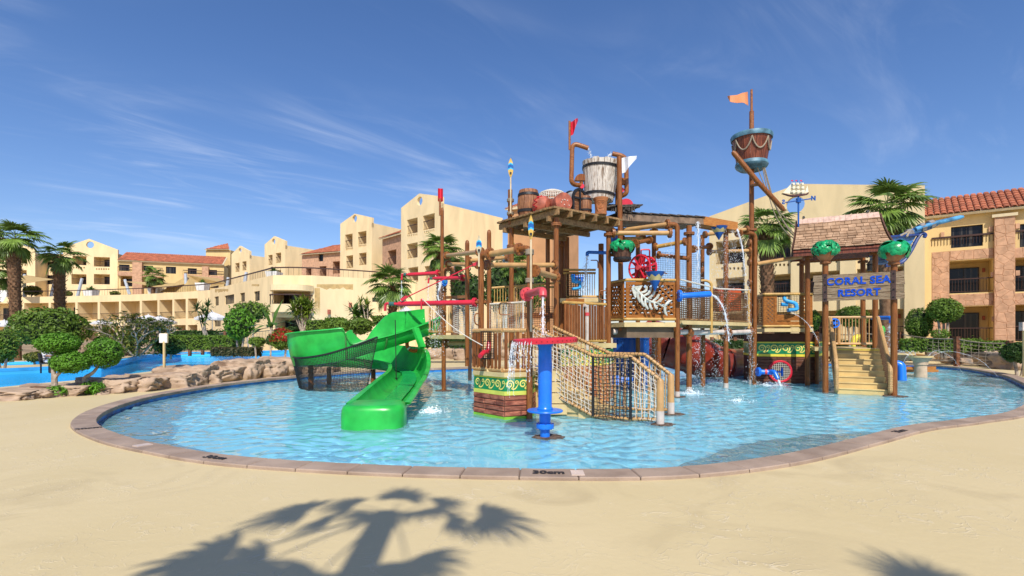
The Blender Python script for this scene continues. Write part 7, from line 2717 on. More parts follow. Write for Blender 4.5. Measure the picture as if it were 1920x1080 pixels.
for y in (.012, -cl_ * .5, -cl_ + .0):
 b = MB()
 pts = [base + cd * y + cs * x + Z3 * z for x, z in [(-.012, 0), (-.012, .42)] + [(cw_ / 2 - (cw_ / 2 + .012) * math.cos(math.pi * k / 12), .42 + .252 * math.sin(math.pi * k / 12)) for k in range(1, 12)] + [(cw_ + .012, .42), (cw_ + .012, 0)]]
 for i in range(len(pts) - 1):
  b.beam(pts[i] - cd * .0, pts[i + 1], .06, .05, cd)
 b.build('iron_band', M_IRON, ch)
b = MB()
b.beam(base + cd * .03 + cs * (cw_ / 2), base + cd * .03 + cs * (cw_ / 2) + Z3 * .64, .05, .03, cd)
b.beam(base + cd * .03 + Z3 * .42, base + cd * .03 + cs * cw_ + Z3 * .42, .03, .05)
b.build('iron_band', M_IRON, ch)
tk = thing('tiki_mug', 'terracotta mug carved with a bearded face on the right platform corner', 'mug', V((2.42, 13.95, ZP)))
c = V((2.42, 13.95, ZP))
Mt = Matrix.Translation(c)
MB().lathe([(0, 0), (.16, 0), (.165, .03), (.155, .1), (.17, .36), (.20, .42), (.205, .455), (.18, .46), (.15, .4), (0, .38)], 28, Mt).build('cup', M_CLAY, tk, True)
b = MB()
fdir = -c.xy.to_3d().normalized()
fx = V((-fdir.y, fdir.x, 0)) * -1
def onmug(x, z, lift=.0):
 r_ = .158 + .012 * z / .4
 a = x / r_
 return c + (fdir * math.cos(a) + fx * math.sin(a)) * (r_ + lift) + Z3 * z
for pts, r_ in (([(-.09, .30), (-.05, .325), (-.015, .30)], .012), ([(.015, .30), (.05, .325), (.09, .30)], .012), ([(-.01, .29), (-.018, .22), (.018, .22), (.01, .29)], .011), ([(-.045, .17), (0, .185), (.045, .17), (0, .155), (-.045, .17)], .011),
    ([(-.11, .28), (-.10, .16), (-.05, .06), (0, .03), (.05, .06), (.10, .16), (.11, .28)], .013), ([(-.075, .2), (-.06, .11), (0, .07), (.06, .11), (.075, .2)], .011), ([(-.03, .13), (-.03, .08)], .008), ([(.0, .13), (.0, .07)], .008), ([(.03, .13), (.03, .08)], .008),
    ([(-.12, .34), (-.06, .365), (0, .35), (.06, .365), (.12, .34)], .012)):
 b.tube(catmull([onmug(x, z, .004) for x, z in pts], 4), r_, 6)
for x in (-.05, .05):
 b.cyl(onmug(x, .275, 0), onmug(x, .275, .016), .018, .01, 8)
b.build('carving', M_CLAY, tk, True)
def paddle(label, px, ytip, yneck, yend, D, w, tilt=0.0):
 t = thing('paddle', label, 'paddle', P(px, yend, D))
 prof = [(0, 0), (.35, .08), (.75, .25), (.98, .42), (1, .55), (.8, .75), (.45, .9), (.18, 1.0)]
 bands = ((0, .30, 'pad_yellow'), (.30, .38, 'pad_cyan'), (.38, .55, 'pad_blue'), (.55, .62, 'pad_cyan'), (.62, 1.0, 'pad_yellow'))
 cols = {'pad_yellow': (.68, .44, .10), 'pad_cyan': (.05, .45, .72), 'pad_blue': (.015, .12, .42)}
 if w < 0:
  w = -w
  cols = dict(cols)
  cols['pad_yellow'] = (.62, .54, .36)
 def hwid(u):
  for i in range(len(prof) - 1):
   if prof[i][1] <= u <= prof[i + 1][1]:
    f = (u - prof[i][1]) / (prof[i + 1][1] - prof[i][1])
    return lerp(prof[i][0], prof[i + 1][0], f) * w
  return .02
 H_ = yneck - ytip
 for (u0, u1, mn) in bands:
  b = MB()
  n_ = 6
  chev = .07
  pr = None
  for i in range(n_ + 1):
   u = lerp(u0, u1, i / n_)
   row = []
   for s_ in (-1, 0, 1):
    uu = u - (chev * (1 - abs(s_)) if 0.001 < u < .999 else 0)
    hw_ = hwid(min(1, max(0, u)))
    row.append(P(px + s_ * hw_, ytip + H_ * uu, D - .025 * (1 - abs(s_))))
   if pr:
    for q in range(2):
     b.hexa([pr[q], pr[q + 1], row[q + 1], row[q]], [x + V((0, .03, 0)) for x in (pr[q], pr[q + 1], row[q + 1], row[q])])
   pr = row
  m_ = mat(mn if cols['pad_yellow'][0] > .65 else mn + '_pale', cols[mn], .5, .08, 6)
  b.build('blade_stripe', m_, t)
 b = MB()
 c = P(px, ytip + H_ * .76, D - .04)
 b.cyl(c, c + V((0, .01, 0)), .03, None, 10)
 b.build('blade_hole', M_IRON, t)
 MB().tube([P(px, yneck - 1, D), P(px, yend, D)], .022, 8).build('shaft', mat('paddle_shaft', (.62, .50, .32), .6, .1), t, True)
 return t
paddle('yellow and blue paddle standing tallest at the left end of the barrel platform', 957.5, 296, 333, 400, 14.3, 5.2)
p = post(bt, 956.5, 14.5, P(956, 356, 14.5).z, 4.9, r=.065)
for y in (373, 398):
 q = MB()
 for k in range(4):
  zz = P(957, y + k * 1.3, 14.4).z
  cc = P(957, y, 14.45)
  q.tube([V((cc.x + .09 * math.cos(a), cc.y + .11 * math.sin(a), zz)) for a in [2 * math.pi * j / 12 for j in range(12)]], .013, 5, closed=True)
 q.build('rope_lashing', M_GREYROPE, p, True)
paddle('yellow and blue paddle lashed to the front post under the barrel platform', 995.5, 403, 450, 622, 10.75, 5.3)
paddle('pale worn paddle with blue chevrons lashed to the entry tower rear post', 898, 441, 478, 500, 11.8, -5.2)
hb = thing('barrel_planter', 'dark half-barrel planter of green plastic leaves hanging before the fish tower', 'planter', P(1167, 490, 14.2))
c = P(1166.5, 490, 14.25)
for k in range(14):
 a0, a1 = 2 * math.pi * (k + .03) / 14, 2 * math.pi * (k + .97) / 14
 lo = [c + V((r_ * math.cos(a), r_ * math.sin(a), 0)) for r_, a in ((.22, a0), (.22, a1), (.18, a1), (.18, a0))]
 hi = [c + V((r_ * math.cos(a), r_ * math.sin(a), .40)) for r_, a in ((.285, a0), (.285, a1), (.245, a1), (.245, a0))]
 MB().hexa(lo, hi).build('stave', M_DARKBARREL, hb)
MB().lathe([(.2, .02), (.242, .03), (.25, .1), (.22, .1)], 28, Matrix.Translation(c)).build('hoop', M_IRON, hb, True)
b = MB()
leaf_blob(b, c + Z3 * .40, .27, .15, 52, .21, 8)
b.build('leaves', M_LEAFP, hb, True)
MB().lathe([(0, .5), (.2, .45), (.26, .36)], 16, Matrix.Translation(c)).build('leaf_core', M_LEAFP, hb, True)
MB().tube([c + V((0, .2, .2)), c + V((-.3, .4, .25))], .05, 8).build('bracket', M_WOODH, hb, True)
cbx = thing('spill_cone', 'plain blue spill cone behind the dark half-barrel planter', 'spill cone', P(1152, 440, 15.6))
MB().lathe([(.02, 0), (.26, .62), (.24, .62), (0, .1)], 24, Matrix.Translation(P(1151, 470, 15.6))).build('shell', M_BLUED, cbx, True)
def fountain(label, px, D, zr_, r):
 c = V(((px - 960) * D / F, D, 0))
 t = thing('fountain_bowl', label, 'fountain', c)
 MB().lathe([(0, -.3), (.24, -.3), (.22, zr_ - .32), (0, zr_ - .32)], 18, Matrix.Translation(c)).build('pedestal', mat('fountain_stone', (.50, .37, .25), .7, .15, 3, .3, 20), t, True)
 MB().lathe([(0, zr_ - .34), (.26, zr_ - .32), (r * .62, zr_ - .2), (r * .95, zr_ - .04), (r, zr_ + .03), (r * .93, zr_ + .03), (r * .6, zr_ - .1), (0, zr_ - .14)], 32, Matrix.Translation(c)).build('bowl', mat('fountain_stone', (0, 0, 0)), t, True)
 MB().lathe([(r * .98, zr_ - .02), (r * 1.05, zr_ - .01), (r * 1.05, zr_ + .06), (r * .92, zr_ + .06)], 32, Matrix.Translation(c)).build('rim', M_CREAM, t, True)
 return t
fountain('lower stone fountain bowl on a round pedestal in the right shallows', 1726, 21.8, .85, .42)
fountain('higher wide stone fountain bowl partly behind the right sign post', 1686, 23.5, .92, .80)
arcs = MB()
for i in range(6):
 a = (-2.6, -2.9, 2.9, 2.6, .2, -.4)[i]
 c = V(((1726 - 960) * 21.8 / F, 21.8, .9))
 L_ = 1.2 + .2 * (i % 3)
 jet([c + V((math.cos(a) * .4, math.sin(a) * .4, 0)), c + V((math.cos(a) * L_ * .6, math.sin(a) * L_ * .6, .22)), c + V((math.cos(a) * L_ * 1.2, math.sin(a) * L_ * 1.2, -.1)), c + V((math.cos(a) * L_ * 1.6, math.sin(a) * L_ * 1.6, -.8))], .010, .006, '', '', n_drop=26, spread=.03, seed=60 + i, into=arcs)
tag(arcs.build('water_jets', M_SPRAY, None, True, kind='stuff'), 'thin arched jets springing from the lower fountain bowl at right', 'water')
wb = thing('wooden_channel', 'low orange wooden water channel beside the lower fountain bowl', 'channel', P(1720, 698, 22.5))
MB().beam(P(1655, 696, 22.4), P(1754, 695, 22.6), .3, .1).build('board', M_WOODO, wb)
MB().beam(P(1655, 691, 22.9), P(1754, 690, 23.1), .06, .14).build('board', M_WOODO, wb)
MB().beam(P(1690, 699, 22.5), V((P(1690, 0, 22.5).x, 22.5, -.3)), .1, .1).build('leg', M_WOODO, wb)
ch2 = thing('wooden_channel', 'curved tan spill channel leading from the higher fountain bowl', 'channel', P(1715, 664, 23))
MB().hexa([P(*p) for p in ((1693, 665, 23.0), (1734, 668, 22.4), (1734, 668, 22.9), (1693, 665, 23.6))], [P(*p) for p in ((1693, 661, 23.0), (1734, 665, 22.4), (1734, 665, 22.9), (1693, 661, 23.6))]).build('trough', M_WOODO, ch2)
bp1 = thing('blue_pipe', 'horizontal blue pipe pouring a splash behind the right stair', 'water spout', P(1660, 597, 18.5))
MB().tube(bend([P(1636, 596, 19.5), P(1671, 596, 18.5), P(1671, 606, 18.5)], .06), .075, 12).build('bent_pipe', M_BLUE, bp1, True)
MB().tube([P(1640, 596, 19.3), V((P(1640, 0, 19.3).x, 19.3, .0))], .06, 8).build('stand', M_WOODP, bp1, True)
jet([P(1671, 607, 18.5), P(1670, 620, 18.5), P(1669, 640, 18.5), P(1668, 664, 18.5)], .06, .12, 'water_stream', 'white splash falling from the horizontal blue pipe behind the right stair', n_drop=320, spread=.12, seed=71)
bp2 = thing('blue_pipe', 'low blue elbow pipe in the water right of the right sign post', 'water spout', P(1690, 712, 15.4))
MB().tube(bend([P(1660, 697, 15.8), P(1682, 697, 15.7), P(1682, 685, 15.7), P(1690, 684, 15.6)], .1), .11, 12).build('body', M_BLUE, bp2, True)
MB().tube(bend([P(1676, 681, 15.6), P(1690, 684, 15.5), P(1691.5, 714, 15.4)], .22), .115, 14).build('nozzle', M_BLUE, bp2, True)
MB().tube([P(1662, 697, 15.8), V((P(1662, 0, 15.8).x, 15.8, -.3))], .1, 10).build('stand', M_BLUED, bp2, True)
gf = thing('green_figure', 'small green curved leaf spray figure behind the right stair', 'spray figure', P(1652, 640, 22))
MB().tube(catmull([P(1650, 640, 22), P(1651, 622, 22), P(1655, 614, 22), P(1660, 622, 22)], 4), [.2 - .015 * k for k in range(13)], 8).build('body', mat('leaf_bright', (.06, .42, .06), .4), gf, True)
MB().tube([P(1650, 640, 22), V((P(1650, 0, 22).x, 22, 0))], .1, 8).build('stalk', mat('leaf_bright', (0, 0, 0)), gf, True)
yf = thing('yellow_figure', 'small yellow arched play figure seen through the rear bar rail', 'spray figure', P(1610, 645, 24))
MB().tube(catmull([P(1600, 645, 24), P(1603, 634, 24), P(1611, 632, 24), P(1617, 637, 24), P(1617, 648, 24)], 5), .13, 8).build('arch', M_YELLOW, yf, True)
MB().tube([P(1600, 645, 24), V((P(1600, 0, 24).x, 24, 0))], .1, 8).build('foot', M_YELLOW, yf, True)
M_MAT = mat('foot_mat', (.13, .085, .06), .9, .3, 14, .8, 30)
for i, (px, D, r_, lab) in enumerate(((1028, 8.84, .26, 'brown coir mat in the water round the umbrella sprayer foot'), (1243, 10.12, .24, 'brown coir mat in the water round the front newel of the net stair'), (1262, 11.45, .24, 'brown coir mat in the water round the rear newel of the net stair'), (1678, 14.9, .3, 'brown coir mat in the water round the right sign post'), (833, 16.4, .26, 'brown coir mat in the water round the far left post'), (1270, 14.7, .22, 'brown coir mat round the post beside the lattice balcony'))):
 c = V(((px - 960) * D / F, D, .004))
 rg = random.Random(i)
 b = MB()
 pts = [c + V((r_ * (1 + rg.uniform(-.25, .2)) * math.cos(a), r_ * (1 + rg.uniform(-.25, .2)) * math.sin(a) * .8, rg.uniform(0, .01))) for a in [2 * math.pi * j / 22 for j in range(22)]]
 b.extr([p - Z3 * .04 for p in pts], Z3 * .048)
 tag(b.build('foot_mat', M_MAT), lab, 'mat', 'brown mats at the post feet')
M_FOAM = bpy.data.materials.new('foam')
M_FOAM.use_nodes = True
fn_, fl2 = M_FOAM.node_tree.nodes, M_FOAM.node_tree.links
fb2 = fn_['Principled BSDF']
fb2.inputs['Base Color'].default_value = (.75, .86, .92, 1)
fb2.inputs['Roughness'].default_value = .6
def foam(label, px, py, r, n, seed):
 rg = random.Random(seed)
 D = F * EYE / (py - HZ)
 c = V(((px - 960) * D / F, D, 0))
 b = MB()
 for k in range(n):
  a, q = rg.uniform(0, 6.283), r * abs(rg.gauss(0, .45))
  p = c + V((q * math.cos(a), q * math.sin(a) * 1.1, max(0, rg.gauss(0, .035)) * (1.5 if q < r * .4 else .6)))
  s_ = rg.uniform(.006, .022) * (1.3 if q < r * .4 else .8)
  b.add([p + V((s_, 0, 0)), p + V((-s_ * .5, s_ * .9, 0)), p + V((-s_ * .5, -s_ * .9, 0)), p + V((0, 0, s_ * .9))], [(0, 1, 3), (1, 2, 3), (2, 0, 3)])
 tag(b.build('foam_patch', M_FOAM, kind='stuff'), label, 'foam')
foam('white foam in the water between the slide end and the entry tower', 807, 772, .42, 420, 1)
foam('white foam at the foot of the post under the flume curtain', 1297, 738, .5, 500, 2)
foam('white foam below the blue valve by the porthole', 1444, 722, .55, 600, 3)
foam('faint foam in the water before the net bridge', 1385, 752, .4, 160, 4)
foam('foam along the foot of the mast', 1412, 716, .5, 260, 5)
foam('churned foam under the net bridge', 1330, 716, .8, 420, 6)
# ================================================================ PLANTS
def leaf_mat(name, c1, c2, rand=.12):
 return mat(name, c1, .5, .3, 1.6, col2=c2, ramp=(.3, .7), trans=.22, orand=rand, spec=.35)
L_BUSH = leaf_mat('leaf_bush', (.165, .265, .03), (.075, .145, .015))
L_BRIGHT = leaf_mat('leaf_bright_green', (.14, .33, .025), (.07, .19, .014))
L_YELL = leaf_mat('leaf_yellow_green', (.19, .25, .025), (.07, .13, .013))
L_DARK = leaf_mat('leaf_dark', (.06, .125, .02), (.025, .06, .011))
L_FRANGI = leaf_mat('leaf_frangipani', (.20, .21, .03), (.05, .10, .015))
L_RED = leaf_mat('flower_red', (.42, .035, .012), (.20, .02, .01))
L_BROWNISH = leaf_mat('leaf_brownish', (.10, .085, .030), (.045, .05, .015))
L_BAN = leaf_mat('leaf_banana', (.11, .20, .03), (.05, .12, .015))
def leaf_cloud(shape, n, size, seed, asp=.5, jit=.75, clump=1.0):
 rg = random.Random(seed)
 b = MB()
 o = V((seed * 1.7, seed * .9, seed * 2.3))
 vs, fs = [], []
 for k in range(n):
  p, d = shape(rg)
  if clump and mnoise.noise(p * 2.6 + o) * clump < -.18 - rg.random() * .35:
   continue
  d = (d + V((rg.gauss(0, jit), rg.gauss(0, jit), rg.gauss(0, jit)))).normalized()
  t = d.cross(V((rg.gauss(0, 1), rg.gauss(0, 1), rg.gauss(0, 1))))
  if t.length < 1e-4:
   continue
  t.normalize()
  w = d.cross(t)
  s = size * rg.uniform(.6, 1.35)
  a = t * s
  c = w * s * asp
  if rg.random() < .05:
   p = p + d * s * rg.uniform(.5, 2.2)
  i = len(vs)
  vs += [p - a, p + c * .9 - a * .1 + d * s * .15, p + a, p - c * .9 - a * .1 + d * s * .15]
  fs.append((i, i + 1, i + 2, i + 3))
 b.v, b.f = vs, fs
 return b
def ball(rx, ry, rz, deep=.22, lump=.12, seed=0, flat=-1.0):
 o = V((seed * 2.1, seed, seed * .7))
 def f(rg):
  while True:
   d = V((rg.gauss(0, 1), rg.gauss(0, 1), rg.gauss(0, 1)))
   if d.length > .01:
    d.normalize()
    if d.z > flat:
     break
  k = 1 + lump * mnoise.noise(d * 2.2 + o) + lump * .6 * mnoise.noise(d * 5 + o) - deep * rg.random() ** 2
  return V((d.x * rx * k, d.y * ry * k, d.z * rz * k)), V((d.x / rx, d.y / ry, d.z / rz)).normalized()
 return f
def slab_shape(L, W_, H, deep=.12):
 def f(rg):
  a = (L * H, L * H * .2, W_ * H, W_ * H, L * W_)
  q = rg.uniform(0, sum(a))
  x, y, z = rg.uniform(-L / 2, L / 2), rg.uniform(-W_ / 2, W_ / 2), rg.uniform(0, H)
  e = rg.random() ** 2 * deep
  w = .05 * mnoise.noise(V((x * 1.5, z * 2, y)))
  if q < a[0]:
   return V((x, -W_ / 2 + e + w, z)), V((0, -1, 0))
  q -= a[0]
  if q < a[1]:
   return V((x, W_ / 2 - e, z)), V((0, 1, 0))
  q -= a[1]
  if q < a[2]:
   return V((-L / 2 + e, y, z)), V((-1, 0, 0))
  q -= a[2]
  if q < a[3]:
   return V((L / 2 - e, y, z)), V((1, 0, 0))
  return V((x, y, H - e + w * 1.5)), V((0, 0, 1))
 return f
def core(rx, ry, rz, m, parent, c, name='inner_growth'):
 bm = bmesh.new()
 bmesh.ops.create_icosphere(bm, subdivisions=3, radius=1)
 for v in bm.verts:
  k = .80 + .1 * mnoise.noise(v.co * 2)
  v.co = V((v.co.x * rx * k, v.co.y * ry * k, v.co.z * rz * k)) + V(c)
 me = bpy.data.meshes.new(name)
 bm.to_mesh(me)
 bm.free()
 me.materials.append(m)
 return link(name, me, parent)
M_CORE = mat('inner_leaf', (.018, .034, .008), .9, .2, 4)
def bush(label, px, py, hw, hh, D, m, leaf=.09, n=None, seed=1, ground=None, group=None, stems=None, name='bush', cat='bush', dens=1.0, flat=-1.0, ryk=.9, lump=.12):
 c = P(px, py, D)
 rx, rz = hw * D / F, hh * D / F
 gz = DECK_Z if ground is None else ground
 t = thing(name, label, cat, V((c.x, c.y, gz)), group)
 area = 4 * math.pi * ((rx * rx * ryk) ** (.8) + 2 * (rx * rz) ** .8) / 3
 n = n or int(min(14000, dens * area / (leaf * leaf * .55)))
 b = leaf_cloud(ball(rx, rx * ryk, rz, seed=seed, flat=flat, lump=lump), n, leaf, seed)
 me = b.mesh('foliage', m)
 o = link('foliage', me, t)
 o.location = c
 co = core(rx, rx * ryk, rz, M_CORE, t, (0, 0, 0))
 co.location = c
 st_ = MB()
 low = c.z - rz * .7
 if low > gz + .1 or stems:
  for k in range(stems or 1):
   a = 2.4 * k + seed
   bx, by = .12 * rx * math.cos(a), .1 * rx * math.sin(a)
   st_.tube(catmull([V((c.x + bx * 1.0, c.y + by, gz - .1)), V((c.x + bx * 2.0, c.y + by, lerp(gz, low, .5))), V((c.x + bx * 3, c.y + by * 2, low + rz * .3))], 4), [.05 + .015 * rx] * 9, 7)
  st_.build('trunk', M_LIGHTBARK, t, True)
 return t
def hedge(label, px0, px1, yt, yb, D, m, leaf=.08, W_=1.0, seed=1, group=None, D1=None, dens=1.0):
 a, c = P(px0, yb, D), P(px1, yb, D1 or D)
 H_ = (yb - yt) * D / F
 L_ = (V((c.x, c.y, 0)) - V((a.x, a.y, 0))).length
 mid = (a + c) / 2
 t = thing('hedge', label, 'hedge', V((mid.x, mid.y, mid.z)), group)
 n = int(min(16000, dens * (L_ * H_ + L_ * W_ * .8 + 2 * W_ * H_) / (leaf * leaf * .5)))
 me = leaf_cloud(slab_shape(L_, W_, H_), n, leaf, seed, clump=.6).mesh('foliage', m)
 o = link('foliage', me, t)
 o.location = mid
 o.rotation_euler.z = math.atan2(c.y - a.y, c.x - a.x)
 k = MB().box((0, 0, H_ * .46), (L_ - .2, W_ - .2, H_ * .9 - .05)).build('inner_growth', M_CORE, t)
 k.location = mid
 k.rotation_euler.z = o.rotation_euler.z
 return t
def fan_leaf(elev, seed, stalk=.95, rad=1.0, nb=24):
 rg = random.Random(seed)
 b = MB()
 e = R(elev)
 pts = []
 p = V((0, 0, 0))
 ang = e
 for k in range(7):
  pts.append(p.copy())
  p = p + V((math.cos(ang), 0, math.sin(ang))) * stalk / 6
  ang -= R(5.5)
 b.tube(pts, [.022, .02, .018, .016, .014, .012, .01], 4, False)
 hub = pts[-1]
 fx = V((math.cos(ang), 0, math.sin(ang)))
 up = V((-math.sin(ang), 0, math.cos(ang)))
 for k in range(nb):
  u = (k + .5) / nb * 2 - 1
  a = u * R(105) + R(rg.uniform(-3, 3))
  L_ = rad * (1 - .32 * abs(u) ** 1.5) * rg.uniform(.88, 1.08)
  d = (fx * math.cos(a) + V((0, 1, 0)) * math.sin(a)).normalized()
  w = d.cross(up).normalized()
  q = hub.copy()
  wd = .042 * rad
  rows = []
  dd = d.copy()
  fold = .03
  for j, (f, ww) in enumerate(((0, .25), (.3, 1.0), (.58, .95), (.82, .5), (1.0, .04))):
   if j:
    seg = L_ * (f - last)
    q = q + dd * seg
    dd = (dd + V((0, 0, -1)) * (.11 + .30 * f * f + rg.uniform(0, .09))).normalized()
   last = f
   rows.append((q + w * wd * ww + up * fold * ww * (1 if k % 2 else -1) * .5, q - w * wd * ww - up * fold * ww * (1 if k % 2 else -1) * .5))
  i = len(b.v)
  for r_ in rows:
   b.v.extend([tuple(r_[0]), tuple(r_[1])])
  for j in range(4):
   b.f.append((i + 2 * j, i + 2 * j + 1, i + 2 * j + 3, i + 2 * j + 2))
 return b.mesh('frond', M_FROND)
M_FROND_DRY = mat('dry_palm_leaf', (.22, .14, .06), .8, .3, 3, orand=.2)
FRONDS2 = {e: [fan_leaf(e, e * 10 + s + 7, 1.15, 1.0, 18) for s in range(2)] for e in (80, 58, 36, 14, -8, -32)}
FRONDS = {e: [fan_leaf(e, e * 10 + s) for s in range(2)] for e in (80, 58, 36, 14, -8, -32)}
DRY = fan_leaf(-62, 999, .6, .7, 16)
DRY.materials.clear()
DRY.materials.append(M_FROND_DRY)
def palm_trunk(b, base, top, r0, r1, n=14, seed=0):
 rg = random.Random(seed)
 pts, rr = [], []
 for k in range(n + 1):
  t = k / n
  p = lerp(base, top, t) + V((math.sin(t * 3 + seed) * .06, math.cos(t * 2.2 + seed) * .05, 0))
  pts.append(p)
  rr.append(lerp(r0, r1, t) * (1.0 + (.25 * (1 - t) ** 8)))
 b.tube(pts, rr, 12)
 return pts, rr
def palm(label, px, base_y, crown_y, D, rad, r0, r1, seed, n=34, boots=True, smooth_below=0.0, gz=None, group='fan palms in the hotel garden', lean=0.0, kinds=None):
 rg = random.Random(seed)
 top = P(px + lean, crown_y, D)
 base = P(px, base_y, D) if gz is None else V((P(px, 0, D).x, D, gz))
 t = thing('palm_tree', label, 'palm tree', base, group)
 b = MB()
 pts, rr = palm_trunk(b, base - Z3 * .3, top, r0, r1, 14, seed)
 b.build('trunk', M_PALMTR if boots else M_TRUNK, t, True)
 if boots:
  q = MB()
  H_ = (top - base).length
  rows = int(H_ / .16)
  for i in range(rows):
   u = i / rows
   if u < smooth_below:
    continue
   p = lerp(base, top, u) + V((math.sin(u * 3 + seed) * .06, math.cos(u * 2.2 + seed) * .05, 0))
   r_ = lerp(r0, r1, u)
   for k in range(9):
    a = 2 * math.pi * (k + .5 * (i % 2)) / 9 + rg.uniform(-.12, .12)
    d = V((math.cos(a), math.sin(a), 0))
    s_ = V((-d.y, d.x, 0))
    L_ = rg.uniform(.14, .26)
    o_ = rg.uniform(.05, .13) * (.6 + .8 * u)
    w_ = rg.uniform(.05, .09)
    q.add([p + d * r_ * .92 - s_ * w_, p + d * r_ * .92 + s_ * w_, p + d * (r_ + o_) + s_ * w_ * .6 + Z3 * L_, p + d * (r_ + o_) - s_ * w_ * .6 + Z3 * L_, p + d * r_ * .9 + Z3 * L_ * .6],
     [(0, 1, 2, 3), (3, 2, 4)])
  q.build('leaf_bases', M_PALMTR, t, kind='stuff')
 kk = kinds or ((80, 4), (58, 9), (36, 9), (14, 7), (-8, 6), (-32, 6))
 tot = sum(x[1] for x in kk)
 a = rg.uniform(0, 6)
 for e, cnt in kk:
  m_ = max(1, round(cnt * n / tot))
  for k in range(m_):
   a += 2.399 + rg.uniform(-.15, .15)
   o = bpy.data.objects.new('frond', FRONDS[e][rg.randrange(2)])
   COL.objects.link(o)
   o.parent = t
   o.matrix_parent_inverse = WM[t.name].inverted()
   o.location = top + V((rg.uniform(-.08, .08), rg.uniform(-.08, .08), rg.uniform(-.15, .12)))
   s_ = rad / 2.0 * rg.uniform(.85, 1.12)
   o.scale = (s_, s_, s_)
   o.rotation_euler = (rg.uniform(-.12, .12), rg.uniform(-.1, .1), a)
 for k in range(5 if boots else 0):
  a += 2.399
  o = bpy.data.objects.new('dry_frond', DRY)
  COL.objects.link(o)
  o.parent = t
  o.matrix_parent_inverse = WM[t.name].inverted()
  o.location = top - Z3 * .25
  s_ = rad / 1.9 * rg.uniform(.6, .9)
  o.scale = (s_, s_, s_)
  o.rotation_euler = (0, 0, a)
 return t
palm('tallest fan palm at the left edge with a thick shaggy trunk', 28, 672, 450, 34, 1.95, .24, .36, 1, 32, smooth_below=.28)
palm('fan palm rising from behind the big round bush at left', 114, 650, 482, 37, 1.75, .26, .36, 2, 28)
palm('half-cut fan palm crown at the far left edge beside the tallest palm', -10, 660, 505, 36, 2.0, .25, .3, 3, 26, group='fan palms in the hotel garden')
palm('small distant fan palm on the terrace before the long tiled wing', 288, 552, 519, 78, 2.1, .25, .3, 4, 26, gz=7.6)
palm('fan palm standing behind the upper slide, over the red arms', 735, 640, 537, 30, 1.75, .2, .26, 5, 40)
palm('dark fan palm in front of the tallest gable, behind the far left post', 826, 640, 470, 38, 2.0, .32, .36, 6, 36)
palm('lower fan palm just right of the dark palm behind the far left post', 852, 640, 488, 40, 1.3, .3, .32, 7, 26)
palm('fan palm between the mast and the shingle roof, before the wide gable', 1438, 640, 428, 25.5, 1.75, .25, .34, 8, 34)
palm('fan palm behind the shingle roof, before the right end of the wide gable', 1663, 640, 398, 24.5, 2.15, .28, .36, 9, 40, smooth_below=.4)
palm('half hidden fan palm behind the pipes of the entry tower', 962, 640, 497, 34, 1.6, .2, .25, 10, 28, boots=False)
palm('fan palm behind the camera casting the big leaf shadow on the deck', 0, 0, 0, 1, 1.9, .22, .24, 21, 17, gz=0, group='palms shading the near deck') if False else None
def near_palm(label, x, y, h, rad, seed, fr):
 rg = random.Random(seed)
 base = V((x, y, DECK_Z))
 t = thing('palm_tree', label, 'palm tree', base, 'palms shading the near deck')
 top = base + Z3 * h
 b = MB()
 palm_trunk(b, base - Z3 * .2, top, .15, .13, 12, seed)
 b.build('trunk', M_PALMTR, t, True)
 for e, az, fs_ in fr:
  o = bpy.data.objects.new('frond', FRONDS2[e][rg.randrange(2)])
  COL.objects.link(o)
  o.parent = t
  o.matrix_parent_inverse = WM[t.name].inverted()
  o.location = top
  s_ = fs_
  o.scale = (s_, s_, s_)
  o.rotation_euler = (rg.uniform(-.1, .1), 0, R(az))
 return t
cot = 1 / math.tan(R(SUN_EL))
for (lab, X, Y, h, rad, sd_, n_) in (('fan palm behind the camera whose leaf shadow lies left on the near deck', -1.1, 4.72, 8.0, 1.6, 21, [(80, 95, .34), (80, 60, .3), (58, 100, .3), (14, 174, .72), (14, -4, .72), (-8, 172, .5), (-8, 5, .5), (36, 165, .4), (36, 20, .38), (-8, 208, 1.1), (-8, 222, .9), (-32, 240, .8), (-32, 300, .7), (58, 250, .5), (58, 310, .42)]), ('fan palm behind the camera whose shadow just enters at the bottom right', 2.85, 2.68, 7.6, 1.45, 22, [(80, 95, .5), (58, 100, .4), (14, 176, .7), (14, -3, .7), (36, 150, .5), (36, 30, .5), (-8, 205, .9), (-8, -25, .9), (-32, 250, .7)])):
 q = h * cot
 near_palm(lab, X + SUN_SIDE * q, Y - q, h, rad, sd_, n_)
bush('big round dense dark green bush tree at left behind the two fan palms', 92, 616, 62, 40, 33, L_YELL if False else L_BUSH, .13, None, 3, 0.6, stems=3, name='round_tree', cat='tree', flat=-.75, dens=1.0)
bush('clipped bush on a stem at the left frame edge', 4, 650, 24, 30, 24, L_BUSH, .08, None, 4, stems=2)
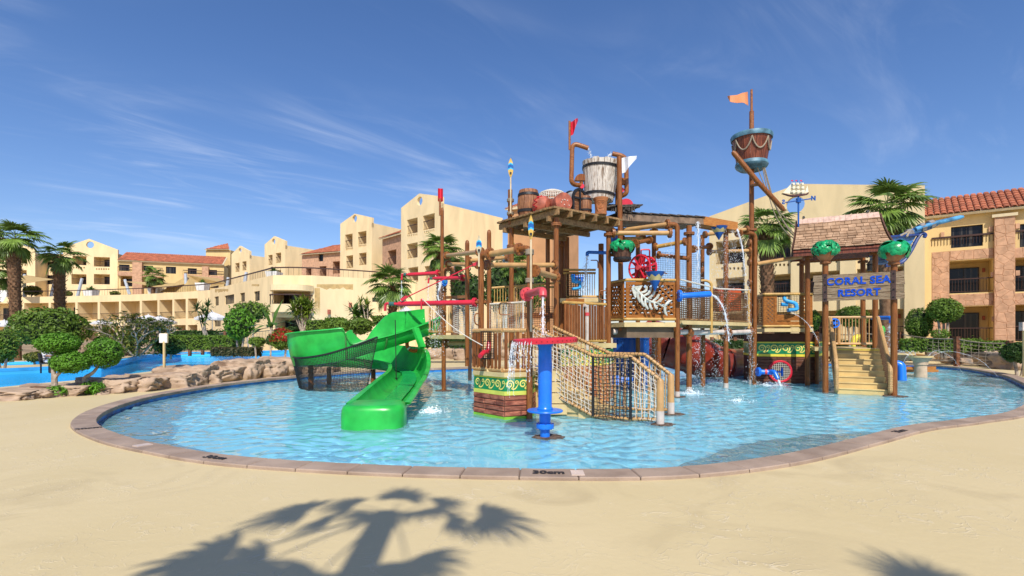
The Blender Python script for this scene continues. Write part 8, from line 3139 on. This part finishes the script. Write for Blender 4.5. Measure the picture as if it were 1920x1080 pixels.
def pad_tree(label, base, pads, seed):
 bz = P(*base)
 t = thing('topiary_tree', label, 'topiary', V((bz.x, bz.y, DECK_Z)))
 st_ = MB()
 for i, (px, py, hw, hh, via) in enumerate(pads):
  c = P(px, py, base[2] + rnd(-.1, .25))
  rx, rz = hw * c.y / F, hh * c.y / F
  o = link('leaf_pad', leaf_cloud(ball(rx, rx * .85, rz, .25, .14, seed + i), int(3600 * max(.25, rx / .5)), .036, seed + i, clump=.8).mesh('leaf_pad', L_BRIGHT), t)
  o.location = c
  co = core(rx * .95, rx * .8, rz * .95, M_CORE, t, (0, 0, 0))
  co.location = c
  st_.tube(catmull([P(*base)] + [P(*v, base[2]) for v in via] + [c - Z3 * rz * .3], 5), [lerp(.085, .03, q / (5 * (len(via) + 1))) for q in range(5 * (len(via) + 1) + 1)], 8)
 st_.build('trunk', M_LIGHTBARK, t, True)
 for k in range(3):
  c = P(base[0] + rnd(-14, 16), base[1] - 4 - rnd(0, 5), base[2] - rnd(.0, .2))
  o = link('base_shoots', leaf_cloud(ball(.24, .22, .16, .4, .25, seed + 20 + k), 420, .05, seed + 30 + k, clump=.9).mesh('base_shoots', L_BRIGHT), t)
  o.location = c
 return t
pad_tree('cloud-pruned little tree with two leaf pads before the left rock wall', (100, 742, 14.0), [(108, 644, 36, 19, [(102, 722), (101, 705), (100, 675)]), (133, 679, 32, 20, [(103, 722), (106, 704)])], 31)
pad_tree('cloud-pruned little tree with one round leaf pad leaning right before the rocks', (172, 736, 14.4), [(195, 662, 31, 27, [(162, 718), (160, 708), (176, 697)])], 45)
def frangipani(label, px, base_y, D, w, h, seed):
 rg = random.Random(seed)
 base = P(px, base_y, D)
 t = thing('frangipani_tree', label, 'tree', base)
 b = MB()
 tips = []
 def grow_(p, d, L_, r_, depth):
  q = p + d * L_
  b.tube([p, lerp(p, q, .5) + V((rg.uniform(-.04, .04), rg.uniform(-.04, .04), 0)), q], [r_, r_ * .9, r_ * .8], 6)
  if depth == 0:
   tips.append((q, d))
   return
  for k in range(3 if rg.random() < .75 else 2):
   a = rg.uniform(0, 6.28)
   nd_ = (d + V((math.cos(a) * .75, math.sin(a) * .75, rg.uniform(-.1, .35)))).normalized()
   grow_(q, nd_, L_ * rg.uniform(.62, .85), r_ * .72, depth - 1)
 for k in range(6):
  a = k * 1.05
  grow_(base + V((math.cos(a) * .15, math.sin(a) * .15, -.2)), V((math.cos(a) * .9, math.sin(a) * .6, .85)).normalized(), h * .36, .065, 4)
 b.build('branches', M_LIGHTBARK, t, True)
 vs = MB()
 for q, d in tips:
  hi = (q.z - base.z) / h
  if rg.random() < max(.15, 1.35 - hi * .95):
   for k in range(9):
    a = rg.uniform(0, 6.28)
    o = (d * .3 + V((math.cos(a), math.sin(a), rg.uniform(-.4, .3)))).normalized()
    s_ = V((-o.y, o.x, 0)).normalized()
    L_ = rg.uniform(.18, .32)
    vs.quad(q, q + o * L_ * .5 + s_ * .055, q + o * L_ - Z3 * .04, q + o * L_ * .5 - s_ * .055)
 lc = leaf_cloud(ball(w * .5, 1.5, h * .42, .8, .2, 3), 1500, .13, 6, .45, .8, 1.1)
 sh = base + Z3 * h * .36
 vs.add([V(p) + sh for p in lc.v], lc.f)
 vs.build('leaves', L_FRANGI, t)
 return t
frangipani('sprawling frangipani with bare grey branches and yellowing leaves', 256, 662, 33, 4.4, 3.0, 5)
bush('dark low bush filling behind the frangipani', 225, 640, 40, 16, 36, L_DARK, .12, None, 13, .4)
bush('dark bush under the frangipani at its right', 318, 650, 26, 14, 34, L_DARK, .11, None, 14, .3)
bush('low yellow-green bush at the foot of the tallest palm', 66, 669, 17, 9, 30, L_FRANGI, .08, None, 15)
hedge('long dark clipped hedge behind the left lagoon', 305, 446, 630, 656, 38, L_BUSH, .10, 1.6, 16)
hedge('brownish low hedge below the tree with a pale trunk', 402, 486, 652, 668, 34, L_BROWNISH, .10, 1.0, 17)
hedge('ragged dark hedge at the garden edge far behind the rope fence', 330, 445, 621, 636, 46, L_DARK, .12, 1.5, 18)
bush('bright green rounded tree with a pale trunk left of the banana plant', 449, 607, 27, 28, 36, L_BRIGHT, .11, None, 19, .6, stems=2, name='round_tree', cat='tree')
bush('dark bushy tree behind the bright green rounded tree', 470, 585, 32, 18, 42, L_BUSH, .13, None, 20, .9, stems=2, name='round_tree', cat='tree', lump=.3)
bush('small round bush below the pale trunk tree', 482, 641, 15, 9, 33, L_BUSH, .08, None, 23)
bush('small dark bush left of the red flowering bush', 507, 638, 9, 9, 33, L_DARK, .08, None, 24)
rfb = bush('rounded bush covered in red flowers beside the slide', 530, 636, 21, 20, 31, L_BUSH, .08, None, 25)
c = P(530, 636, 31)
o = link('flowers', leaf_cloud(ball(21 * 31 / F * 1.04, 21 * 31 / F * .95, 20 * 31 / F * 1.04, .08, .1, 25, -.2), 650, .07, 77, .8).mesh('flowers', L_RED), rfb, kind='stuff')
o.location = c
hedge('block of clipped green hedge left of the long wall stair', 580, 614, 602, 625, 34, L_BUSH, .09, 1.2, 26)
hedge('taller block of clipped green hedge right of the first block', 614, 644, 597, 618, 36, L_BUSH, .09, 1.2, 27)
bush('low rounded clipped bush behind the slide curve', 636, 612, 26, 12, 33, L_BUSH, .09, None, 28)
bush('round clipped bush in the middle of the bushes behind the slide', 674, 611, 26, 15, 32, L_BUSH, .09, None, 29)
hedge('clipped hedge at the right end behind the slide top', 702, 732, 593, 610, 36, L_BUSH, .09, 1.2, 30)
bush('low dark bush under the balcony of the terrace building', 552, 622, 20, 10, 38, L_DARK, .1, None, 33)
def spiky(label, px, base_y, crowns, D, n, L_, m, seed, r_=.07, name='dracaena', cat='plant', wid=.07):
 rg = random.Random(seed)
 base = P(px, base_y, D)
 t = thing(name, label, cat, base)
 b, q = MB(), MB()
 for (cx_, cy_) in crowns:
  c = P(cx_, cy_, D + rg.uniform(-.4, .4))
  b.tube(catmull([base + V((rg.uniform(-.25, .25), rg.uniform(-.2, .2), -.2)), lerp(base, c, .5) + V((rg.uniform(-.15, .15), 0, 0)), c], 4), [r_, r_ * .95, r_ * .9, r_ * .85, r_ * .8, r_ * .75, r_ * .7, r_ * .65, r_ * .6], 6)
  for k in range(n):
   a, e = rg.uniform(0, 6.28), rg.uniform(-.5, 1.35)
   d = V((math.cos(a) * math.cos(e), math.sin(a) * math.cos(e), math.sin(e)))
   s_ = V((-math.sin(a), math.cos(a), 0))
   l_ = L_ * rg.uniform(.7, 1.2)
   p0 = c + V((0, 0, rg.uniform(-.2, .1)))
   p1 = p0 + d * l_ * .5
   p2 = p1 + (d + V((0, 0, -.45))).normalized() * l_ * .5
   i = len(q.v)
   q.v.extend([tuple(x) for x in (p0 - s_ * wid * .4, p0 + s_ * wid * .4, p1 + s_ * wid, p1 - s_ * wid, p2)])
   q.f.extend([(i, i + 1, i + 2, i + 3), (i + 3, i + 2, i + 4)])
 b.build('stems', M_LIGHTBARK, t, True)
 q.build('leaves', m, t)
 return t
spiky('multi-trunked dracaena with a bushy spiky crown before the balcony', 570, 632, [(550, 580), (558, 572), (566, 568), (575, 570), (583, 577), (562, 583), (573, 585), (556, 590), (580, 588), (568, 578)], 36, 64, .75, L_YELL, 61, .07, wid=.05)
spiky('banana plant with arching broad leaves right of the pale trunk tree', 512, 636, [(509, 612)], 34, 16, 1.9, L_BAN, 62, .12, 'banana_plant', 'plant', .2)
spiky('tall spiky plant with broad upright leaves behind the round clipped bush', 680, 610, [(664, 585), (672, 590), (690, 586), (682, 592)], 36, 22, 1.1, L_BAN, 63, .07, 'bird_of_paradise', 'plant', .11)
spiky('thin leggy spiky plant above the broad-leaved plant by the long wall', 683, 605, [(676, 567), (688, 572)], 35.5, 40, .6, L_YELL, 64, .05, wid=.04)
spiky('slender garden dracaena before the left corner of the terrace building', 383, 625, [(369, 579), (381, 585), (390, 574), (387, 594), (379, 602)], 45, 34, .8, L_DARK, 65, .06, wid=.06)
bush('dark leafy tree behind the entry tower pipes, under the dark palm', 880, 548, 34, 36, 33, L_DARK, .15, None, 66, .6, stems=2, name='round_tree', cat='tree', lump=.35, dens=.7)
bush('dark leafy tree behind the middle of the entry tower', 935, 535, 28, 45, 34, L_DARK, .15, None, 67, .6, stems=2, name='round_tree', cat='tree', lump=.35, dens=.7)
bush('leafy green tree behind the barrel tower legs', 995, 540, 30, 38, 35, L_BUSH, .15, None, 68, .6, stems=2, name='round_tree', cat='tree', lump=.3, dens=.7)
spiky('broad-leaved banana plant just left of the barrel tower legs', 975, 640, [(972, 490)], 36, 14, 1.6, L_BAN, 69, .12, 'banana_plant', 'plant', .22)
hedge('low dark hedge behind the pool seen through the slide deck', 800, 905, 634, 652, 31, L_DARK, .1, 1.2, 70)
bush('tall egg-shaped clipped bush against the wide gable wing', 1723, 607, 22, 29, 29.5, L_BUSH, .065, None, 81, .6, lump=.06)
tb2 = bush('large ball of a two-ball clipped tree before the stone clad wing', 1770, 582, 28, 23, 28.5, L_BUSH, .065, None, 82, .6, stems=4, name='topiary_tree', cat='topiary', lump=.06)
tb2['label'] = 'two-ball clipped tree with bare stems before the stone clad wing'
c = P(1763, 626, 28.4)
o = link('lower_ball', leaf_cloud(ball(.42, .4, .3, .2, .1, 5), 900, .06, 83).mesh('lower_ball', L_BUSH), tb2)
o.location = c
bush('round clipped bush seen over the rear bar rail of the stair landing', 1598, 594, 26, 20, 30, L_BUSH, .07, None, 84, .8, stems=2)
bush('clipped bush at the left of the landing behind the sign post', 1527, 600, 10, 18, 30, L_BUSH, .07, None, 85, .8)
hedge('long low hedge behind the rope fence at the right', 1690, 1835, 637, 660, 29.5, L_BUSH, .075, 1.0, 86, D1=28.0)
hedge('short low hedge section before the stone pier at right', 1840, 1888, 640, 659, 27.6, L_BUSH, .075, 1.0, 87, D1=27)
bush('dark round shrub at the right frame edge by the rope fence', 1912, 661, 28, 20, 21, L_DARK, .06, None, 88, stems=2)
hedge('low hedge seen under the net bridge beyond the rope fence', 1330, 1420, 640, 657, 33, L_DARK, .1, 1.0, 89)
hedge('dark hedge behind the mast tower and the right stair', 1440, 1640, 640, 656, 32, L_DARK, .1, 1.0, 90)
# ================================================================ FENCES, UMBRELLAS, SMALL THINGS
M_POST = mat('rusty_post', (.22, .085, .035), .7, .4, 6, .4, 16, col2=(.07, .025, .012))
def rope_fence(label, pts, hpx, m_net=M_GREYROPE, rr=.016, cells=(9, 6), low=True):
 t = thing('rope_fence', label, 'fence', P(*pts[0]))
 tops = []
 for (px, py, D) in pts:
  b_ = V((P(px, 0, D).x, D, P(px, py, D).z))
  h_ = hpx * D / F
  MB().box(b_ + Z3 * (h_ / 2 - .1), (.2, .2, h_ + .2)).build('post', M_POST, t)
  tops.append((b_, h_))
 for i in range(len(tops) - 1):
  (a, ha), (c, hc) = tops[i], tops[i + 1]
  q = MB()
  f = bil(a + Z3 * .18, c + Z3 * .18, c + Z3 * hc * .88, a + Z3 * ha * .88, .07)
  k = max(4, int((c - a).length / .28))
  net(q, f, k, cells[1], rr * .55, .08)
  q.build('rope_net', m_net, t)
  q = MB()
  for s_, zz in ((.10, .92), (.12, .10)):
   q.tube([lerp(a + Z3 * ha * zz, c + Z3 * hc * zz, u / 10) - Z3 * s_ * 4 * (u / 10) * (1 - u / 10) for u in range(11)], rr * 1.5, 6)
  q.build('rope', M_GREYROPE, t, True)
 return t
rope_fence('rope net fence on rusty posts round the right side of the pool', [(1560, 671, 32), (1620, 670, 31), (1688, 672, 30), (1794, 681, 27.3), (1893, 689, 25.4), (2010, 702, 23)], 50)
rope_fence('rope net fence on dark posts beyond the pool under the bridge', [(1335, 668, 36), (1378, 668, 35.5), (1440, 668, 35), (1500, 669, 34)], 36)
rope_fence('low rope net fence on brown posts along the left lagoon', [(225, 668, 39), (258, 668, 39), (310, 664, 42), (356, 663, 42), (380, 661, 43)], 16, rr=.02)
rope_fence('rope net fence higher up in the left garden', [(300, 640, 48), (345, 641, 47), (380, 644, 46), (422, 645, 45), (520, 640, 44), (575, 636, 43)], 24, rr=.02)
def umbrella(label, px, ytop, hw, hh, D, gz):
 c = P(px, ytop, D)
 t = thing('parasol', label, 'parasol', V((c.x, c.y, gz)), 'white garden parasols')
 r_, h_ = hw * D / F, hh * D / F
 n_ = 8
 apex = c
 rim = [c + V((r_ * math.cos(2 * math.pi * k / n_), r_ * math.sin(2 * math.pi * k / n_), -h_)) for k in range(n_)]
 b = MB()
 for k in range(n_):
  b.quad(apex, rim[k], rim[(k + 1) % n_])
  b.quad(rim[k], rim[k] - Z3 * .22, rim[(k + 1) % n_] - Z3 * .22, rim[(k + 1) % n_])
 b.build('canopy', mat('parasol_white', (.72, .73, .76), .8, .04, trans=.2), t)
 MB().tube([V((c.x, c.y, gz)), c + Z3 * .1], .04, 6).build('pole', M_WHITE, t, True)
for i, (px, yt, hw, hh, D, lab) in enumerate(((8, 600, 26, 9, 60, 'white parasol at the far left frame edge'), (192, 599, 18, 6, 62, 'white parasol between the round bush tree and the frangipani'), (278, 590, 34, 12, 58, 'white parasol behind the frangipani branches'), (300, 592, 28, 11, 57, 'white parasol just right of the frangipani crown'), (398, 584, 30, 12, 50, 'white parasol behind the slender garden dracaena'),
           (761, 574, 13, 9, 40, 'white parasol peeking over the top of the slide'))):
 umbrella(lab, px, yt, hw, hh, D, .8)
for i, (px, yb, hw, h, D, lab) in enumerate(((7, 562, 15, 17, 83, 'white planter on the terrace at the far left edge'), (171, 553, 9, 9, 82, 'white planter on the terrace below the far left gable'), (292, 551, 10, 11, 80, 'white planter beside the small distant terrace palm'), (380, 540, 9, 9, 76, 'white planter at the end of the curved terrace'), (514, 520, 11, 10, 57, 'largest white planter on the corner of the long terrace'))):
 c = P(px, yb, D)
 t = thing('planter', lab, 'planter', c, 'white planters on the roof terrace')
 s_ = D / F
 b = MB()
 b.hexa([c + V((x * hw * .75 * s_, y * .6, -.4)) for x, y in ((-1, -1), (1, -1), (1, 1), (-1, 1))], [c + V((x * hw * s_, y * .8, h * s_)) for x, y in ((-1, -1), (1, -1), (1, 1), (-1, 1))])
 b.build('tub', M_WHITE, t)
 rg = random.Random(i + 5)
 q = MB()
 for k in range(70):
  a, e = rg.uniform(0, 6.28), rg.uniform(.1, 1.4)
  d = V((math.cos(a) * math.cos(e), math.sin(a) * math.cos(e), math.sin(e)))
  sd3 = V((-math.sin(a), math.cos(a), 0))
  p0 = c + Z3 * h * s_
  l_ = rg.uniform(.7, 1.3) * hw * s_
  q.quad(p0, p0 + d * l_ * .5 + sd3 * .06, p0 + d * l_ - Z3 * .1, p0 + d * l_ * .5 - sd3 * .06)
 q.build('leaves', L_BAN, t)
for px, hw, D, lab in ((61, 14, 84, 'yellow flowering shrub behind the terrace rail beside the upright pole'), (128, 7, 83, 'small yellow shrub behind the terrace rail at the second palm'), (216, 8, 82, 'low shrub behind the terrace rail at the edge of the far left gable')):
 bush(lab, px, 545 if px < 100 else 551, hw, 9 if px < 100 else 5, D, L_FRANGI, .16, None, px, 7.6)
nb_ = thing('notice_board', 'small white notice board on a cream post on the left deck', 'notice board', P(308, 722, 17.0))
D = 17.0
MB().beam(V((P(308, 0, D).x, D, DECK_Z)), P(308, 640, D), .06, .06, (0, 1, 0)).build('post', M_CREAM, nb_)
MB().box(P(306.5, 634, D), (.25, .05, .30)).build('board', M_WHITE, nb_)
MB().box(P(306.5, 634, D) + V((0, .03, 0)), (.27, .03, .32)).build('board_frame', M_CREAM, nb_)
sb = thing('post_box', 'pale service box on a post at the right frame edge', 'post', P(1919, 720, 20))
D = 20.5
MB().beam(V((P(1920, 0, D).x, D, 0)), P(1920, 620, D), .07, .07, (0, 1, 0)).build('post', M_CREAM, sb)
MB().box(P(1920, 612, D), (.26, .16, .34)).build('box', M_PVC, sb)
bn = thing('bench', 'tiny cream bench at the foot of the tallest palm', 'bench', P(31, 678, 32))
c = V((P(31, 0, 32).x, 31.5, DECK_Z))
MB().box(c + Z3 * .42, (.42, .4, .06)).build('seat', M_CREAM, bn)
for x in (-.15, .15):
 MB().box(c + V((x, 0, .2)), (.05, .36, .38)).build('leg', M_CREAM, bn)
sw = thing('stone_wall', 'low dry-stone garden wall below the big round bush tree', 'stone wall', P(160, 660, 36))
for r_ in range(4):
 x = 130.0 if r_ % 2 else 122.0
 while x < 250:
  w_ = rnd(5, 11)
  D = 37 - (x - 120) * .004
  p = P(x + w_ / 2, 664 - r_ * 5.2, D)
  MB().box(p + V((0, rnd(-.04, .04), 0)), (w_ * D / F - .03, .4, .19)).build('stone', M_ROCK, sw)
  x += w_
def chair_person():
 D = 22.6
 x = P(93, 0, D).x
 g = DECK_Z
 t = thing('chair', 'dark garden chair on the sand-coloured deck by the left lagoon', 'chair', V((x, D, g)))
 MB().box((x, D, g + .43), (.46, .48, .05)).build('seat', M_IRON, t)
 MB().beam((x - .22, D, g + .45), (x - .30, D, g + .88), .46, .05, (1, 0, 0)).build('backrest', M_IRON, t)
 for dx_, dy_ in ((-.2, -.2), (-.2, .2), (.2, -.2), (.2, .2)):
  MB().beam((x + dx_, D + dy_, g), (x + dx_, D + dy_, g + .42), .045, .045, (0, 1, 0)).build('leg', M_IRON, t)
 for dy_ in (-.24, .24):
  MB().beam((x - .22, D + dy_, g + .64), (x + .2, D + dy_, g + .64), .05, .04).build('armrest', M_IRON, t)
 J = {'pelvis': (-.06, 0, .54, .13), 'waist': (-.10, 0, .72, .125), 'chest': (-.12, 0, .92, .14), 'neck': (-.08, 0, 1.10, .06), 'head0': (-.05, 0, 1.19, .085), 'head1': (-.02, 0, 1.31, .09), 'head2': (-.03, 0, 1.37, .05)}
 for s_, n in ((1, 'l'), (-1, 'r')):
  J['sh' + n] = (-.12, .18 * s_, 1.02, .07)
  J['el' + n] = (.02, .25 * s_, .76, .05)
  J['wr' + n] = (.24, .12 * s_, .74, .035)
  J['ha' + n] = (.33, .09 * s_, .76, .03)
  J['hip' + n] = (.0, .09 * s_, .53, .10)
  J['kn' + n] = (.40, .12 * s_, .52, .07)
  J['an' + n] = (.46, .12 * s_, .10, .045)
  J['to' + n] = (.60, .13 * s_, .05, .035)
 E = [('pelvis', 'waist'), ('waist', 'chest'), ('chest', 'neck'), ('neck', 'head0'), ('head0', 'head1'), ('head1', 'head2')]
 for n in 'lr':
  E += [('chest', 'sh' + n), ('sh' + n, 'el' + n), ('el' + n, 'wr' + n), ('wr' + n, 'ha' + n), ('pelvis', 'hip' + n), ('hip' + n, 'kn' + n), ('kn' + n, 'an' + n), ('an' + n, 'to' + n)]
 ks = list(J)
 me = bpy.data.meshes.new('person')
 me.from_pydata([V((x + J[k][0], D + J[k][1], g + J[k][2])) for k in ks], [(ks.index(a), ks.index(b_)) for a, b_ in E], [])
 o = bpy.data.objects.new('person', me)
 COL.objects.link(o)
 sk = o.modifiers.new('skin', 'SKIN')
 ly = me.skin_vertices[0].data if me.skin_vertices else None
 if ly is None:
  bm = bmesh.new()
  bm.from_mesh(me)
  bm.verts.layers.skin.verify()
  bm.to_mesh(me)
  bm.free()
  ly = me.skin_vertices[0].data
 for i, k in enumerate(ks):
  ly[i].radius = (J[k][3], J[k][3])
  ly[i].use_root = (k == 'pelvis')
 o.modifiers.new('sub', 'SUBSURF').levels = 1
 me.materials.append(mat('skin_tan', (.34, .16, .09), .6, .1, 6))
 WM[o.name] = Matrix()
 tag(o, 'person in a pale top sitting on the dark chair, bent over a book', 'person')
 b = MB()
 b.tube([V((x - .06, D, g + .50)), V((x - .10, D, g + .72)), V((x - .12, D, g + .92)), V((x - .11, D, g + 1.06))], [.165, .155, .175, .10], 14)
 for s_ in (1, -1):
  b.tube([V((x - .12, D + .16 * s_, g + 1.02)), V((x - .04, D + .24 * s_, g + .88)), V((x + .02, D + .26 * s_, g + .77))], [.09, .075, .065], 10)
 b.build('shirt', mat('shirt_pale', (.62, .56, .54), .8, .1), o, True)
 b = MB()
 b.lathe([(.0, .115), (.06, .10), (.10, .05), (.105, -.02), (.095, -.05)], 16, Matrix.Translation((x - .035, D, g + 1.30)))
 b.build('hair', M_IRON, o, True)
 b = MB()
 for s_ in (1, -1):
  b.tube([V((x - .02, D + .09 * s_, g + .53)), V((x + .24, D + .11 * s_, g + .53))], [.118, .10], 10)
 b.build('shorts', mat('shorts_white', (.6, .62, .68), .8, .1), o, True)
 bk_ = MB()
 bk_.hexa([V((x + .28, D - .12, g + .74)), V((x + .50, D - .12, g + .70)), V((x + .50, D + .12, g + .70)), V((x + .28, D + .12, g + .74))], [V((x + .28, D - .12, g + .77)), V((x + .50, D - .12, g + .73)), V((x + .50, D + .12, g + .73)), V((x + .28, D + .12, g + .77))])
 tag(bk_.build('book', M_WHITE), 'pale open book held by the sitting person', 'book')
chair_person()
